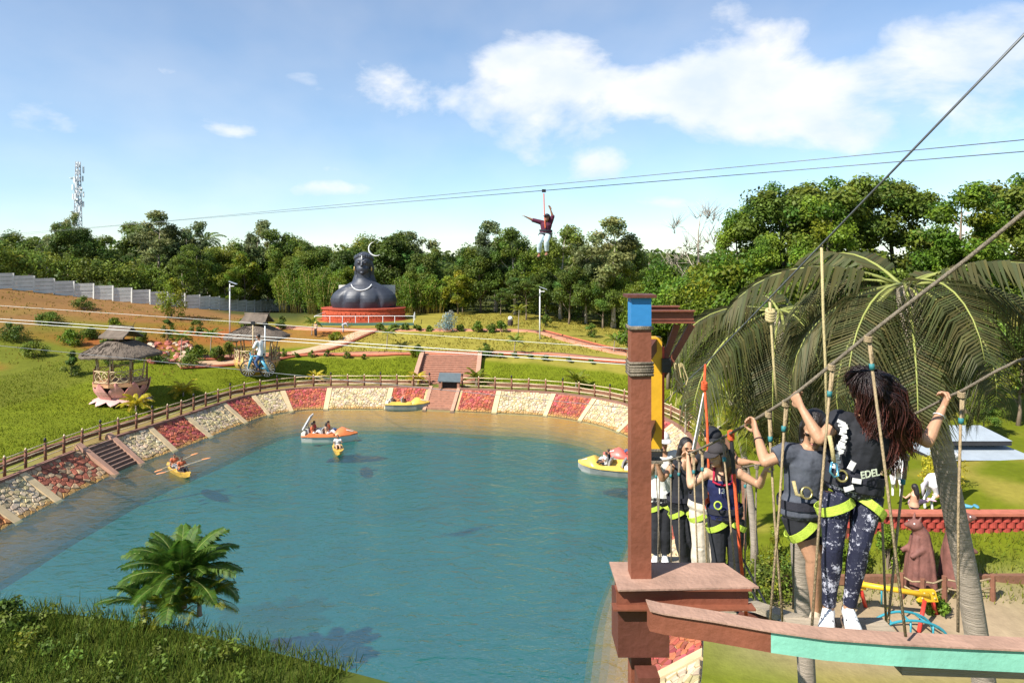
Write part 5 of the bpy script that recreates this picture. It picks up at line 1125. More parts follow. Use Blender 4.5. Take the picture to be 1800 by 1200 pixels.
# tilted white sunshade at the stern
c = T3(-.85, .1, 1.25); root = empty('tilted_canopy', c, 'white square sunshade tilted back over the stern of the orange boat', 'canopy'); b = MB(); Rt = R3@Matrix.Rotation(-1.05,3,'Y'); b.box(c, (1.0,1.0,.05), Rt); b.build('panel', whm, root)
b = MB()
for sx_, sy in ((-1,-1),(1,-1),(1,1),(-1,1)): b.beam(c+Rt@Vector((sx_*.5,sy*.5,.0)), c+Rt@Vector((sx_*.5*(1 if sx_*sy > 0 else -1),sy*.5*(-1 if sx_*sy > 0 else 1),.0)), .05, .09)
b.build('frame', white_metal, root); b = MB(); b.cyl(c, T3(-.8,.1,.45), .025, None, 6); b.build('pole', steelm, root)
boat(wpt(717,716.5)+Vector((0,0,.03)), -.02, 'empty yellow topped pedal boat moored against the jetty bank', yellm, greyh, 3.7)
root, T3, R3 = boat(wpt(1062,829)+Vector((0,0,.03)), PI-.35, 'yellow pedal boat with two riders near the right bank', yellm, greyh, 3.2, 1.7)
rider(T3(-.1,.36,.42), PI/2-.35, 'boat rider in a white shirt lounging in the yellow pedal boat', whm, blk); rider(T3(-.1,-.4,.42), PI/2-.35, 'boat rider in black clothes on the yellow pedal boat', blk, whm)
root, T3, R3 = boat(wpt(1108,812)+Vector((0,0,.03)), PI-.1, 'pink pedal boat behind the yellow one by the right bank', redb, hullm, 3.4)
rider(T3(-.1,-.1,.42), PI/2-.1, 'boat rider with dark hair in the pink pedal boat', vest, denim)
kym = mat('kayak_yellow', (.68,.40,.06), .4, .1, 2, .05, coat=.3); blade_o = mat('paddle_orange', (.72,.30,.12), .5, .1, 3, 0)
def kayak(loc, yaw, label, n, L_, bladem, plabel, riders, tilt):
    loc = Vector(loc); root = empty('kayak', loc, label, 'kayak'); R3 = rz(yaw); T3 = lambda x, y, z: loc+R3@Vector((x, y, z)); b = MB()
    st_ = [(-1,.03,.22),(-.8,.2,.12),(-.4,.34,.04),(.3,.35,.04),(.75,.2,.12),(1,.03,.26)]; b.loft([[T3(x*L_/2, w, .24+.1*x*x), T3(x*L_/2, w*.6, z-.1), T3(x*L_/2, -w*.6, z-.1), T3(x*L_/2, -w, .24+.1*x*x)] for x, w, z in st_]); b.build('hull', kym, root)
    for i in range(n):
        x = (-.5+1.05*i if n > 1 else -.1); b = MB(); b.ell(T3(x, 0, .27), (.36,.26,.05), R3, 14, 6); b.build('cockpit', darkm, root); b = MB(); b.box(T3(x-.3,0,.4), (.06,.4,.3), R3); b.build('seat_back', seatm, root)
        c = T3(x+.28, 0, .62); a = rz(yaw+tilt[i])@Vector((0,1.1,.12)); pd = empty('paddle', c, plabel[i], 'paddle'); b = MB(); b.cyl(c-a, c+a, .018, None, 6); b.build('shaft', bladem if bladem is ironm else railm, pd)
        for s_ in (-1, 1): b = MB(); b.ell(c+a*1.18*s_, (.3,.11,.03), rz(yaw+tilt[i]+PI/2), 12, 6); b.build('blade', bladem, pd, True)
        sh, tr, lab = riders[i]; rider(T3(x-.12, 0, .2), yaw-PI/2, lab, sh, tr, k=.95, wr_a=(-.3,.34,.42), wr_b=(.3,.34,.42), el_a=(-.3,.1,.36), el_b=(.3,.1,.36))
kayak(wpt(314,832)+Vector((0,0,.02)), -.75, 'yellow two seat kayak paddled below the narrow steps', 2, 3.3, blade_o, ('orange bladed paddle of the rear kayaker','orange bladed paddle of the front kayaker'), ((vest, grey_c, 'kayaker in an orange vest over grey sleeves in the rear seat'), (vest, blk, 'kayaker in a coral vest leaning forward in the front seat')), (.35,.0))
kayak(wpt(594,794)+Vector((0,0,.02)), -1.25, 'short yellow kayak pointing away from the orange pedal boat', 1, 2.6, ironm, ('black bladed paddle of the lone kayaker',), ((whm, tan_c, 'lone kayaker in a white shirt holding a black paddle'),), (-.25,))

# ---------------------------------------------------------------- workers on the terrace
g = gp(555, 594); person('person', 'gardener in a pale shirt and yellow hat on the orange path', pose('stand', g, 2.6), (-.3,-1,-.2), skin2, .03, 1., (tan_c,.0,.5,.02), (blk,1.9,.015,.01), (hairm,'short'), cap=(yellm,))
g = gp(604, 586); person('person', 'gardener in grey bending over the orange soil', pose('bend', g, -1.2), (.8,-.3,-.5), skin2, .03, 1., (grey_c,.0,1.4,.02), (grey_c,1.9,.015,.01), (hairm,'short'), cap=(tan_c,))
g = gp(897, 572); root = empty('litter_bin', g, 'dark litter bin with a white animal head on the mound path', 'litter bin'); b = MB(); b.lathe(g, [(.3,0),(.34,.5),(.28,.62)], 10); b.build('drum', darkm, root); b = MB(); b.ell(g+Vector((0,0,.85)), (.28,.26,.26), None, 10, 8); b.build('head', white_metal, root, True)
# ================================================================ cables, zip line, sky cycle
cablem = mat('steel_cable', (.16,.17,.18), .5, .2, 3, 0, metal=.5); whitecable = mat('white_cable', (.72,.72,.68), .5, .05, 3, 0)
def cable(name, a, c, r, m, label, sag=0., group=None, n=24):
    a, c = Vector(a), Vector(c); b = MB(); b.tube([a.lerp(c, i/n)-Vector((0,0,4*sag*(i/n)*(1-i/n))) for i in range(n+1)], r, 6); return b.build(name, m, None, True, label=label, cat='cable', group=group)
zA = (P(1830,243,13.6), P(-40,420,112)); zB = (P(1830,264,13.8), P(-40,416,108))
cable('zip_line', *zA, .010, cablem, 'upper steel zip line cable crossing the sky', group='zip line cables'); cable('zip_line', *zB, .011, cablem, 'lower steel zip line cable carrying the rider', group='zip line cables')
def on_px(seg_, u):        # point of a straight cable seen at photo column u
    a, c = seg_; k = (u-900)/F; t = (k*a.y-a.x)/((c.x-a.x)-k*(c.y-a.y)); return a.lerp(c, t)
zc = on_px(zB, 956); zd = zc.y
def Z(u, v, dd=0.): return P(u, v, zd+dd)
maroon = cloth('maroon_check', (.10,.025,.05), .4, 30); strapm = mat('strap_dark', (.02,.02,.03), .8, .2, 10, .2); orangestrap = mat('strap_orange', (.6,.12,.04), .7, .1, 10, .1)
def ZK(u, v, dd=0.):
    """figure pixels (zoomed by 9.23 from (900,340)) to space"""
    return Z(900+u/9.23, 340+v/9.23, dd)
kz = 84/F*zd/1.42
J = dict(pelvis=ZK(548,640), waist=ZK(550,585), neck=ZK(556,460), head=ZK(568,395,-.06), sh_a=ZK(492,475), sh_b=ZK(622,470), el_a=ZK(345,435,-.05), el_b=ZK(660,375,-.05), wr_a=ZK(235,385,-.1), wr_b=ZK(628,270,-.1), hip_a=ZK(505,655), hip_b=ZK(590,655), kn_a=ZK(445,800,-.18), kn_b=ZK(560,780,-.2), an_a=ZK(440,985,-.05), an_b=ZK(560,960,-.05), toe_a=ZK(435,1055,-.16), toe_b=ZK(555,1035,-.16))
rider_z, J, Rz_ = person('person', 'zip line rider in a maroon shirt and pale jeans with arms flung wide', J, (-.35,-1,.25), skin2, .017, kz, (maroon,-.02,1.15,.02), (jean_l,1.85,.016,.012), (hairm,'short'), (mat('brown_shoe', (.28,.12,.07), .6, .1, 5, .1), soleb), cap=(strapm,), detail=True)
root = empty('trolley', zc, 'pulley trolley and lanyard hanging the zip line rider from the cable', 'trolley'); b = MB(); b.box(zc-Vector((0,0,.01)), (.13,.05,.10)); b.build('pulley', ironm, root); b = MB(); b.tube([zc-Vector((0,0,.1)), ZK(525,340,-.1), ZK(540,560,-.16)], .02, 6); b.build('lanyard', orangestrap, root)
def strap(parent, J_, t, k, m, w=.045, name='waist_belt', infl=.03, hipw=1., waist=1., chest=1., z=0.):
    """flat band round the torso at station t"""
    rg = torso_rings(J_, k, t-.03, t+.03, infl, hipw=hipw, waist=waist, chest=chest); b = MB(); c0 = sum(rg[0], Vector())/len(rg[0]); c1 = sum(rg[-1], Vector())/len(rg[-1]); ax = (c1-c0).normalized(); mid = [(p+q_)/2 for p, q_ in zip(rg[0], rg[-1])]
    cc = sum(mid, Vector())/len(mid); rows = []
    for p in mid+mid[:1]: o = (p-cc).normalized(); rows.append([p-ax*w/2*1., p+ax*w/2, p+ax*w/2+o*.008, p-ax*w/2+o*.008])
    b.loft(rows, False, True); return b.build(name, m, parent)
def leg_loop(parent, hip, knee, t, k, m, infl=.02, w=.05, tilt=(0,0,0), hipw=1.):
    c = hip.lerp(knee, t); ax = ((knee-hip).normalized()+Vector(tilt)).normalized(); x, y, _ = frame(ax); r_ = (ipol(t, LEG_U)*hipw**.5+infl)*k; b = MB(); rows = []
    for i in range(19): a = 2*PI*i/18; o = x*math.cos(a)+y*math.sin(a); rows.append([c+o*r_-ax*w/2, c+o*r_+ax*w/2, c+o*(r_+.007)+ax*w/2, c+o*(r_+.007)-ax*w/2])
    b.loft(rows, False, True); return b.build('leg_loop', m, parent)
hz_ = empty('harness', J['pelvis'], 'dark climbing harness worn by the zip line rider', 'harness'); strap(hz_, J, .28, kz, strapm, .05, infl=.045)
for s_ in 'ab': leg_loop(hz_, J['hip_'+s_], J['kn_'+s_], .2, kz, strapm, .03)
# sky cycle: bicycle riding a cable across the pond
dc = 31.
def line_uv(u, v0, v1): return lerp(v0, v1, (u-115)/(1093-115))
dd_ = lambda u: 1/lerp(1/31., 1/25.6, (u-455)/(1180-455))
def cy(v0, v1, r, m, label, group='sky cycle cables'):
    a, c = [P(u, line_uv(u, v0, v1), dd_(u)) for u in (-70, 1136)]; return cable('sky_cycle_cable', a, c, r, m, label, group=group), (a, c)
_, w1 = cy(568, 634, .013, whitecable, 'upper of two white cables stretched across the far lawn'); _, w2 = cy(573.5, 640, .013, whitecable, 'lower of two white cables stretched across the far lawn'); _, w3 = cy(545, 612, .008, whitecable, 'thin overhead safety cable above the sky cyclist'); _, w4 = cy(619, 716, .012, cablem, 'thin cable under the wheels of the sky bicycle')
for u, lab in ((-70, 'steel cable mast on the left bank'), (1136, 'steel cable mast at the foot of the right bank')):
    a = P(u, 520, dd_(u)); b = MB(); b.tube([Vector((a.x, a.y, zf(a.x, a.y)-(.2 if u < 0 else 1.9))), Vector((a.x, a.y, P(u, line_uv(u, 545, 612)-8, dd_(u)).z))], [.12,.1], 10); b.build('cable_mast', steelm, None, True, label=lab, cat='mast')
def C(x, y, dd=0.): return P(390+x*130/1200, 550+y*130/1200, dc+dd)      # from the zoomed crop of the cyclist
bikeblue = mat('bike_blue', (.10,.36,.50), .4, .1, 5, .05); tyre = mat('tyre', (.03,.03,.03), .8, .2, 8, .2)
wc = [C(430,900), C(735,905)]; root = empty('sky_bicycle', C(580,1010), 'blue bicycle hung from white poles riding a cable over the pond', 'bicycle'); wr_ = .34
for c in wc:
    b = MB(); b.tube([c+Vector((math.cos(a)*wr_, 0, math.sin(a)*wr_)) for a in np.linspace(0, 2*PI, 25)], .028, 6); wo = b.build('wheel', tyre, root, True)
    for k in range(8): a = k*PI/8; b = MB(); b.beam(c-Vector((math.cos(a)*wr_,0,math.sin(a)*wr_)), c+Vector((math.cos(a)*wr_,0,math.sin(a)*wr_)), .007, .007); b.build('spoke', white_metal, wo)
b = MB(); bb = C(590,890); hd0, hd1 = C(470,700), C(455,640); st0 = C(650,700)
for a, c in ((bb, hd0), (bb, st0), (hd0, st0), (st0, wc[1]), (bb, wc[1])): b.tube([a, c], .03, 7)
b.build('frame', bikeblue, root, True); b = MB(); b.tube([hd1, hd0, wc[0]], .032, 7); b.build('fork', bikeblue, root, True); b = MB(); b.tube([hd1+Vector((-.1,-.28,.06)), hd1, hd1+Vector((-.1,.28,.06))], .018, 6); b.build('handlebar', ironm, root, True)
b = MB(); b.ell(C(650,672), (.16,.09,.05), None, 10, 6); b.build('saddle', ironm, root, True)
b = MB(); b.tube([C(440,860,-.06), C(470,760,-.06), C(500,690,-.06)], [.05,.07,.04], 7); b.build('front_guard', bikeblue, root, True); b = MB(); b.tube([C(640,770,-.06), C(690,830,-.06), C(760,960,-.06)], [.04,.065,.05], 7); b.build('rear_guard', bikeblue, root, True)
for x, m in ((505, bamb), (700, white_metal)):
    b = MB(); tp_ = P(390+x*.1083, line_uv(390+x*.1083, 545, 612), dc); b.tube([tp_, C(x, 700)], .028, 7); b.build('hanger_pole', m, root, True); b = MB(); b.box(tp_, (.16,.08,.14)); b.build('pulley', ironm, root)
J = dict(pelvis=C(630,690), waist=C(635,590), neck=C(612,445), head=C(588,385,-.03), sh_a=C(560,480,-.16), sh_b=C(660,480,.14), el_a=C(520,560,-.18), el_b=C(590,590,.2), wr_a=C(485,500,-.15), wr_b=C(470,620,.25), hip_a=C(612,690,-.09), hip_b=C(640,690,.09), kn_a=C(545,800,-.12), kn_b=C(560,770,.12), an_a=C(600,925,-.1), an_b=C(560,900,.1), toe_a=C(545,965,-.1), toe_b=C(510,930,.1))
kc = .92; person('person', 'cyclist in a white shirt riding the blue sky bicycle', J, (-1,-.35,-.15), skin2, .02, kc, (whm,-.02,1.2,.025), (denim,1.75,.015,.0), (hairm,'short'), (strapm, soleb))

# ================================================================ rope bridge course
ropem = mat('hemp_rope', (.36,.27,.155), .95, .3, 40, .8, 160, stretch=(1,1,.35)); darkrope = mat('weathered_rope', (.20,.165,.12), .95, .3, 40, .8, 160, stretch=(1,1,.35)); yrope = mat('yellow_rope', (.50,.41,.20), .9, .2, 40, .6, 160); orope = mat('orange_rope', (.66,.10,.03), .8, .25, 45, .6, 160); tealm = mat('teal_tape', (.03,.17,.18), .6, .1, 8, .1)
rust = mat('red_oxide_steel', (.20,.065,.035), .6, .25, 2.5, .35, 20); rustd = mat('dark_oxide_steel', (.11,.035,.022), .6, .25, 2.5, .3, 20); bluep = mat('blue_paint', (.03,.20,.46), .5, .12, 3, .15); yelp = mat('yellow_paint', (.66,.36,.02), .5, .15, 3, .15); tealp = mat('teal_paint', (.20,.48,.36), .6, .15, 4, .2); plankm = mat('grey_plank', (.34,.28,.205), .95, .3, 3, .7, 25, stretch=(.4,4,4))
zg = 1.3
# front column: oxide red below, blue above, with rope lashings
pc = P(1124, 1022, 4.8); PW = .136; root = empty('steel_column', (pc.x, pc.y, zg), 'square red oxide steel column with blue upper part and rope lashings', 'column'); zb0 = CAMZ-(572-HZ)/F*4.8; ztop = CAMZ-(522-HZ)/F*4.8
b = MB(); b.box((pc.x, pc.y, (zg+zb0)/2), (PW, PW, zb0-zg)); b.build('shaft', rust, root); b = MB(); b.box((pc.x, pc.y, (zb0+ztop)/2), (PW, PW, ztop-zb0)); b.build('blue_shaft', bluep, root); b = MB(); b.box((pc.x, pc.y, ztop+.01), (PW+.06, PW+.06, .02)); b.build('cap_plate', rustd, root)
def lash(zc_, n, r_=.008):
    for i in range(n):
        b = MB(); h = PW/2+r_*.9; z = zc_+i*r_*2.0; j = [random.Random(i+n).uniform(-.006,.006) for _ in range(5)]; b.tube([Vector((pc.x+sx_*h, pc.y+sy*h, z+jj)) for (sx_, sy), jj in zip(((-1,-1),(1,-1),(1,1),(-1,1),(-1,-1)), j)], r_, 6); b.build('lashing', darkrope, root, True)
lash(CAMZ-(577-HZ)/F*4.8, 2, .009); lash(CAMZ-(656-HZ)/F*4.8, 5, .010)
# yellow column and bracket landing behind it
py = P(1148, 790, 5.7); ztp = CAMZ-(592-HZ)/F*5.7; zbt = CAMZ-(790-HZ)/F*5.7; root = empty('yellow_post', (py.x, py.y, zbt), 'short yellow steel post hung behind the red oxide column with a bracketed landing', 'post')
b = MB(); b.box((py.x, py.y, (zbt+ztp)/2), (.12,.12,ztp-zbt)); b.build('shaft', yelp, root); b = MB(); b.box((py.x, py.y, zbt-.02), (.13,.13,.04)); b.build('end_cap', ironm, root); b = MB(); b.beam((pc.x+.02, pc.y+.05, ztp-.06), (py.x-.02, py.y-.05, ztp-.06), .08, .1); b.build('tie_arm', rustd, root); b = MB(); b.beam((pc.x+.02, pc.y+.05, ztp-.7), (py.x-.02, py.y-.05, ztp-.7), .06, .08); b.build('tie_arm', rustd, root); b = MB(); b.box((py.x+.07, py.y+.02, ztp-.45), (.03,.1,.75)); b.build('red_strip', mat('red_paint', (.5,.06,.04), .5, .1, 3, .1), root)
l0 = P(1140, 575, 5.5); b = MB(); b.box((l0.x+.16, 5.75, CAMZ-(562-HZ)/F*5.5), (.36,.55,.012)); b.build('landing_plate', rustd, root)
for y in (5.5, 6.0): b = MB(); zz = CAMZ-(556-HZ)/F*5.5; b.box((l0.x+.165, y, zz), (.37,.03,.085)); b.box((l0.x+.165, y-.02, zz+.045), (.38,.06,.01)); b.box((l0.x+.165, y-.02, zz-.045), (.38,.06,.01)); b.build('landing_channel', rust, root)
for dx in (.02, .14): b = MB(); b.beam((py.x+.05+dx*.3, 5.72, ztp-.30), (py.x+.18+dx, 5.72, CAMZ-(575-HZ)/F*5.5), .03, .05); b.build('brace', rust, root)
b = MB(); b.box((py.x+.09, py.y-.07, ztp-.22), (.07,.05,.11)); b.build('clamp', ironm, root); r = random.Random(2)
b = MB()
for i in range(14): p = Vector((py.x+.14+r.uniform(-.03,.08), py.y-.1+r.uniform(-.04,.04), ztp-.2)); b.tube([p, p+Vector((r.uniform(-.03,.05),0,-.12)), p+Vector((r.uniform(-.05,.1),r.uniform(-.04,.04),-r.uniform(.2,.36)))], [.007,.006,.003], 4)
b.build('rope_tassel', yrope, root)
for z in (ztp-.9, ztp-1.0): b = MB(); b.box((py.x, py.y, z), (.135,.135,.018)); b.build('band', darkrope, root)
# deck at the column
root = empty('steel_platform', (pc.x+.2, 4.85, 10.5), 'red oxide steel platform with a dusty deck plate at the column foot', 'platform'); z0 = CAMZ-(1034-HZ)/F*4.62; xa, xb = (1085-900)/F*4.62, (1318-900)/F*4.62
deckd = mat('dusty_plate', (.36,.22,.16), .85, .25, 4, .4, 30); b = MB(); b.poly([(xa, 4.58, z0), (xb+.06, 4.62, z0), (xb-.06, 4.98, z0), (xa, 5.0, z0)], (0,0,.012)); b.build('deck_plate', deckd, root)
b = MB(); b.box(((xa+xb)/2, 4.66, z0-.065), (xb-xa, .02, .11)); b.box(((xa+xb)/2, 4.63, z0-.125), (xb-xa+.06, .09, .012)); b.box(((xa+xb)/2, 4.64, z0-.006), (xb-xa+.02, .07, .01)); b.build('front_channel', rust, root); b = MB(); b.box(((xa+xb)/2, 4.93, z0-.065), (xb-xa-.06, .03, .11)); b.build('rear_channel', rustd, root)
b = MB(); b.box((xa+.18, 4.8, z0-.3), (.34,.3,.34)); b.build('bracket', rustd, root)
# sweeping beam in front, oxide red then teal
A = [P(1140,1083,4.42), P(1165,1089,4.40), P(1250,1102,4.34), P(1352,1120,4.28), P(1445,1133,4.22), P(1560,1142,4.16), P(1720,1150,4.1), P(1900,1158,4.0)]
root = empty('curved_beam', A[0]-Vector((0,0,.1)), 'long shallow curved steel beam painted oxide red and teal', 'beam')
for sl_, m in ((A[:4], rust), (A[3:], tealp)):
    b = MB(); b.loft([[p+Vector((0,-.03,.055)), p+Vector((0,.05,.055)), p+Vector((0,.05,-.075)), p+Vector((0,-.03,-.075))] for p in sl_]); b.build('beam_web', m, root)
b = MB(); b.loft([[p+Vector((0,-.05,.056)), p+Vector((0,.09,.056)), p+Vector((0,.09,.066)), p+Vector((0,-.05,.066))] for p in A]); b.build('beam_flange', deckd, root)
for x, y in ((A[0].x+.02, 4.45), (A[-1].x, 4.0)):
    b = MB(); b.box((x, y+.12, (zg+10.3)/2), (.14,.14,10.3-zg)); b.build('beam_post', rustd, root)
# hand ropes
def dr(u): return ipol(u, [(1120,9.2),(1145,8.8),(1177,8.2),(1206,7.4),(1230,6.8),(1270,6.0),(1319,5.1),(1351,4.85),(1396,4.6),(1462,4.4),(1526,4.2),(1585,4.05),(1700,3.8),(1830,3.5)])
HR = [P(u, v, dr(u)) for u, v in ((1128,813),(1145,811),(1177,808),(1206,799),(1230,789),(1270,769),(1319,742),(1351,723),(1381,704),(1396,694),(1462,641),(1526,589),(1585,543),(1700,455),(1830,350))]+[Vector((2.75,3.4,13.42))]
HRp = catmull([tuple(p) for p in HR], .12, False)
def twist(name, path_, r_, m, label, group=None, cat='rope'):
    b = MB(); b.tube(path_, r_, 7); return b.build(name, m, None, True, label=label, cat=cat, group=group)
twist('hand_rope', HRp, .0115, darkrope, 'thick hand rope rising past the gripping hands on the near side of the bridge')
HB = [P(u, v, d) for u, v, d in ((1150,828,9.4),(1250,832,8.2),(1322,818,7.4),(1350,816,6.8),(1430,792,5.9),(1520,762,5.3),(1606,728,4.95),(1666,698,4.62),(1692,686,4.5),(1830,624,4.1))]+[Vector((3.45,3.9,12.28))]
twist('hand_rope', catmull([tuple(p) for p in HB], .12, False), .010, darkrope, 'second hand rope held behind the long haired woman on the far side')
twist('safety_line', [P(1140,732,9.4), P(1240,640,7.6), P(1330,548,6.2), P(1420,455,5.2), P(1560,310,4.3), P(1840,20,3.2), Vector((2.75,3.4,14.3))], .007, cablem, 'thin overhead safety cable running up to the palms')
for x, y, zt_, lab in ((2.75,3.4,14.5,'tall oxide red anchor post of the near hand rope'), (3.45,3.9,12.6,'oxide red anchor post of the far hand rope')):
    b = MB(); b.box((x, y, (zg+zt_)/2), (.13,.13,zt_-zg)); b.build('anchor_post', rust, None, label=lab, cat='post')
e_ = zB[0]; b = MB(); b.tube([Vector((e_.x+.1, e_.y, zf(e_.x, e_.y)-.2)), Vector((e_.x+.1, e_.y, zA[0].z+.3))], [.14,.11], 10); b.build('zip_mast', steelm, None, True, label='steel mast anchoring the two zip line cables', cat='mast')
# vertical ropes, each knotted on a hand rope
def vrope(u0, v0, d0, u1, v1, d1, lab, m=ropem, r_=.009, knot=True, tape=True):
    a, c = P(u0, v0, d0), P(u1, v1, d1); root = empty('hanger_rope', c, lab, 'rope', 'hanger ropes of the rope bridge'); mid = a.lerp(c, .5)+Vector((random.Random(u0).uniform(-.01,.01),0,0)); b = MB(); b.tube([a, mid, c], r_, 6); b.build('strand', m, root, True)
    if knot:
        b = MB(); 
        for i in range(3): b.tube([a+Vector((math.cos(q_)*.018, math.sin(q_)*.018, -.012*i+.004*math.sin(q_))) for q_ in np.linspace(0, 2*PI, 10)], .008, 5)
        b.tube([a+Vector((.008,-.006,-.02)), a+(c-a).normalized()*.16+Vector((.012,-.004,0))], .0075, 5); b.build('knot', m, root, True)
        if tape: b = MB(); t0 = a+(c-a).normalized()*.16; b.cyl(t0, t0+(c-a).normalized()*.035, r_*1.9, None, 8); b.build('tape', tealm, root, True)
NV = 'hemp hanger rope knotted to the near hand rope by the '
for a in [(1462,642,4.4,1427,1104,4.36,'hemp hanger rope crossing in front of the grey shirt'),(1526,592,4.2,1592,1118,4.12,'hemp hanger rope hanging across the long haired woman'),(1381,706,4.7,1353,1094,4.6,'left of two crossing hanger ropes beside the grey shirt'),(1351,725,4.85,1376,1098,4.7,'right of two crossing hanger ropes beside the grey shirt'),(1592,800,4.8,1560,1106,4.6,'slack hanger rope ending right of the black trousers knee'),(1548,760,5.2,1558,1104,4.9,'thin hanger rope behind the splashed leggings'),
          (1270,771,6.0,1293,1016,5.4,'hanger rope passing the navy top'),(1233,791,6.8,1243,1006,6.4,'hanger rope in front of the cream trousers'),(1218,797,7.1,1227,1004,6.7,'hanger rope left of the cream trousers'),(1193,804,7.8,1195,1004,7.6,'hanger rope in front of the black trouser leg with dark shoe'),(1179,808,8.2,1180,1000,8.0,'hanger rope between the white shoes and the dark shoe'),(1152,811,8.7,1162,1004,8.4,'left hanger rope in front of the white cap wearer'),(1160,811,8.6,1156,1004,8.4,'right hanger rope in front of the white cap wearer'),(1330,818,7.2,1327,1070,6.8,'thin far hanger rope right of the navy top'),(1310,824,7.6,1308,1060,7.2,'far hanger rope behind the orange rope'),(1300,835,8,1301,1030,7.7,'far hanger rope behind the navy top'),(1400,800,6.0,1394,1070,5.8,'far hanger rope over the child in orange'),(1690,690,4.5,1684,1110,4.4,'hanger rope at the palm trunk')]:
    vrope(*a[:6], a[6], darkrope if a[2] > 7.15 or a[0] in (1400,1330) else ropem, .008 if a[2] > 5.5 else .0085)
def rope(name, pts, r_, m, lab, knots=()):
    b = MB(); b.tube(pts, r_, 7); root = empty(name, pts[-1], lab, 'rope'); b.build('strand', m, root, True)
    for p, s_ in knots: b = MB(); [b.tube([Vector(p)+Vector((math.cos(q_)*s_, math.sin(q_)*s_*.7, (i-1.5)*s_*.75+.5*s_*math.sin(q_))) for q_ in np.linspace(0, 2*PI, 10)], s_*.55, 6) for i in range(4)]; b.build('knot', m, root, True)
rope('orange_rope', [P(1286,772,5.75), P(1290,830,5.72), P(1300,960,5.66), P(1312,1085,5.6)], .014, orope, 'long orange rope hanging right of the navy top', [(P(1285,765,5.75), .02)])
b = MB(); b.cyl(P(1286,776,5.72), P(1290,832,5.7), .017, None, 8); b.build('rope_sleeve', ironm, None, label='black sleeve round the top of the long orange rope', cat='sleeve')
rope('orange_rope', [P(1240,641,7.58), P(1238,672,7.4), P(1243,740,7.3), P(1246,830,7.25), P(1247,885,7.25)], .014, orope, 'orange safety rope tied above the man in the dark cap', [(P(1238,678,7.38), .024), (P(1246,886,7.25), .028)])
b = MB(); b.beam(P(1239,690,7.4), P(1218,798,7.5), .06, .012); b.build('webbing', whm, None, label='white webbing sling slanting down beside the orange safety rope', cat='strap')
rope('yellow_rope', [P(1353,524,5.95), P(1355,560,5.93), P(1360,640,5.9), P(1366,705,5.9)], .011, yrope, 'yellow rope with a large knot hanging before the palm fronds', [(P(1354,554,5.93), .03)])
rope('yellow_rope', [P(1444,430,5.04), P(1447,545,5.0), P(1451,640,5.0), P(1454,760,5.0)], .010, yrope, 'plain yellow rope hanging behind the raised arm')
# planks underfoot
def plank(pts, t, lab):
    b = MB(); b.poly(pts, (0,0,-t)); return b.build('plank', plankm, None, label=lab, cat='plank')
zA_ = CAMZ-(1104-HZ)/F*4.5
xl = lambda u, d: (u-900)/F*d
plank([(xl(1395,4.45), 4.36, zA_), (xl(1575,4.45), 4.36, zA_), (xl(1575,4.45), 4.62, zA_+.01), (xl(1395,4.45), 4.62, zA_+.01)], .05, 'grey plank under the two women in front'); b = MB(); b.box((xl(1548,4.3), 4.33, zA_-.03), (.13,.08,.065)); b.build('plank_block', plankm, None, label='short timber block on the end of the front plank', cat='timber')
plank([(xl(1570,4.3), 4.2, zA_-.07), (xl(1830,4.3), 4.2, zA_-.1), (xl(1830,4.3), 4.42, zA_-.1), (xl(1570,4.3), 4.42, zA_-.07)], .05, 'lower grey plank leading past the palm trunk')
for i, (u0, u1, v, d, lab) in enumerate([(1140,1200,986,8.9,'rear plank under the white shoes'),(1140,1235,1000,8.35,'plank under the dark shoe'),(1180,1300,1034,7.6,'plank under the cream trousers'),(1215,1330,1062,7.05,'plank under the woman in the navy top'),(1140,1190,1016,7.9,'narrow slat below the hanger ropes')]):
    z = CAMZ-(v-HZ)/F*d; plank([(xl(u0,d), d-.14, z), (xl(u1,d), d-.14, z), (xl(u1,d), d+.14, z), (xl(u0,d), d+.14, z)], .045, lab)
b = MB(); b.beam(P(1318,1062,6.2), P(1402,1090,5.6), .14, .05); b.build('walkway_beam', plankm, None, label='weathered grey timber slanting down from the platform', cat='timber'); b = MB(); b.beam(P(1300,1085,6.2), P(1460,1098,5.8), .06, .08); b.build('walkway_beam', rustd, None, label='rusty rail under the weathered timber', cat='rail')
for k, (a, c) in enumerate(((P(1294,960,7.6), P(1352,1072,6.4)), (P(1290,985,7.6), P(1340,1068,6.4)))): cable('guy_wire', a, c, .012, ironm, 'upper black guy wire below the platform edge' if k == 0 else 'lower black guy wire below the platform edge')
for s0, lab in ((HB, 'far bridge cable under the planks'),):
    twist('bridge_cable', [P(1140,992,9.1), P(1220,1042,7.6), P(1330,1078,6.4), P(1450,1112,4.7), P(1600,1128,4.35), P(1830,1140,4.1)], .011, cablem, 'steel bridge cable carrying the planks')

# ---------------------------------------------------------------- the people on the bridge
lime_s = mat('lime_webbing', (.42,.55,.06), .7, .12, 20, .3, 120); navy = cloth('navy_vest', (.018,.022,.075)); crimson = cloth('crimson_trim', (.38,.02,.05)); creamc = cloth('cream_trousers', (.56,.49,.40)); stone_w = cloth('white_tank', (.66,.67,.62)); metalg = mat('brass', (.55,.47,.2), .35, .15, 8, .1, metal=.8); bluemet = mat('blue_anodised', (.12,.38,.55), .3, .1, 5, 0, metal=.6); suede = mat('suede_sole', (.20,.14,.10), .8, .2, 8, .2)
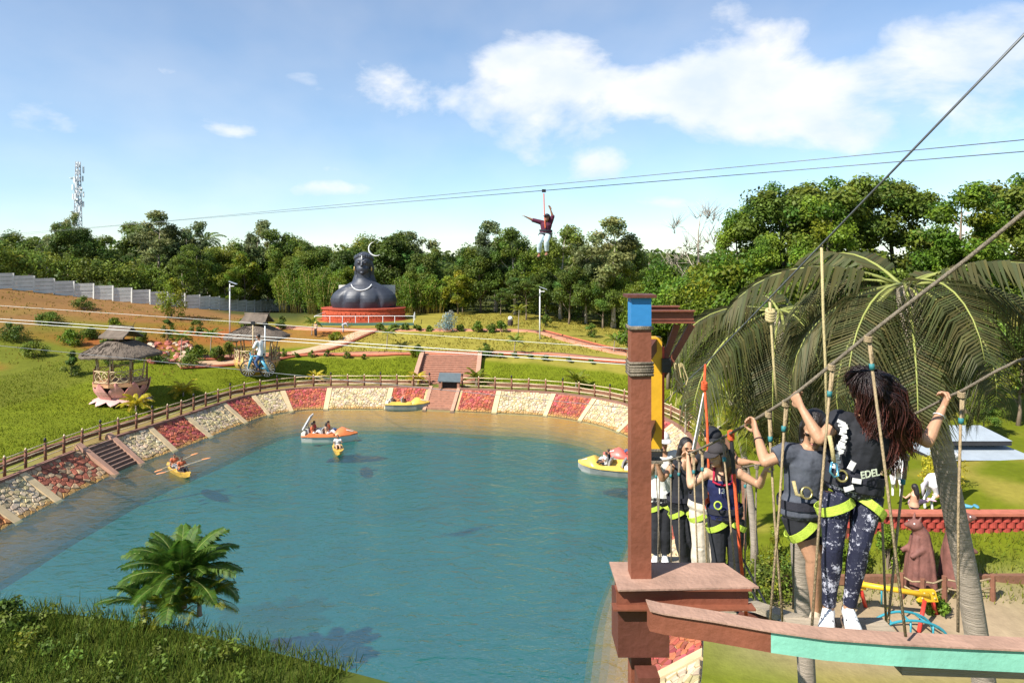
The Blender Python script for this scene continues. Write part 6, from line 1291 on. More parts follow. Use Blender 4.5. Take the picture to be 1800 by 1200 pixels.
# splashed leggings print
lg = mat('splashed_leggings', (.012,.014,.035), .7, .2, 6, .2, 60); T_ = lg.node_tree; N = T_.nodes; L = T_.links; bs = N['Principled BSDF']
src = bs.inputs['Base Color'].links[0].from_socket; co = N['Texture Coordinate'].outputs['Object']
va = N.new('ShaderNodeTexNoise'); va.inputs['Scale'].default_value = 60; va.inputs['Detail'].default_value = 5; va.inputs['Roughness'].default_value = .75; L.new(co, va.inputs['Vector'])
vb = N.new('ShaderNodeTexNoise'); vb.inputs['Scale'].default_value = 11; vb.inputs['Detail'].default_value = 3; L.new(co, vb.inputs['Vector'])
sm_ = N.new('ShaderNodeMath'); sm_.operation = 'MULTIPLY_ADD'; L.new(vb.outputs['Fac'], sm_.inputs[0]); sm_.inputs[1].default_value = .9; L.new(va.outputs['Fac'], sm_.inputs[2])
rp = N.new('ShaderNodeMapRange'); rp.inputs['From Min'].default_value = 1.03; rp.inputs['From Max'].default_value = 1.13; L.new(sm_.outputs[0], rp.inputs['Value'])
mxx = N.new('ShaderNodeMix'); mxx.data_type = 'RGBA'; L.new(rp.outputs[0], mxx.inputs[0]); L.new(src, mxx.inputs[6]); mxx.inputs[7].default_value = (.52,.52,.60,1); L.new(mxx.outputs[2], bs.inputs['Base Color'])
tie = mat('washed_grey_shirt', (.10,.11,.135), .9, .2, 9, .4, 14, col2=(.035,.04,.055))
def grip(el, g_, k): d = (g_-el).normalized(); return g_-d*.095*k
def ropedir(path_, p): i = min(range(len(path_)), key=lambda q_: (path_[q_]-p).length); return (path_[min(i+1, len(path_)-1)]-path_[max(i-1, 0)]).normalized()
def near(path_, u):        # rope point at photo column u
    return min(path_, key=lambda p: abs((p.x/p.y)*F+900-u))
HBp = catmull([tuple(p) for p in HB], .06, False); HRf = catmull([tuple(p) for p in HR], .03, False)
def harness(owner, J_, k, lab, t=.3, hipw=1., waist=1., chest=1., infl=.03, belt=None, loops=True, lt=.22, buckle=True):
    h = empty('harness', J_['pelvis'], lab, 'harness'); strap(h, J_, t, k, belt or strapm, .055, infl=infl, hipw=hipw, waist=waist, chest=chest)
    if loops:
        for s_ in 'ab': leg_loop(h, J_['hip_'+s_], J_['kn_'+s_], lt, k, lime_s, infl*.6+.012, .055, ((.5 if s_ == 'a' else -.5), 0, 0), hipw)
    fr_ = J_['waist'] if 'waist' in J_ else J_['pelvis'].lerp(J_['neck'], .4); return h
def ring_(parent, c, r_, m, name='ring', rr=.006, tilt=0.):
    b = MB(); b.tube([c+Vector((math.cos(a)*r_, math.sin(a)*.25*r_, math.sin(a)*r_)) for a in np.linspace(0, 2*PI, 17)], rr, 6); return b.build(name, m, parent, True)
# A: long haired woman in front
dA = 4.5; a_ = lambda u, v, dd=0.: P(u, v, dA+dd)
gA, gB = near(HRf, 1394), near(HBp, 1668); elA, elB = a_(1441,772,-.05), a_(1630,777,.0)
JA = dict(pelvis=a_(1497,858), waist=a_(1507,818), neck=a_(1528,730), head=a_(1520,686,-.05), sh_a=a_(1474,740), sh_b=a_(1584,750,.02), el_a=elA, el_b=elB, wr_a=grip(elA, gA, 1), wr_b=grip(elB, gB, 1), hip_a=a_(1468,866), hip_b=a_(1526,868), kn_a=a_(1464,962,-.06), kn_b=a_(1510,962,-.08), an_a=a_(1456,1070,.02), an_b=a_(1492,1070,-.02), toe_a=a_(1452,1092,-.14), toe_b=a_(1502,1092,-.18))
kA = 1.0
rA, JA, RA = person('person', 'woman with long wavy auburn hair in black shirt and splashed leggings gripping both ropes', JA, (-.35,-.75,-.55), skinm, .0062, kA, (blk,.02,.42,.016), (lg,1.93,.006,.0), None, (white_shoe, suede, strapm), dict(a=dict(axis=ropedir(HRf, gA), n=Vector((0,.3,1)), thumb=-1), b=dict(axis=ropedir(HBp, gB), n=Vector((0,.3,1)), thumb=1)), hipw=1.06, waist=.98, chest=1.04, detail=True, hup=(0,0,1))
# auburn hair: scalp and several hundred wavy locks
auburn = mat('auburn_hair', (1,1,1), .38, .15, 30, .3, 200, attr='Col', spec=.5)
H = JA['head']; b = MB(); r = random.Random(21); DK, RD = np.array((.014,.008,.008)), np.array((.13,.032,.022))
b.ell(H+RA@Vector((0,-.016,.026)), (.088,.107,.104), RA, 18, 12, col=tuple(DK))
def lock(p0, ctrl_, cnt=20, r0=.0030, red=.7, amp=.02, sp=.016):
    # one wavy guide and a sheaf of fine strands round it
    g_ = catmull([tuple(p0)]+[tuple(q_) for q_ in ctrl_], .024, False); m = len(g_); ph = r.uniform(0, 6.28); fq = r.uniform(1.2, 2.3)
    g_ = [p+Vector((math.sin(ph+fq*2*PI*i/m), .7*math.cos(ph+fq*2*PI*i/m), 0))*(amp*min(1, 1.6*i/m)) for i, p in enumerate(g_)]
    for c_ in range(cnt):
        o = Vector((r.gauss(0, 1), r.gauss(0, 1), r.gauss(0, .6)))*sp; end = m-r.randrange(max(1, m//4)); seed = r.uniform(.25, 1.5); ph2 = r.uniform(0, 6.28); fr = r.uniform(.0, .012)
        pts = [g_[i]+o*(.75+.6*math.sin(PI*i/m))+Vector((math.sin(ph2+9*i/m), math.cos(ph2+7*i/m), 0))*(fr*i/m) for i in range(end)]
        for i in range(0, end-1, 2):
            t = i/m; k2 = min(1, t*1.4)*red; cc = DK*(1-k2)+RD*k2*seed; w_ = r0*(1.15-.75*t); q0, q1 = pts[i:i+3], None
            b.tube(q0, [w_]*len(q0), 3, False, tuple(cc))
SB = JA['sh_b']
def scalp(a, z): k = math.sqrt(max(.04, 1-((z-.0)/.115)**2)); return H+RA@Vector((math.sin(a)*.086*k, -math.cos(a)*.105*k-.012, z+.028))
for i in range(62):                                        # swept over to the far shoulder
    a = r.uniform(-2.75, .6); s0 = scalp(a, r.uniform(-.01, .108)); e = SB+Vector((r.uniform(-.15,.07), -.07+r.uniform(-.05,.12), -r.uniform(.02,.22)))
    lock(s0, [s0.lerp(e, .3)+Vector((r.uniform(.0,.05), -.035+r.uniform(-.03,.03), .06+r.uniform(-.03,.03))), s0.lerp(e, .66)+Vector((r.uniform(-.01,.05), -.03, .025)), e], red=r.uniform(.6, 1.))
for i in range(34):                                        # falling over the bowed face
    a = PI+r.uniform(-.5, 1.35); s0 = scalp(a, .105); o = RA@Vector((math.sin(a)*.096, -math.cos(a)*.112, 0)); e = H+o*r.uniform(.95, 1.12)+Vector((r.uniform(-.04,.06), 0, -r.uniform(.12,.24)))
    lock(s0, [H+o*1.0+RA@Vector((0,0,.08)), H+o*1.06+Vector((0,0,-.03)), e], red=r.uniform(.35, .8), amp=.016, sp=.012)
for i in range(34):                                        # down the back and under the arm
    a = r.uniform(-1.4, 1.4); s0 = scalp(a, r.uniform(.0, .1)); e = SB+Vector((r.uniform(-.13,-.02), .0+r.uniform(-.05,.06), -r.uniform(.16,.34))); lock(s0, [s0.lerp(e, .4)+Vector((.02,.05,.04)), s0.lerp(e, .75)+Vector((.03,.03,0)), e], red=r.uniform(.6, 1.))
for i in range(16):                                        # crown
    a = r.uniform(0, 6.28); s0 = H+RA@Vector((0,-.02,.135)); e = scalp(a, -.02)+RA@Vector((math.sin(a)*.012, -math.cos(a)*.012, 0)); lock(s0, [scalp(a, .1)+RA@Vector((0,0,.006)), scalp(a, .05)+RA@Vector((math.sin(a), -math.cos(a), 0))*.008, e], red=.25, amp=.004, sp=.012)
for i in range(10):
    s0 = scalp(r.uniform(-2, 2), .05); e = s0+Vector((r.uniform(-.05,.2), r.uniform(-.06,.0), -r.uniform(.2,.4))); lock(s0, [s0.lerp(e, .4)+Vector((r.uniform(-.03,.06),-.05,.03)), e], 4, .0018, .9, .035, .02)
b.build('hair', auburn, rA, True)
hA = harness(rA, JA, kA, 'harness with lettered black belt and lime leg loops on the long haired woman', .26, 1.06, .98, 1.04, .028)
def cord(parent, pts, r_, m, name): b = MB(); b.tube(pts, r_, 7); return b.build(name, m, parent, True)
cf = a_(1480,836,-.16); ring_(hA, cf, .032, metalg, 'ring', .007); cord(hA, [a_(1462,812,-.17), a_(1459,828,-.18), a_(1466,838,-.18), a_(1474,836,-.17), a_(1470,815,-.17), a_(1462,812,-.17)], .007, bluemet, 'carabiner')
cord(hA, [a_(1458,765,-.16), a_(1463,790,-.17), a_(1466,812,-.17)], .013, yrope, 'lanyard_knot'); b = MB(); b.box(a_(1482,842,-.135), (.085,.03,.06)); b.build('buckle', strapm, hA)
for u, v, w, h, ro in ((1497,818,.035,.055,.5), (1506,845,.055,.03,.15), (1492,858,.06,.03,-.3)): b = MB(); b.box(a_(u, v, -.148), (w,.006,h), Matrix.Rotation(ro,3,'Y')); b.build('white_tag', whm, hA)
# lettering on the belt and on a shirt
def letters(text, parent, origin, xdir, up, size, m, name='lettering'):
    cu = bpy.data.curves.new('lettering', 'FONT'); cu.body = text; cu.size = size; cu.extrude = .0012; cu.align_x = 'CENTER'; cu.offset = size*.02; tmp = bpy.data.objects.new('lettering_tmp', cu); COL.objects.link(tmp); bpy.context.view_layer.update()
    me = bpy.data.meshes.new_from_object(tmp.evaluated_get(bpy.context.evaluated_depsgraph_get())); bpy.data.objects.remove(tmp); x = Vector(xdir).normalized(); n_ = x.cross(Vector(up)).normalized(); u_ = n_.cross(x); Mt = Matrix((x, u_, n_)).transposed().to_4x4(); Mt.translation = Vector(origin)-ORG[parent.name]; me.transform(Mt); me.materials.clear(); me.materials.append(m); return link_mesh(name, me, parent)
lettm = mat('pale_print', (.68,.74,.55), .7, .05, 5, 0)
lp = a_(1530,838,-.175); letters('EDEL', hA, lp, (1,.25,.10), (0,0,1), .062, lettm)
# white print down the near side of her shirt
r = random.Random(5); pr = []
for i in range(16):
    t = i/15; u, v = lerp(1478, 1474, t)+(6*math.sin(t*5)), lerp(742, 822, t); b = MB(); b.box(a_(u+r.uniform(-2,3), v, -.105-.03*math.sin(t*2.6)), (r.uniform(.03,.055),.012,r.uniform(.012,.022)), Matrix.Rotation(r.uniform(-.5,.5),3,'Y')); b.build('shirt_print', whm, rA)
b = MB(); wv = JA['wr_b'].lerp(JA['el_b'], .22); x, y, _ = frame(JA['wr_b']-JA['el_b']); b.tube([wv+(x*math.cos(q_)+y*math.sin(q_))*.034 for q_ in np.linspace(0, 2*PI, 17)], .0035, 6); b.build('bangle', white_metal, None, True, label='thin pale bangle on the wrist of the long haired woman', cat='bangle')
# B: woman in the washed grey shirt
dB = 4.78; a_ = lambda u, v, dd=0.: P(u, v, dB+dd); gA = near(HRf, 1322); elA = a_(1345,812,-.02)
JB = dict(pelvis=a_(1418,898), waist=a_(1416,860), neck=a_(1424,782), head=a_(1433,752,-.08), sh_a=a_(1382,797,-.02), sh_b=a_(1462,790,.06), el_a=elA, el_b=a_(1500,830,.12), wr_a=grip(elA, gA, 1), wr_b=a_(1530,800,.1), hip_a=a_(1400,902), hip_b=a_(1442,900,.04), kn_a=a_(1430,982,-.06), kn_b=a_(1452,990,.06), an_a=a_(1434,1072,.02), an_b=a_(1452,1072,.1), toe_a=a_(1426,1094,-.12), toe_b=a_(1450,1090,-.05))
rB, JB, RB = person('person', 'woman in washed grey shirt and black shorts bowing her head behind the long haired woman', JB, (-.5,-.7,-.6), skinm, .0068, .97, (tie,-.06,.5,.022), (blk,.52,.02,.0), (hairm,'tail'), (mat('beige_shoe', (.52,.43,.31), .7, .1, 5, .2), suede), dict(a=dict(axis=ropedir(HRf, gA), n=Vector((0,.3,1)))), hipw=1.08, detail=True)
hB = harness(rB, JB, .97, 'harness with lime leg loops over black shorts on the grey shirted woman', .22, 1.08, infl=.04, lt=.3); ring_(hB, a_(1418,866,-.18), .035, metalg, 'ring', .007); cord(hB, [a_(1395,845,-.16), a_(1400,868,-.17), a_(1412,872,-.18)], .012, yrope, 'lanyard_knot')
b = MB(); wv = JB['wr_a'].lerp(JB['el_a'], .3); x, y, _ = frame(JB['wr_a']-JB['el_a']); b.tube([wv+(x*math.cos(q_)+y*math.sin(q_))*.032 for q_ in np.linspace(0, 2*PI, 17)], .004, 6); b.build('bracelet', strapm, None, True, label='black beaded bracelet on the raised wrist of the grey shirted woman', cat='bracelet')
# C: navy tank top and dark visor cap
dC = 7.1; a_ = lambda u, v, dd=0.: P(u, v, dC+dd); gA, gB = near(HRf, 1209), near(HBp, 1349); elA, elB = a_(1214,853,-.05), a_(1335,853,-.05)
JC = dict(pelvis=a_(1275,908), waist=a_(1273,882), neck=a_(1269,826), head=a_(1262,799,-.05), sh_a=a_(1243,831), sh_b=a_(1299,832), el_a=elA, el_b=elB, wr_a=grip(elA, gA, 1), wr_b=grip(elB, gB, 1), hip_a=a_(1260,912), hip_b=a_(1291,912), kn_a=a_(1263,984,-.05), kn_b=a_(1292,984,-.05), an_a=a_(1266,1046), an_b=a_(1296,1046), toe_a=a_(1262,1058,-.15), toe_b=a_(1298,1058,-.15))
greycap = cloth('charcoal_cap', (.045,.04,.042))
rC, JC, RC = person('person', 'woman in a navy tank top and charcoal cap looking aside on the bridge', JC, (-1,-.5,-.12), skin3, .0085, .98, (navy,.0,0,.012,.86), (blk,1.92,.012,.03), (hairm,'long'), (strapm, soleb), dict(a=dict(axis=ropedir(HRf, gA), n=Vector((0,.3,1))), b=dict(axis=ropedir(HBp, gB), n=Vector((0,.3,1)), thumb=1)), cap=(greycap,), detail=True, hipw=1.02)
for s_, du in (('a', 1254), ('b', 1289)): cord(rC, [a_(du,848,-.125), a_(du+(1 if s_ == 'a' else -1),836,-.11), JC['sh_'+s_].lerp(JC['neck'], .42)+Vector((0,-.03,.05)), JC['sh_'+s_].lerp(JC['neck'], .45)+Vector((0,.05,.03))], .012, crimson, 'shoulder_strap')
cord(rC, [a_(1253,846,-.125), a_(1262,851,-.14), a_(1272,853,-.145), a_(1282,851,-.14), a_(1290,846,-.125)], .010, crimson, 'neckline_trim')
letters('13', rC, a_(1268,867,-.148), (1,.05,0), (0,0,1), .075, whm)
hC = harness(rC, JC, .98, 'harness with lime leg loops over black trousers under the navy top', .24, 1.02, infl=.03, lt=.12); ring_(hC, a_(1262,888,-.17), .035, lime_s, 'carabiner', .008)
# D: man in dark cap and sunglasses, cream trousers
dD = 7.7; a_ = lambda u, v, dd=0.: P(u, v, dD+dd)
JD = dict(pelvis=a_(1240,892), waist=a_(1243,862), neck=a_(1252,796), head=a_(1253,771,-.04), sh_a=a_(1226,802), sh_b=a_(1281,802), el_a=a_(1206,822,-.1), el_b=a_(1303,812,-.1), wr_a=a_(1212,800,-.3), wr_b=a_(1319,812,-.25), hip_a=a_(1229,897), hip_b=a_(1254,897), kn_a=a_(1230,958,-.05), kn_b=a_(1258,958,-.04), an_a=a_(1232,1018), an_b=a_(1260,1018), toe_a=a_(1228,1030,-.15), toe_b=a_(1260,1030,-.15))
rD, JD, RD_ = person('person', 'man in black cap and sunglasses with cream trousers behind the navy top', JD, (.05,-1,-.1), skinm, .0095, 1.03, (blk,.0,.12,.018), (creamc,1.95,.022,.035), (hairm,'short'), (white_shoe, soleb), cap=(blk,), detail=True)
b = MB()
for sx_ in (-1, 1): b.ell(JD['head']+RD_@Vector((sx_*.034,.098,.012)), (.028,.008,.018), RD_, 12, 6)
b.beam(JD['head']+RD_@Vector((-.075,.06,.018)), JD['head']+RD_@Vector((.075,.06,.018)), .01, .008); b.build('sunglasses', ironm, None, True, label='dark sunglasses worn by the man in the black cap', cat='sunglasses')
harness(rD, JD, 1.03, 'harness with lime leg loops over the cream trousers', .24, infl=.035, lt=.12)
# E: white cap, white tank top
dE = 8.9; a_ = lambda u, v, dd=0.: P(u, v, dE+dd)
JE = dict(pelvis=a_(1161,880), waist=a_(1162,855), neck=a_(1165,797), head=a_(1164,774,-.04), sh_a=a_(1145,801), sh_b=a_(1186,801), el_a=a_(1141,832,-.08), el_b=a_(1196,822,-.15), wr_a=a_(1151,816,-.2), wr_b=a_(1196,801,-.35), hip_a=a_(1153,883), hip_b=a_(1171,883), kn_a=a_(1153,930,-.04), kn_b=a_(1169,930,-.04), an_a=a_(1153,972), an_b=a_(1168,972), toe_a=a_(1150,982,-.15), toe_b=a_(1170,982,-.15))
rE, JE, RE = person('person', 'smiling person in white cap and white tank top raising a hand', JE, (.1,-1,-.05), skinm, .011, 1.0, (stone_w,.0,.1,.02), (blk,1.92,.02,.03), (hairm,'short'), (white_shoe, white_shoe), dict(b=dict(dir=Vector((0,-.1,1)), axis=Vector((1,0,0)), n=Vector((0,-1,0)), curl=(.05,.1,.15), spread=.12, thumb=1)), cap=(whm,), detail=True)
harness(rE, JE, 1., 'harness with lime leg loops on the white cap wearer', .24, infl=.035, lt=.12, belt=whm)
# F: black vest, dark shoe
dF = 8.4; a_ = lambda u, v, dd=0.: P(u, v, dF+dd)
JF = dict(pelvis=a_(1200,890), waist=a_(1199,862), neck=a_(1205,808), head=a_(1207,787,-.02), sh_a=a_(1187,813), sh_b=a_(1222,813), el_a=a_(1164,842,-.1), el_b=a_(1228,840,-.1), wr_a=a_(1156,818,-.15), wr_b=a_(1214,806,-.4), hip_a=a_(1191,893), hip_b=a_(1209,893), kn_a=a_(1195,943,-.05), kn_b=a_(1212,943,-.03), an_a=a_(1206,994,.0), an_b=a_(1216,990,.1), toe_a=a_(1208,1006,-.15), toe_b=a_(1222,1002,-.05))
person('person', 'person in a black vest gripping the knots between white cap and cream trousers', JF, (.1,-1,-.1), skinm, .011, .97, (blk,.0,.1,.015,.9), (blk,1.92,.015,.01), (hairm,'long'), (strapm, white_shoe), detail=True)
harness(None, {q: Vector(v) for q, v in JF.items()}, .97, 'harness with lime leg loops over the black vest wearer', .24, infl=.035, lt=.12)

# ---------------------------------------------------------------- big palms by the bridge
zt1 = CAMZ-(505-HZ)/F*7.0; zt2 = CAMZ-(548-HZ)/F*9.5
palm('coconut_palm', (xl(1668,7.6)+1.1, 7.9, 1.3), zt1-1.3, 'leaning coconut palm trunk standing right of the rope bridge', L_oldpalm, 20, 1.75, 91, .135, (-1.75, -.6), 1.6, (-1.0, .55), 46, .85, .05, .5)
palm('coconut_palm', (xl(1410,9.6)+.3, 9.8, 1.3), zt2-1.3, 'dark coconut palm with drooping fronds behind the rope bridge', L_oldpalm, 20, 1.9, 95, .13, (-.65, -.3), 1.5, (-1.2, .35), 46, .85, .05, .5)
palm('coconut_palm', (xl(1342,24)+.4, 26, 1.4), 6.3, 'slim palm on the green slope behind the navy top', L_lime, 16, 2.2, 97, .13, (-.9, 0), 1.8, (-.5, 1.1), 30, .7, .09, .5)
# ================================================================ playground and terrace on the right bank
redp = mat('red_gloss', (.55,.045,.03), .4, .15, 4, .1); tealt = mat('teal_tube', (.03,.24,.30), .4, .15, 4, .1); yelg = mat('yellow_gloss', (.68,.40,.02), .4, .15, 4, .1)
# swing frame: yellow top beam on red A legs
g = gp(1576, 1100); k_ = g.y/F; root = empty('swing_frame', g, 'playground frame with yellow top beam and red splayed legs', 'swing frame')
top0, top1 = g+Vector((-62*k_, .3, 58*k_)), g+Vector((50*k_, -.2, 50*k_))
b = MB(); b.cyl(top0, top1, .085, None, 12); b.build('top_beam', yelg, root, True)
for e, sgn in ((top0, -1), (top1, 1)):
    b = MB(); b.poly([e+Vector((-.32,0,-.22)), e+Vector((.32,0,-.22)), e+Vector((.22,0,.14)), e+Vector((-.22,0,.14))], (0,.14,0)); bo = b.build('gusset', yelg, root)
    for dx, dz in ((-.2,-.1),(.2,-.1),(-.14,.06),(.14,.06)): b = MB(); b.ell(e+Vector((dx,-.01,dz)), (.04,.03,.04), None, 8, 6); b.build('bolt', goldm, bo, True)
    for dx, dy in ((-.62,-.5),(.55,.5)):
        f = Vector((e.x+dx, e.y+dy, zf(e.x+dx, e.y+dy)-.05)); b = MB(); b.cyl(e+Vector((dx*.25,dy*.1,-.15)), f, .065, None, 10); b.build('leg', redp, root, True)
for x in (.35, .62): p = top0.lerp(top1, x); b = MB(); b.cyl(p, p-Vector((0,0,.55)), .03, None, 8); b.build('hanger', tealt, root, True)
# blue climbing hoops
g = gp(1590, 1118); root = empty('climbing_hoops', g, 'low blue steel climbing hoops in front of the red legged frame', 'climbing frame')
for k, (rx, dy) in enumerate(((1.15,-.35),(1.0,.2))):
    b = MB(); b.tube([g+Vector((math.cos(a)*rx, dy, math.sin(a)*.62)) for a in np.linspace(.05, PI-.05, 19)], .04, 8); b.build('hoop', tealt, root, True)
for a in (.5, 1.1, 1.6, 2.1, 2.7): b = MB(); b.cyl(g+Vector((math.cos(a)*1.12,-.33,math.sin(a)*.6)), g+Vector((math.cos(a)*.98,.18,math.sin(a)*.6)), .03, None, 6); b.build('rung', tealt, root, True)
for a in (.9, 1.57, 2.3): b = MB(); b.cyl(g+Vector((math.cos(a)*1.12,-.34,math.sin(a)*.6)), g+Vector((math.cos(a)*1.12,-.34,-.05)), .03, None, 6); b.build('upright', tealt, root, True)
# children
ck = .62; peach = cloth('peach_shirt', (.68,.36,.22)); brown_s = cloth('brown_shorts', (.10,.06,.04))
g = gp(1405, 1095); person('person', 'small child in a peach shirt and brown shorts walking on the sand', pose('stand', g, .3, ck), (.2,1,0), skin2, .022, ck, (peach,-.02,.5,.03), (brown_s,.95,.03,.02), (hairm,'short'), (white_shoe, white_shoe))
g = gp(1498, 1085); person('person', 'small child in a red shirt behind the white shoes', pose('stand', g, -.4, ck), (.2,1,0), skin2, .022, ck, (redc,-.02,.5,.03), (blk,.95,.03,.02), (hairm,'short'))
# scalloped red wall on the terrace edge
wp = [gp(1500, 940), gp(1560, 941), gp(1640, 943), gp(1720, 945), gp(1830, 948)]
yv = 26.9; wx = [(u-900)/F*yv for u in (1490, 1850)]; z0 = zf(16, yv)-.35; root = empty('scalloped_wall', (16, yv, z0), 'low red terrace wall faced with rows of rounded blocks', 'wall')
hw_ = .95; b = MB(); b.box(((wx[0]+wx[1])/2, yv+.2, z0+hw_/2), (wx[1]-wx[0], .3, hw_)); b.build('core', rustd, root); b = MB(); b.box(((wx[0]+wx[1])/2, yv+.12, z0+hw_+.05), (wx[1]-wx[0]+.1, .5, .1)); b.build('coping', mat('wall_coping', (.42,.13,.08), .85, .2, 3, .3), root)
blockm = mat('red_block', (.34,.05,.035), .8, .25, 3, .4, 20); n_ = int((wx[1]-wx[0])/.34); first = None
for row in range(4):
    for i in range(n_):
        x = wx[0]+.17+(i+(row % 2)*.5)*.34
        if first is None: bb_ = MB(); bb_.loft([[Vector((.16*math.cos(a), -.1*max(0, math.sin(a)), z)) for a in np.linspace(0, PI, 7)]+[Vector((-.16,.04,z)), Vector((.16,.04,z))] for z in (-.1, -.06, .07, .11)]); bb_.v = [(v[0]+ORG[root.name].x, v[1]+ORG[root.name].y, v[2]+ORG[root.name].z) for v in bb_.v]; first = bb_.build('block', blockm, root); o = first
        else: o = first.copy(); COL.objects.link(o); o.parent = root
        o.location = (x-16, .05, .12+row*.225)
# terrace horses and mermaids
whitep = mat('statue_white', (.70,.68,.66), .5, .1, 3, .2); goldp = mat('statue_gold', (.55,.38,.14), .5, .2, 3, .2); manem = mat('mane_grey', (.45,.42,.44), .7, .2, 8, .4)
def horse(loc, yaw, rear, label, k=1., mane=manem, bridle=True):
    loc = Vector(loc); root = empty('horse_statue', loc, label, 'statue'); R3 = rz(yaw)@Matrix.Rotation(-rear,3,'X'); piv = Vector((0,-.55,1.0)); T3 = lambda x, y, z: loc+(rz(yaw)@(piv+Matrix.Rotation(rear,3,'X')@(Vector((x,y,z))-piv)))*k; G3 = lambda x, y, z: loc+(rz(yaw)@Vector((x,y,z)))*k
    b = MB(); b.tube([T3(0,-.7,1.2), T3(0,-.4,1.22), T3(0,.1,1.15), T3(0,.5,1.2), T3(0,.68,1.3)], [.2*k,.31*k,.29*k,.31*k,.2*k], 14)
    b.tube([T3(0,.5,1.3), T3(0,.78,1.65), T3(0,.92,1.98)], [.27*k,.19*k,.13*k], 12); b.tube([T3(0,.84,2.02), T3(0,1.05,1.98), T3(0,1.3,1.78), T3(0,1.38,1.7)], [.12*k,.14*k,.085*k,.07*k], 10)
    for sx_ in (-1, 1):
        b.tube([T3(sx_*.06,.86,2.1), T3(sx_*.07,.87,2.26)], [.04*k,.012*k], 6)
        b.tube([T3(sx_*.15,.5,1.1), T3(sx_*.16,.62 if rear > .2 else .52,.68), T3(sx_*.16,.42 if rear > .2 else .5,.35 if rear < .2 else .5), T3(sx_*.16,.45 if rear > .2 else .52,.06 if rear < .2 else .3)], [.12*k,.07*k,.05*k,.06*k], 8)
        b.tube([T3(sx_*.16,-.55,1.1), G3(sx_*.17,-.42,.72), G3(sx_*.17,-.72,.45), G3(sx_*.17,-.66,.04)], [.17*k,.1*k,.06*k,.065*k], 8)
    remesh(b.build('body', whitep, root, True), .035*k, 3)
    b = MB(); b.tube([T3(0,.82,2.16), T3(0,.68,1.95), T3(0,.5,1.65), T3(0,.36,1.45)], [.05*k,.09*k,.1*k,.05*k], 8, flat=.5); b.build('mane', mane, root, True); b = MB(); b.tube([T3(0,-.72,1.3), T3(0,-.98,1.15), T3(0,-1.05,.7)], [.06*k,.1*k,.03*k], 8); b.build('tail', mane, root, True)
    if bridle:
        b = MB(); b.tube([T3(.1,1.12,1.9), T3(0,1.16,2.0), T3(-.1,1.12,1.9), T3(0,1.1,1.78), T3(.1,1.12,1.9)], .014*k, 5); b.tube([T3(.12,.92,2.06), T3(.1,1.12,1.9)], .012*k, 5); b.tube([T3(-.12,.92,2.06), T3(-.1,1.12,1.9)], .012*k, 5); b.build('bridle', strapm, root)
    return root
zt_ = z0+hw_
def onter(u, d): x = (u-900)/F*d; return Vector((x, d, max(zf(x, d), zt_ if d < 28.5 else 0)))
horse(onter(1578, 28.4), 2.7, .75, 'rearing white and gold horse statue above the red wall', .85, goldp); horse(onter(1652, 28.6), -1.2, .12, 'white horse statue with dark bridle right of the palm trunk', .95)
def mermaid(loc, yaw, label, hairc, tailc):
    loc = Vector(loc); root = empty('mermaid_statue', loc, label, 'statue'); T3 = lambda x, y, z: loc+rz(yaw)@Vector((x,y,z)); b = MB()
    b.tube([T3(0,0,.08), T3(0,0,.3), T3(0,-.02,.55), T3(0,0,.68)], [.2,.15,.17,.08], 12); b.ell(T3(0,.01,.84), (.1,.11,.13), None, 12, 8); b.tube([T3(0,0,.66), T3(0,0,.78)], [.06,.055], 8)
    for sx_ in (-1, 1): b.tube([T3(sx_*.17,0,.6), T3(sx_*.32,.1,.42), T3(sx_*.45,.2,.52 if sx_ < 0 else .2)], [.055,.045,.03], 8)
    remesh(b.build('body', skin3, root, True), .025, 3); b = MB(); b.ell(T3(0,-.03,.87), (.125,.13,.14), None, 12, 8); b.tube([T3(0,-.08,.85), T3(0,-.13,.6), T3(0,-.15,.4)], [.1,.11,.04], 8); remesh(b.build('hair', hairc, root, True), .03, 2)
    b = MB(); b.tube([T3(0,0,.12), T3(.2,.25,.12), T3(.6,.35,.1), T3(.95,.2,.14)], [.2,.19,.12,.05], 10); b.ell(T3(1.05,.15,.2), (.1,.25,.04), rz(yaw), 10, 6); remesh(b.build('tail', tailc, root, True), .03, 2)
mermaid(onter(1607, 27.6), .3, 'seated dark haired mermaid statue with a pink tail on the red wall', hairm, mat('pink_tail', (.6,.36,.42), .5, .15, 8, .3)); mermaid(onter(1664, 27.5), -.3, 'seated dark haired mermaid statue with a blue tail on the red wall', hairm, mat('blue_tail', (.08,.28,.40), .5, .15, 8, .3))
# dark pavilion
g = onter(1672, 36.0); root = empty('pavilion', g, 'dark pavilion with pale sheet roof beyond the terrace', 'pavilion'); hp = CAMZ-(790-HZ)/F*36-g.z; sheet = mat('pale_roof_sheet', (.30,.34,.38), .6, .1, 2, .3, 10); shade = mat('dark_timber', (.03,.03,.035), .8, .2, 3, .3)
for x in (-1.6, 0, 1.6, 3.0):
    for y in (-1.3, 1.3): b = MB(); b.cyl(g+Vector((x,y,-.2)), g+Vector((x,y,hp+.1)), .07, None, 8); b.build('pillar', shade, root)
for k, (w, d_, z, h) in enumerate(((2.5,1.9,hp,.55), (1.6,1.2,hp+.75,.5))):
    b = MB(); c = g+Vector((.7,0,z)); b.add([c+Vector(q_) for q_ in ((-w,-d_,0),(w,-d_,0),(w,d_,0),(-w,d_,0),(-w*.5,0,h),(w*.5,0,h))], [(0,1,5,4),(1,2,5),(2,3,4,5),(3,0,4)]); b.build('roof', sheet, root); b = MB(); b.box(c-Vector((0,0,.12)), (w*1.96,d_*1.96,.22)); b.build('fascia', shade, root)
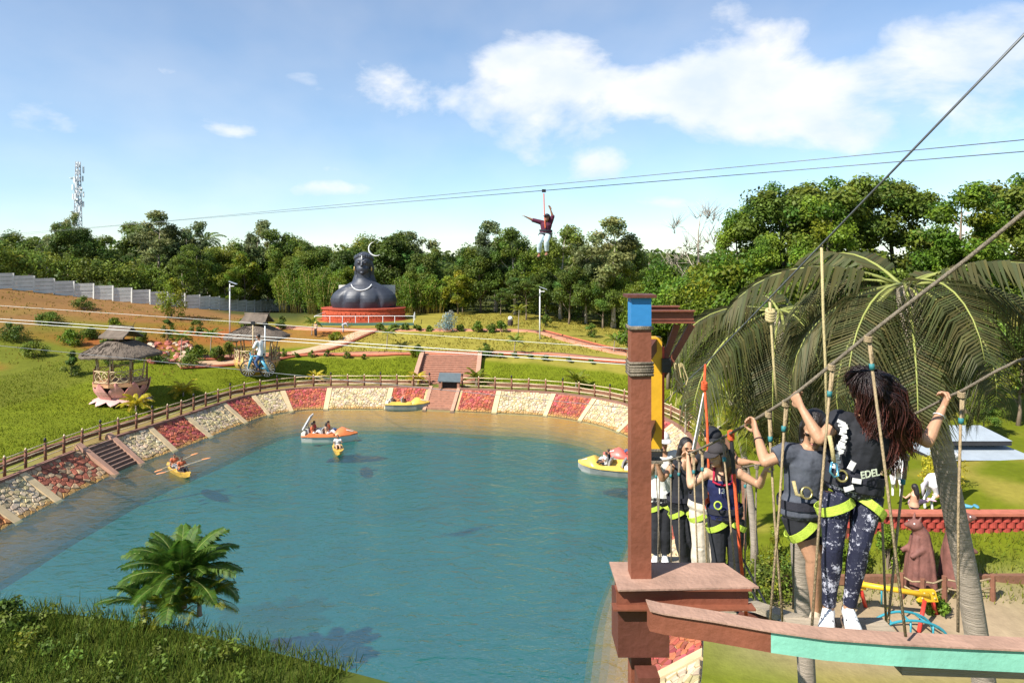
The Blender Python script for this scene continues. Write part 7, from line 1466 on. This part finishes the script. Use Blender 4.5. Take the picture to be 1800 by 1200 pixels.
# brown carved animal posts and rope rail
carved = mat('carved_brown', (.17,.07,.055), .75, .35, 2.5, .6, 14)
def carving(u, v, h, label, sgn, seed):
    g = gp(u, v); root = empty('carved_animal', g, label, 'sculpture'); r = random.Random(seed); b = MB()
    b.tube([g-Vector((0,0,.1)), g+Vector((.02,0,h*.3)), g+Vector((sgn*.05,0,h*.6)), g+Vector((sgn*.02,0,h*.82)), g+Vector((-sgn*.14,0,h*.95))], [.52,.46,.36,.27,.2], 14); b.ell(g+Vector((-sgn*.22,-.05,h*.98)), (.27,.22,.2), None, 12, 8); b.tube([g+Vector((-sgn*.3,-.08,h*.97)), g+Vector((-sgn*.6,-.1,h*1.0))], [.14,.07], 8)
    for k in range(9): a = r.uniform(0, 6.28); b.tube([g+Vector((math.cos(a)*.5,math.sin(a)*.5,0)), g+Vector((math.cos(a)*.4,math.sin(a)*.4,h*.45)), g+Vector((math.cos(a)*.27,math.sin(a)*.27,h*.8))], [.1,.09,.05], 6)
    for sx_ in (-1, 1): b.tube([g+Vector((-sgn*.15,sx_*.14,h*1.02)), g+Vector((-sgn*.08,sx_*.2,h*1.14))], [.07,.03], 6); b.tube([g+Vector((-sgn*.05,sx_*.26,h*.62)), g+Vector((-sgn*.5,sx_*.3,h*.5))], [.12,.08], 8)
    remesh(b.build('body', carved, root, True), .04, 2)
    for sx_ in (-1, 1): b = MB(); b.ell(g+Vector((-sgn*.33,sx_*.16-.05,h*1.02)), (.03,.03,.03), None, 8, 6); b.build('eye', white_metal, root, True)
carving(1618, 1036, 2.15, 'brown carved animal sculpture left of the palm trunk', 1, 3); carving(1682, 1034, 2.3, 'brown carved animal sculpture right of the palm trunk', -1, 4)
g0 = gp(1600, 1062); root = empty('rope_rail', g0, 'low rope rail on brown posts in front of the carved animals', 'fence'); Q = [gp(u, v) for u, v in ((1585,1060),(1622,1064),(1660,1066),(1700,1066),(1745,1066))]
for p in Q: b = MB(); b.cyl(p-Vector((0,0,.1)), p+Vector((0,0,.85)), .09, .08, 8); b.build('post', postm, root)
for a, c in zip(Q, Q[1:]):
    for z in (.75, .45): b = MB(); b.tube([a+Vector((0,0,z)), a.lerp(c, .5)+Vector((0,0,z-.1)), c+Vector((0,0,z))], .03, 6); b.build('rope', ropem, root, True)
g = gp(1560, 985); b = MB(); b.beam(Vector((7.6, 24.9, zf(8, 24.9)+.12)), Vector((18, 24.6, zf(18, 24.6)+.12)), .2, .3); b.build('slope_kerb', lwm, None, label='long low brown kerb at the foot of the green slope', cat='kerb')
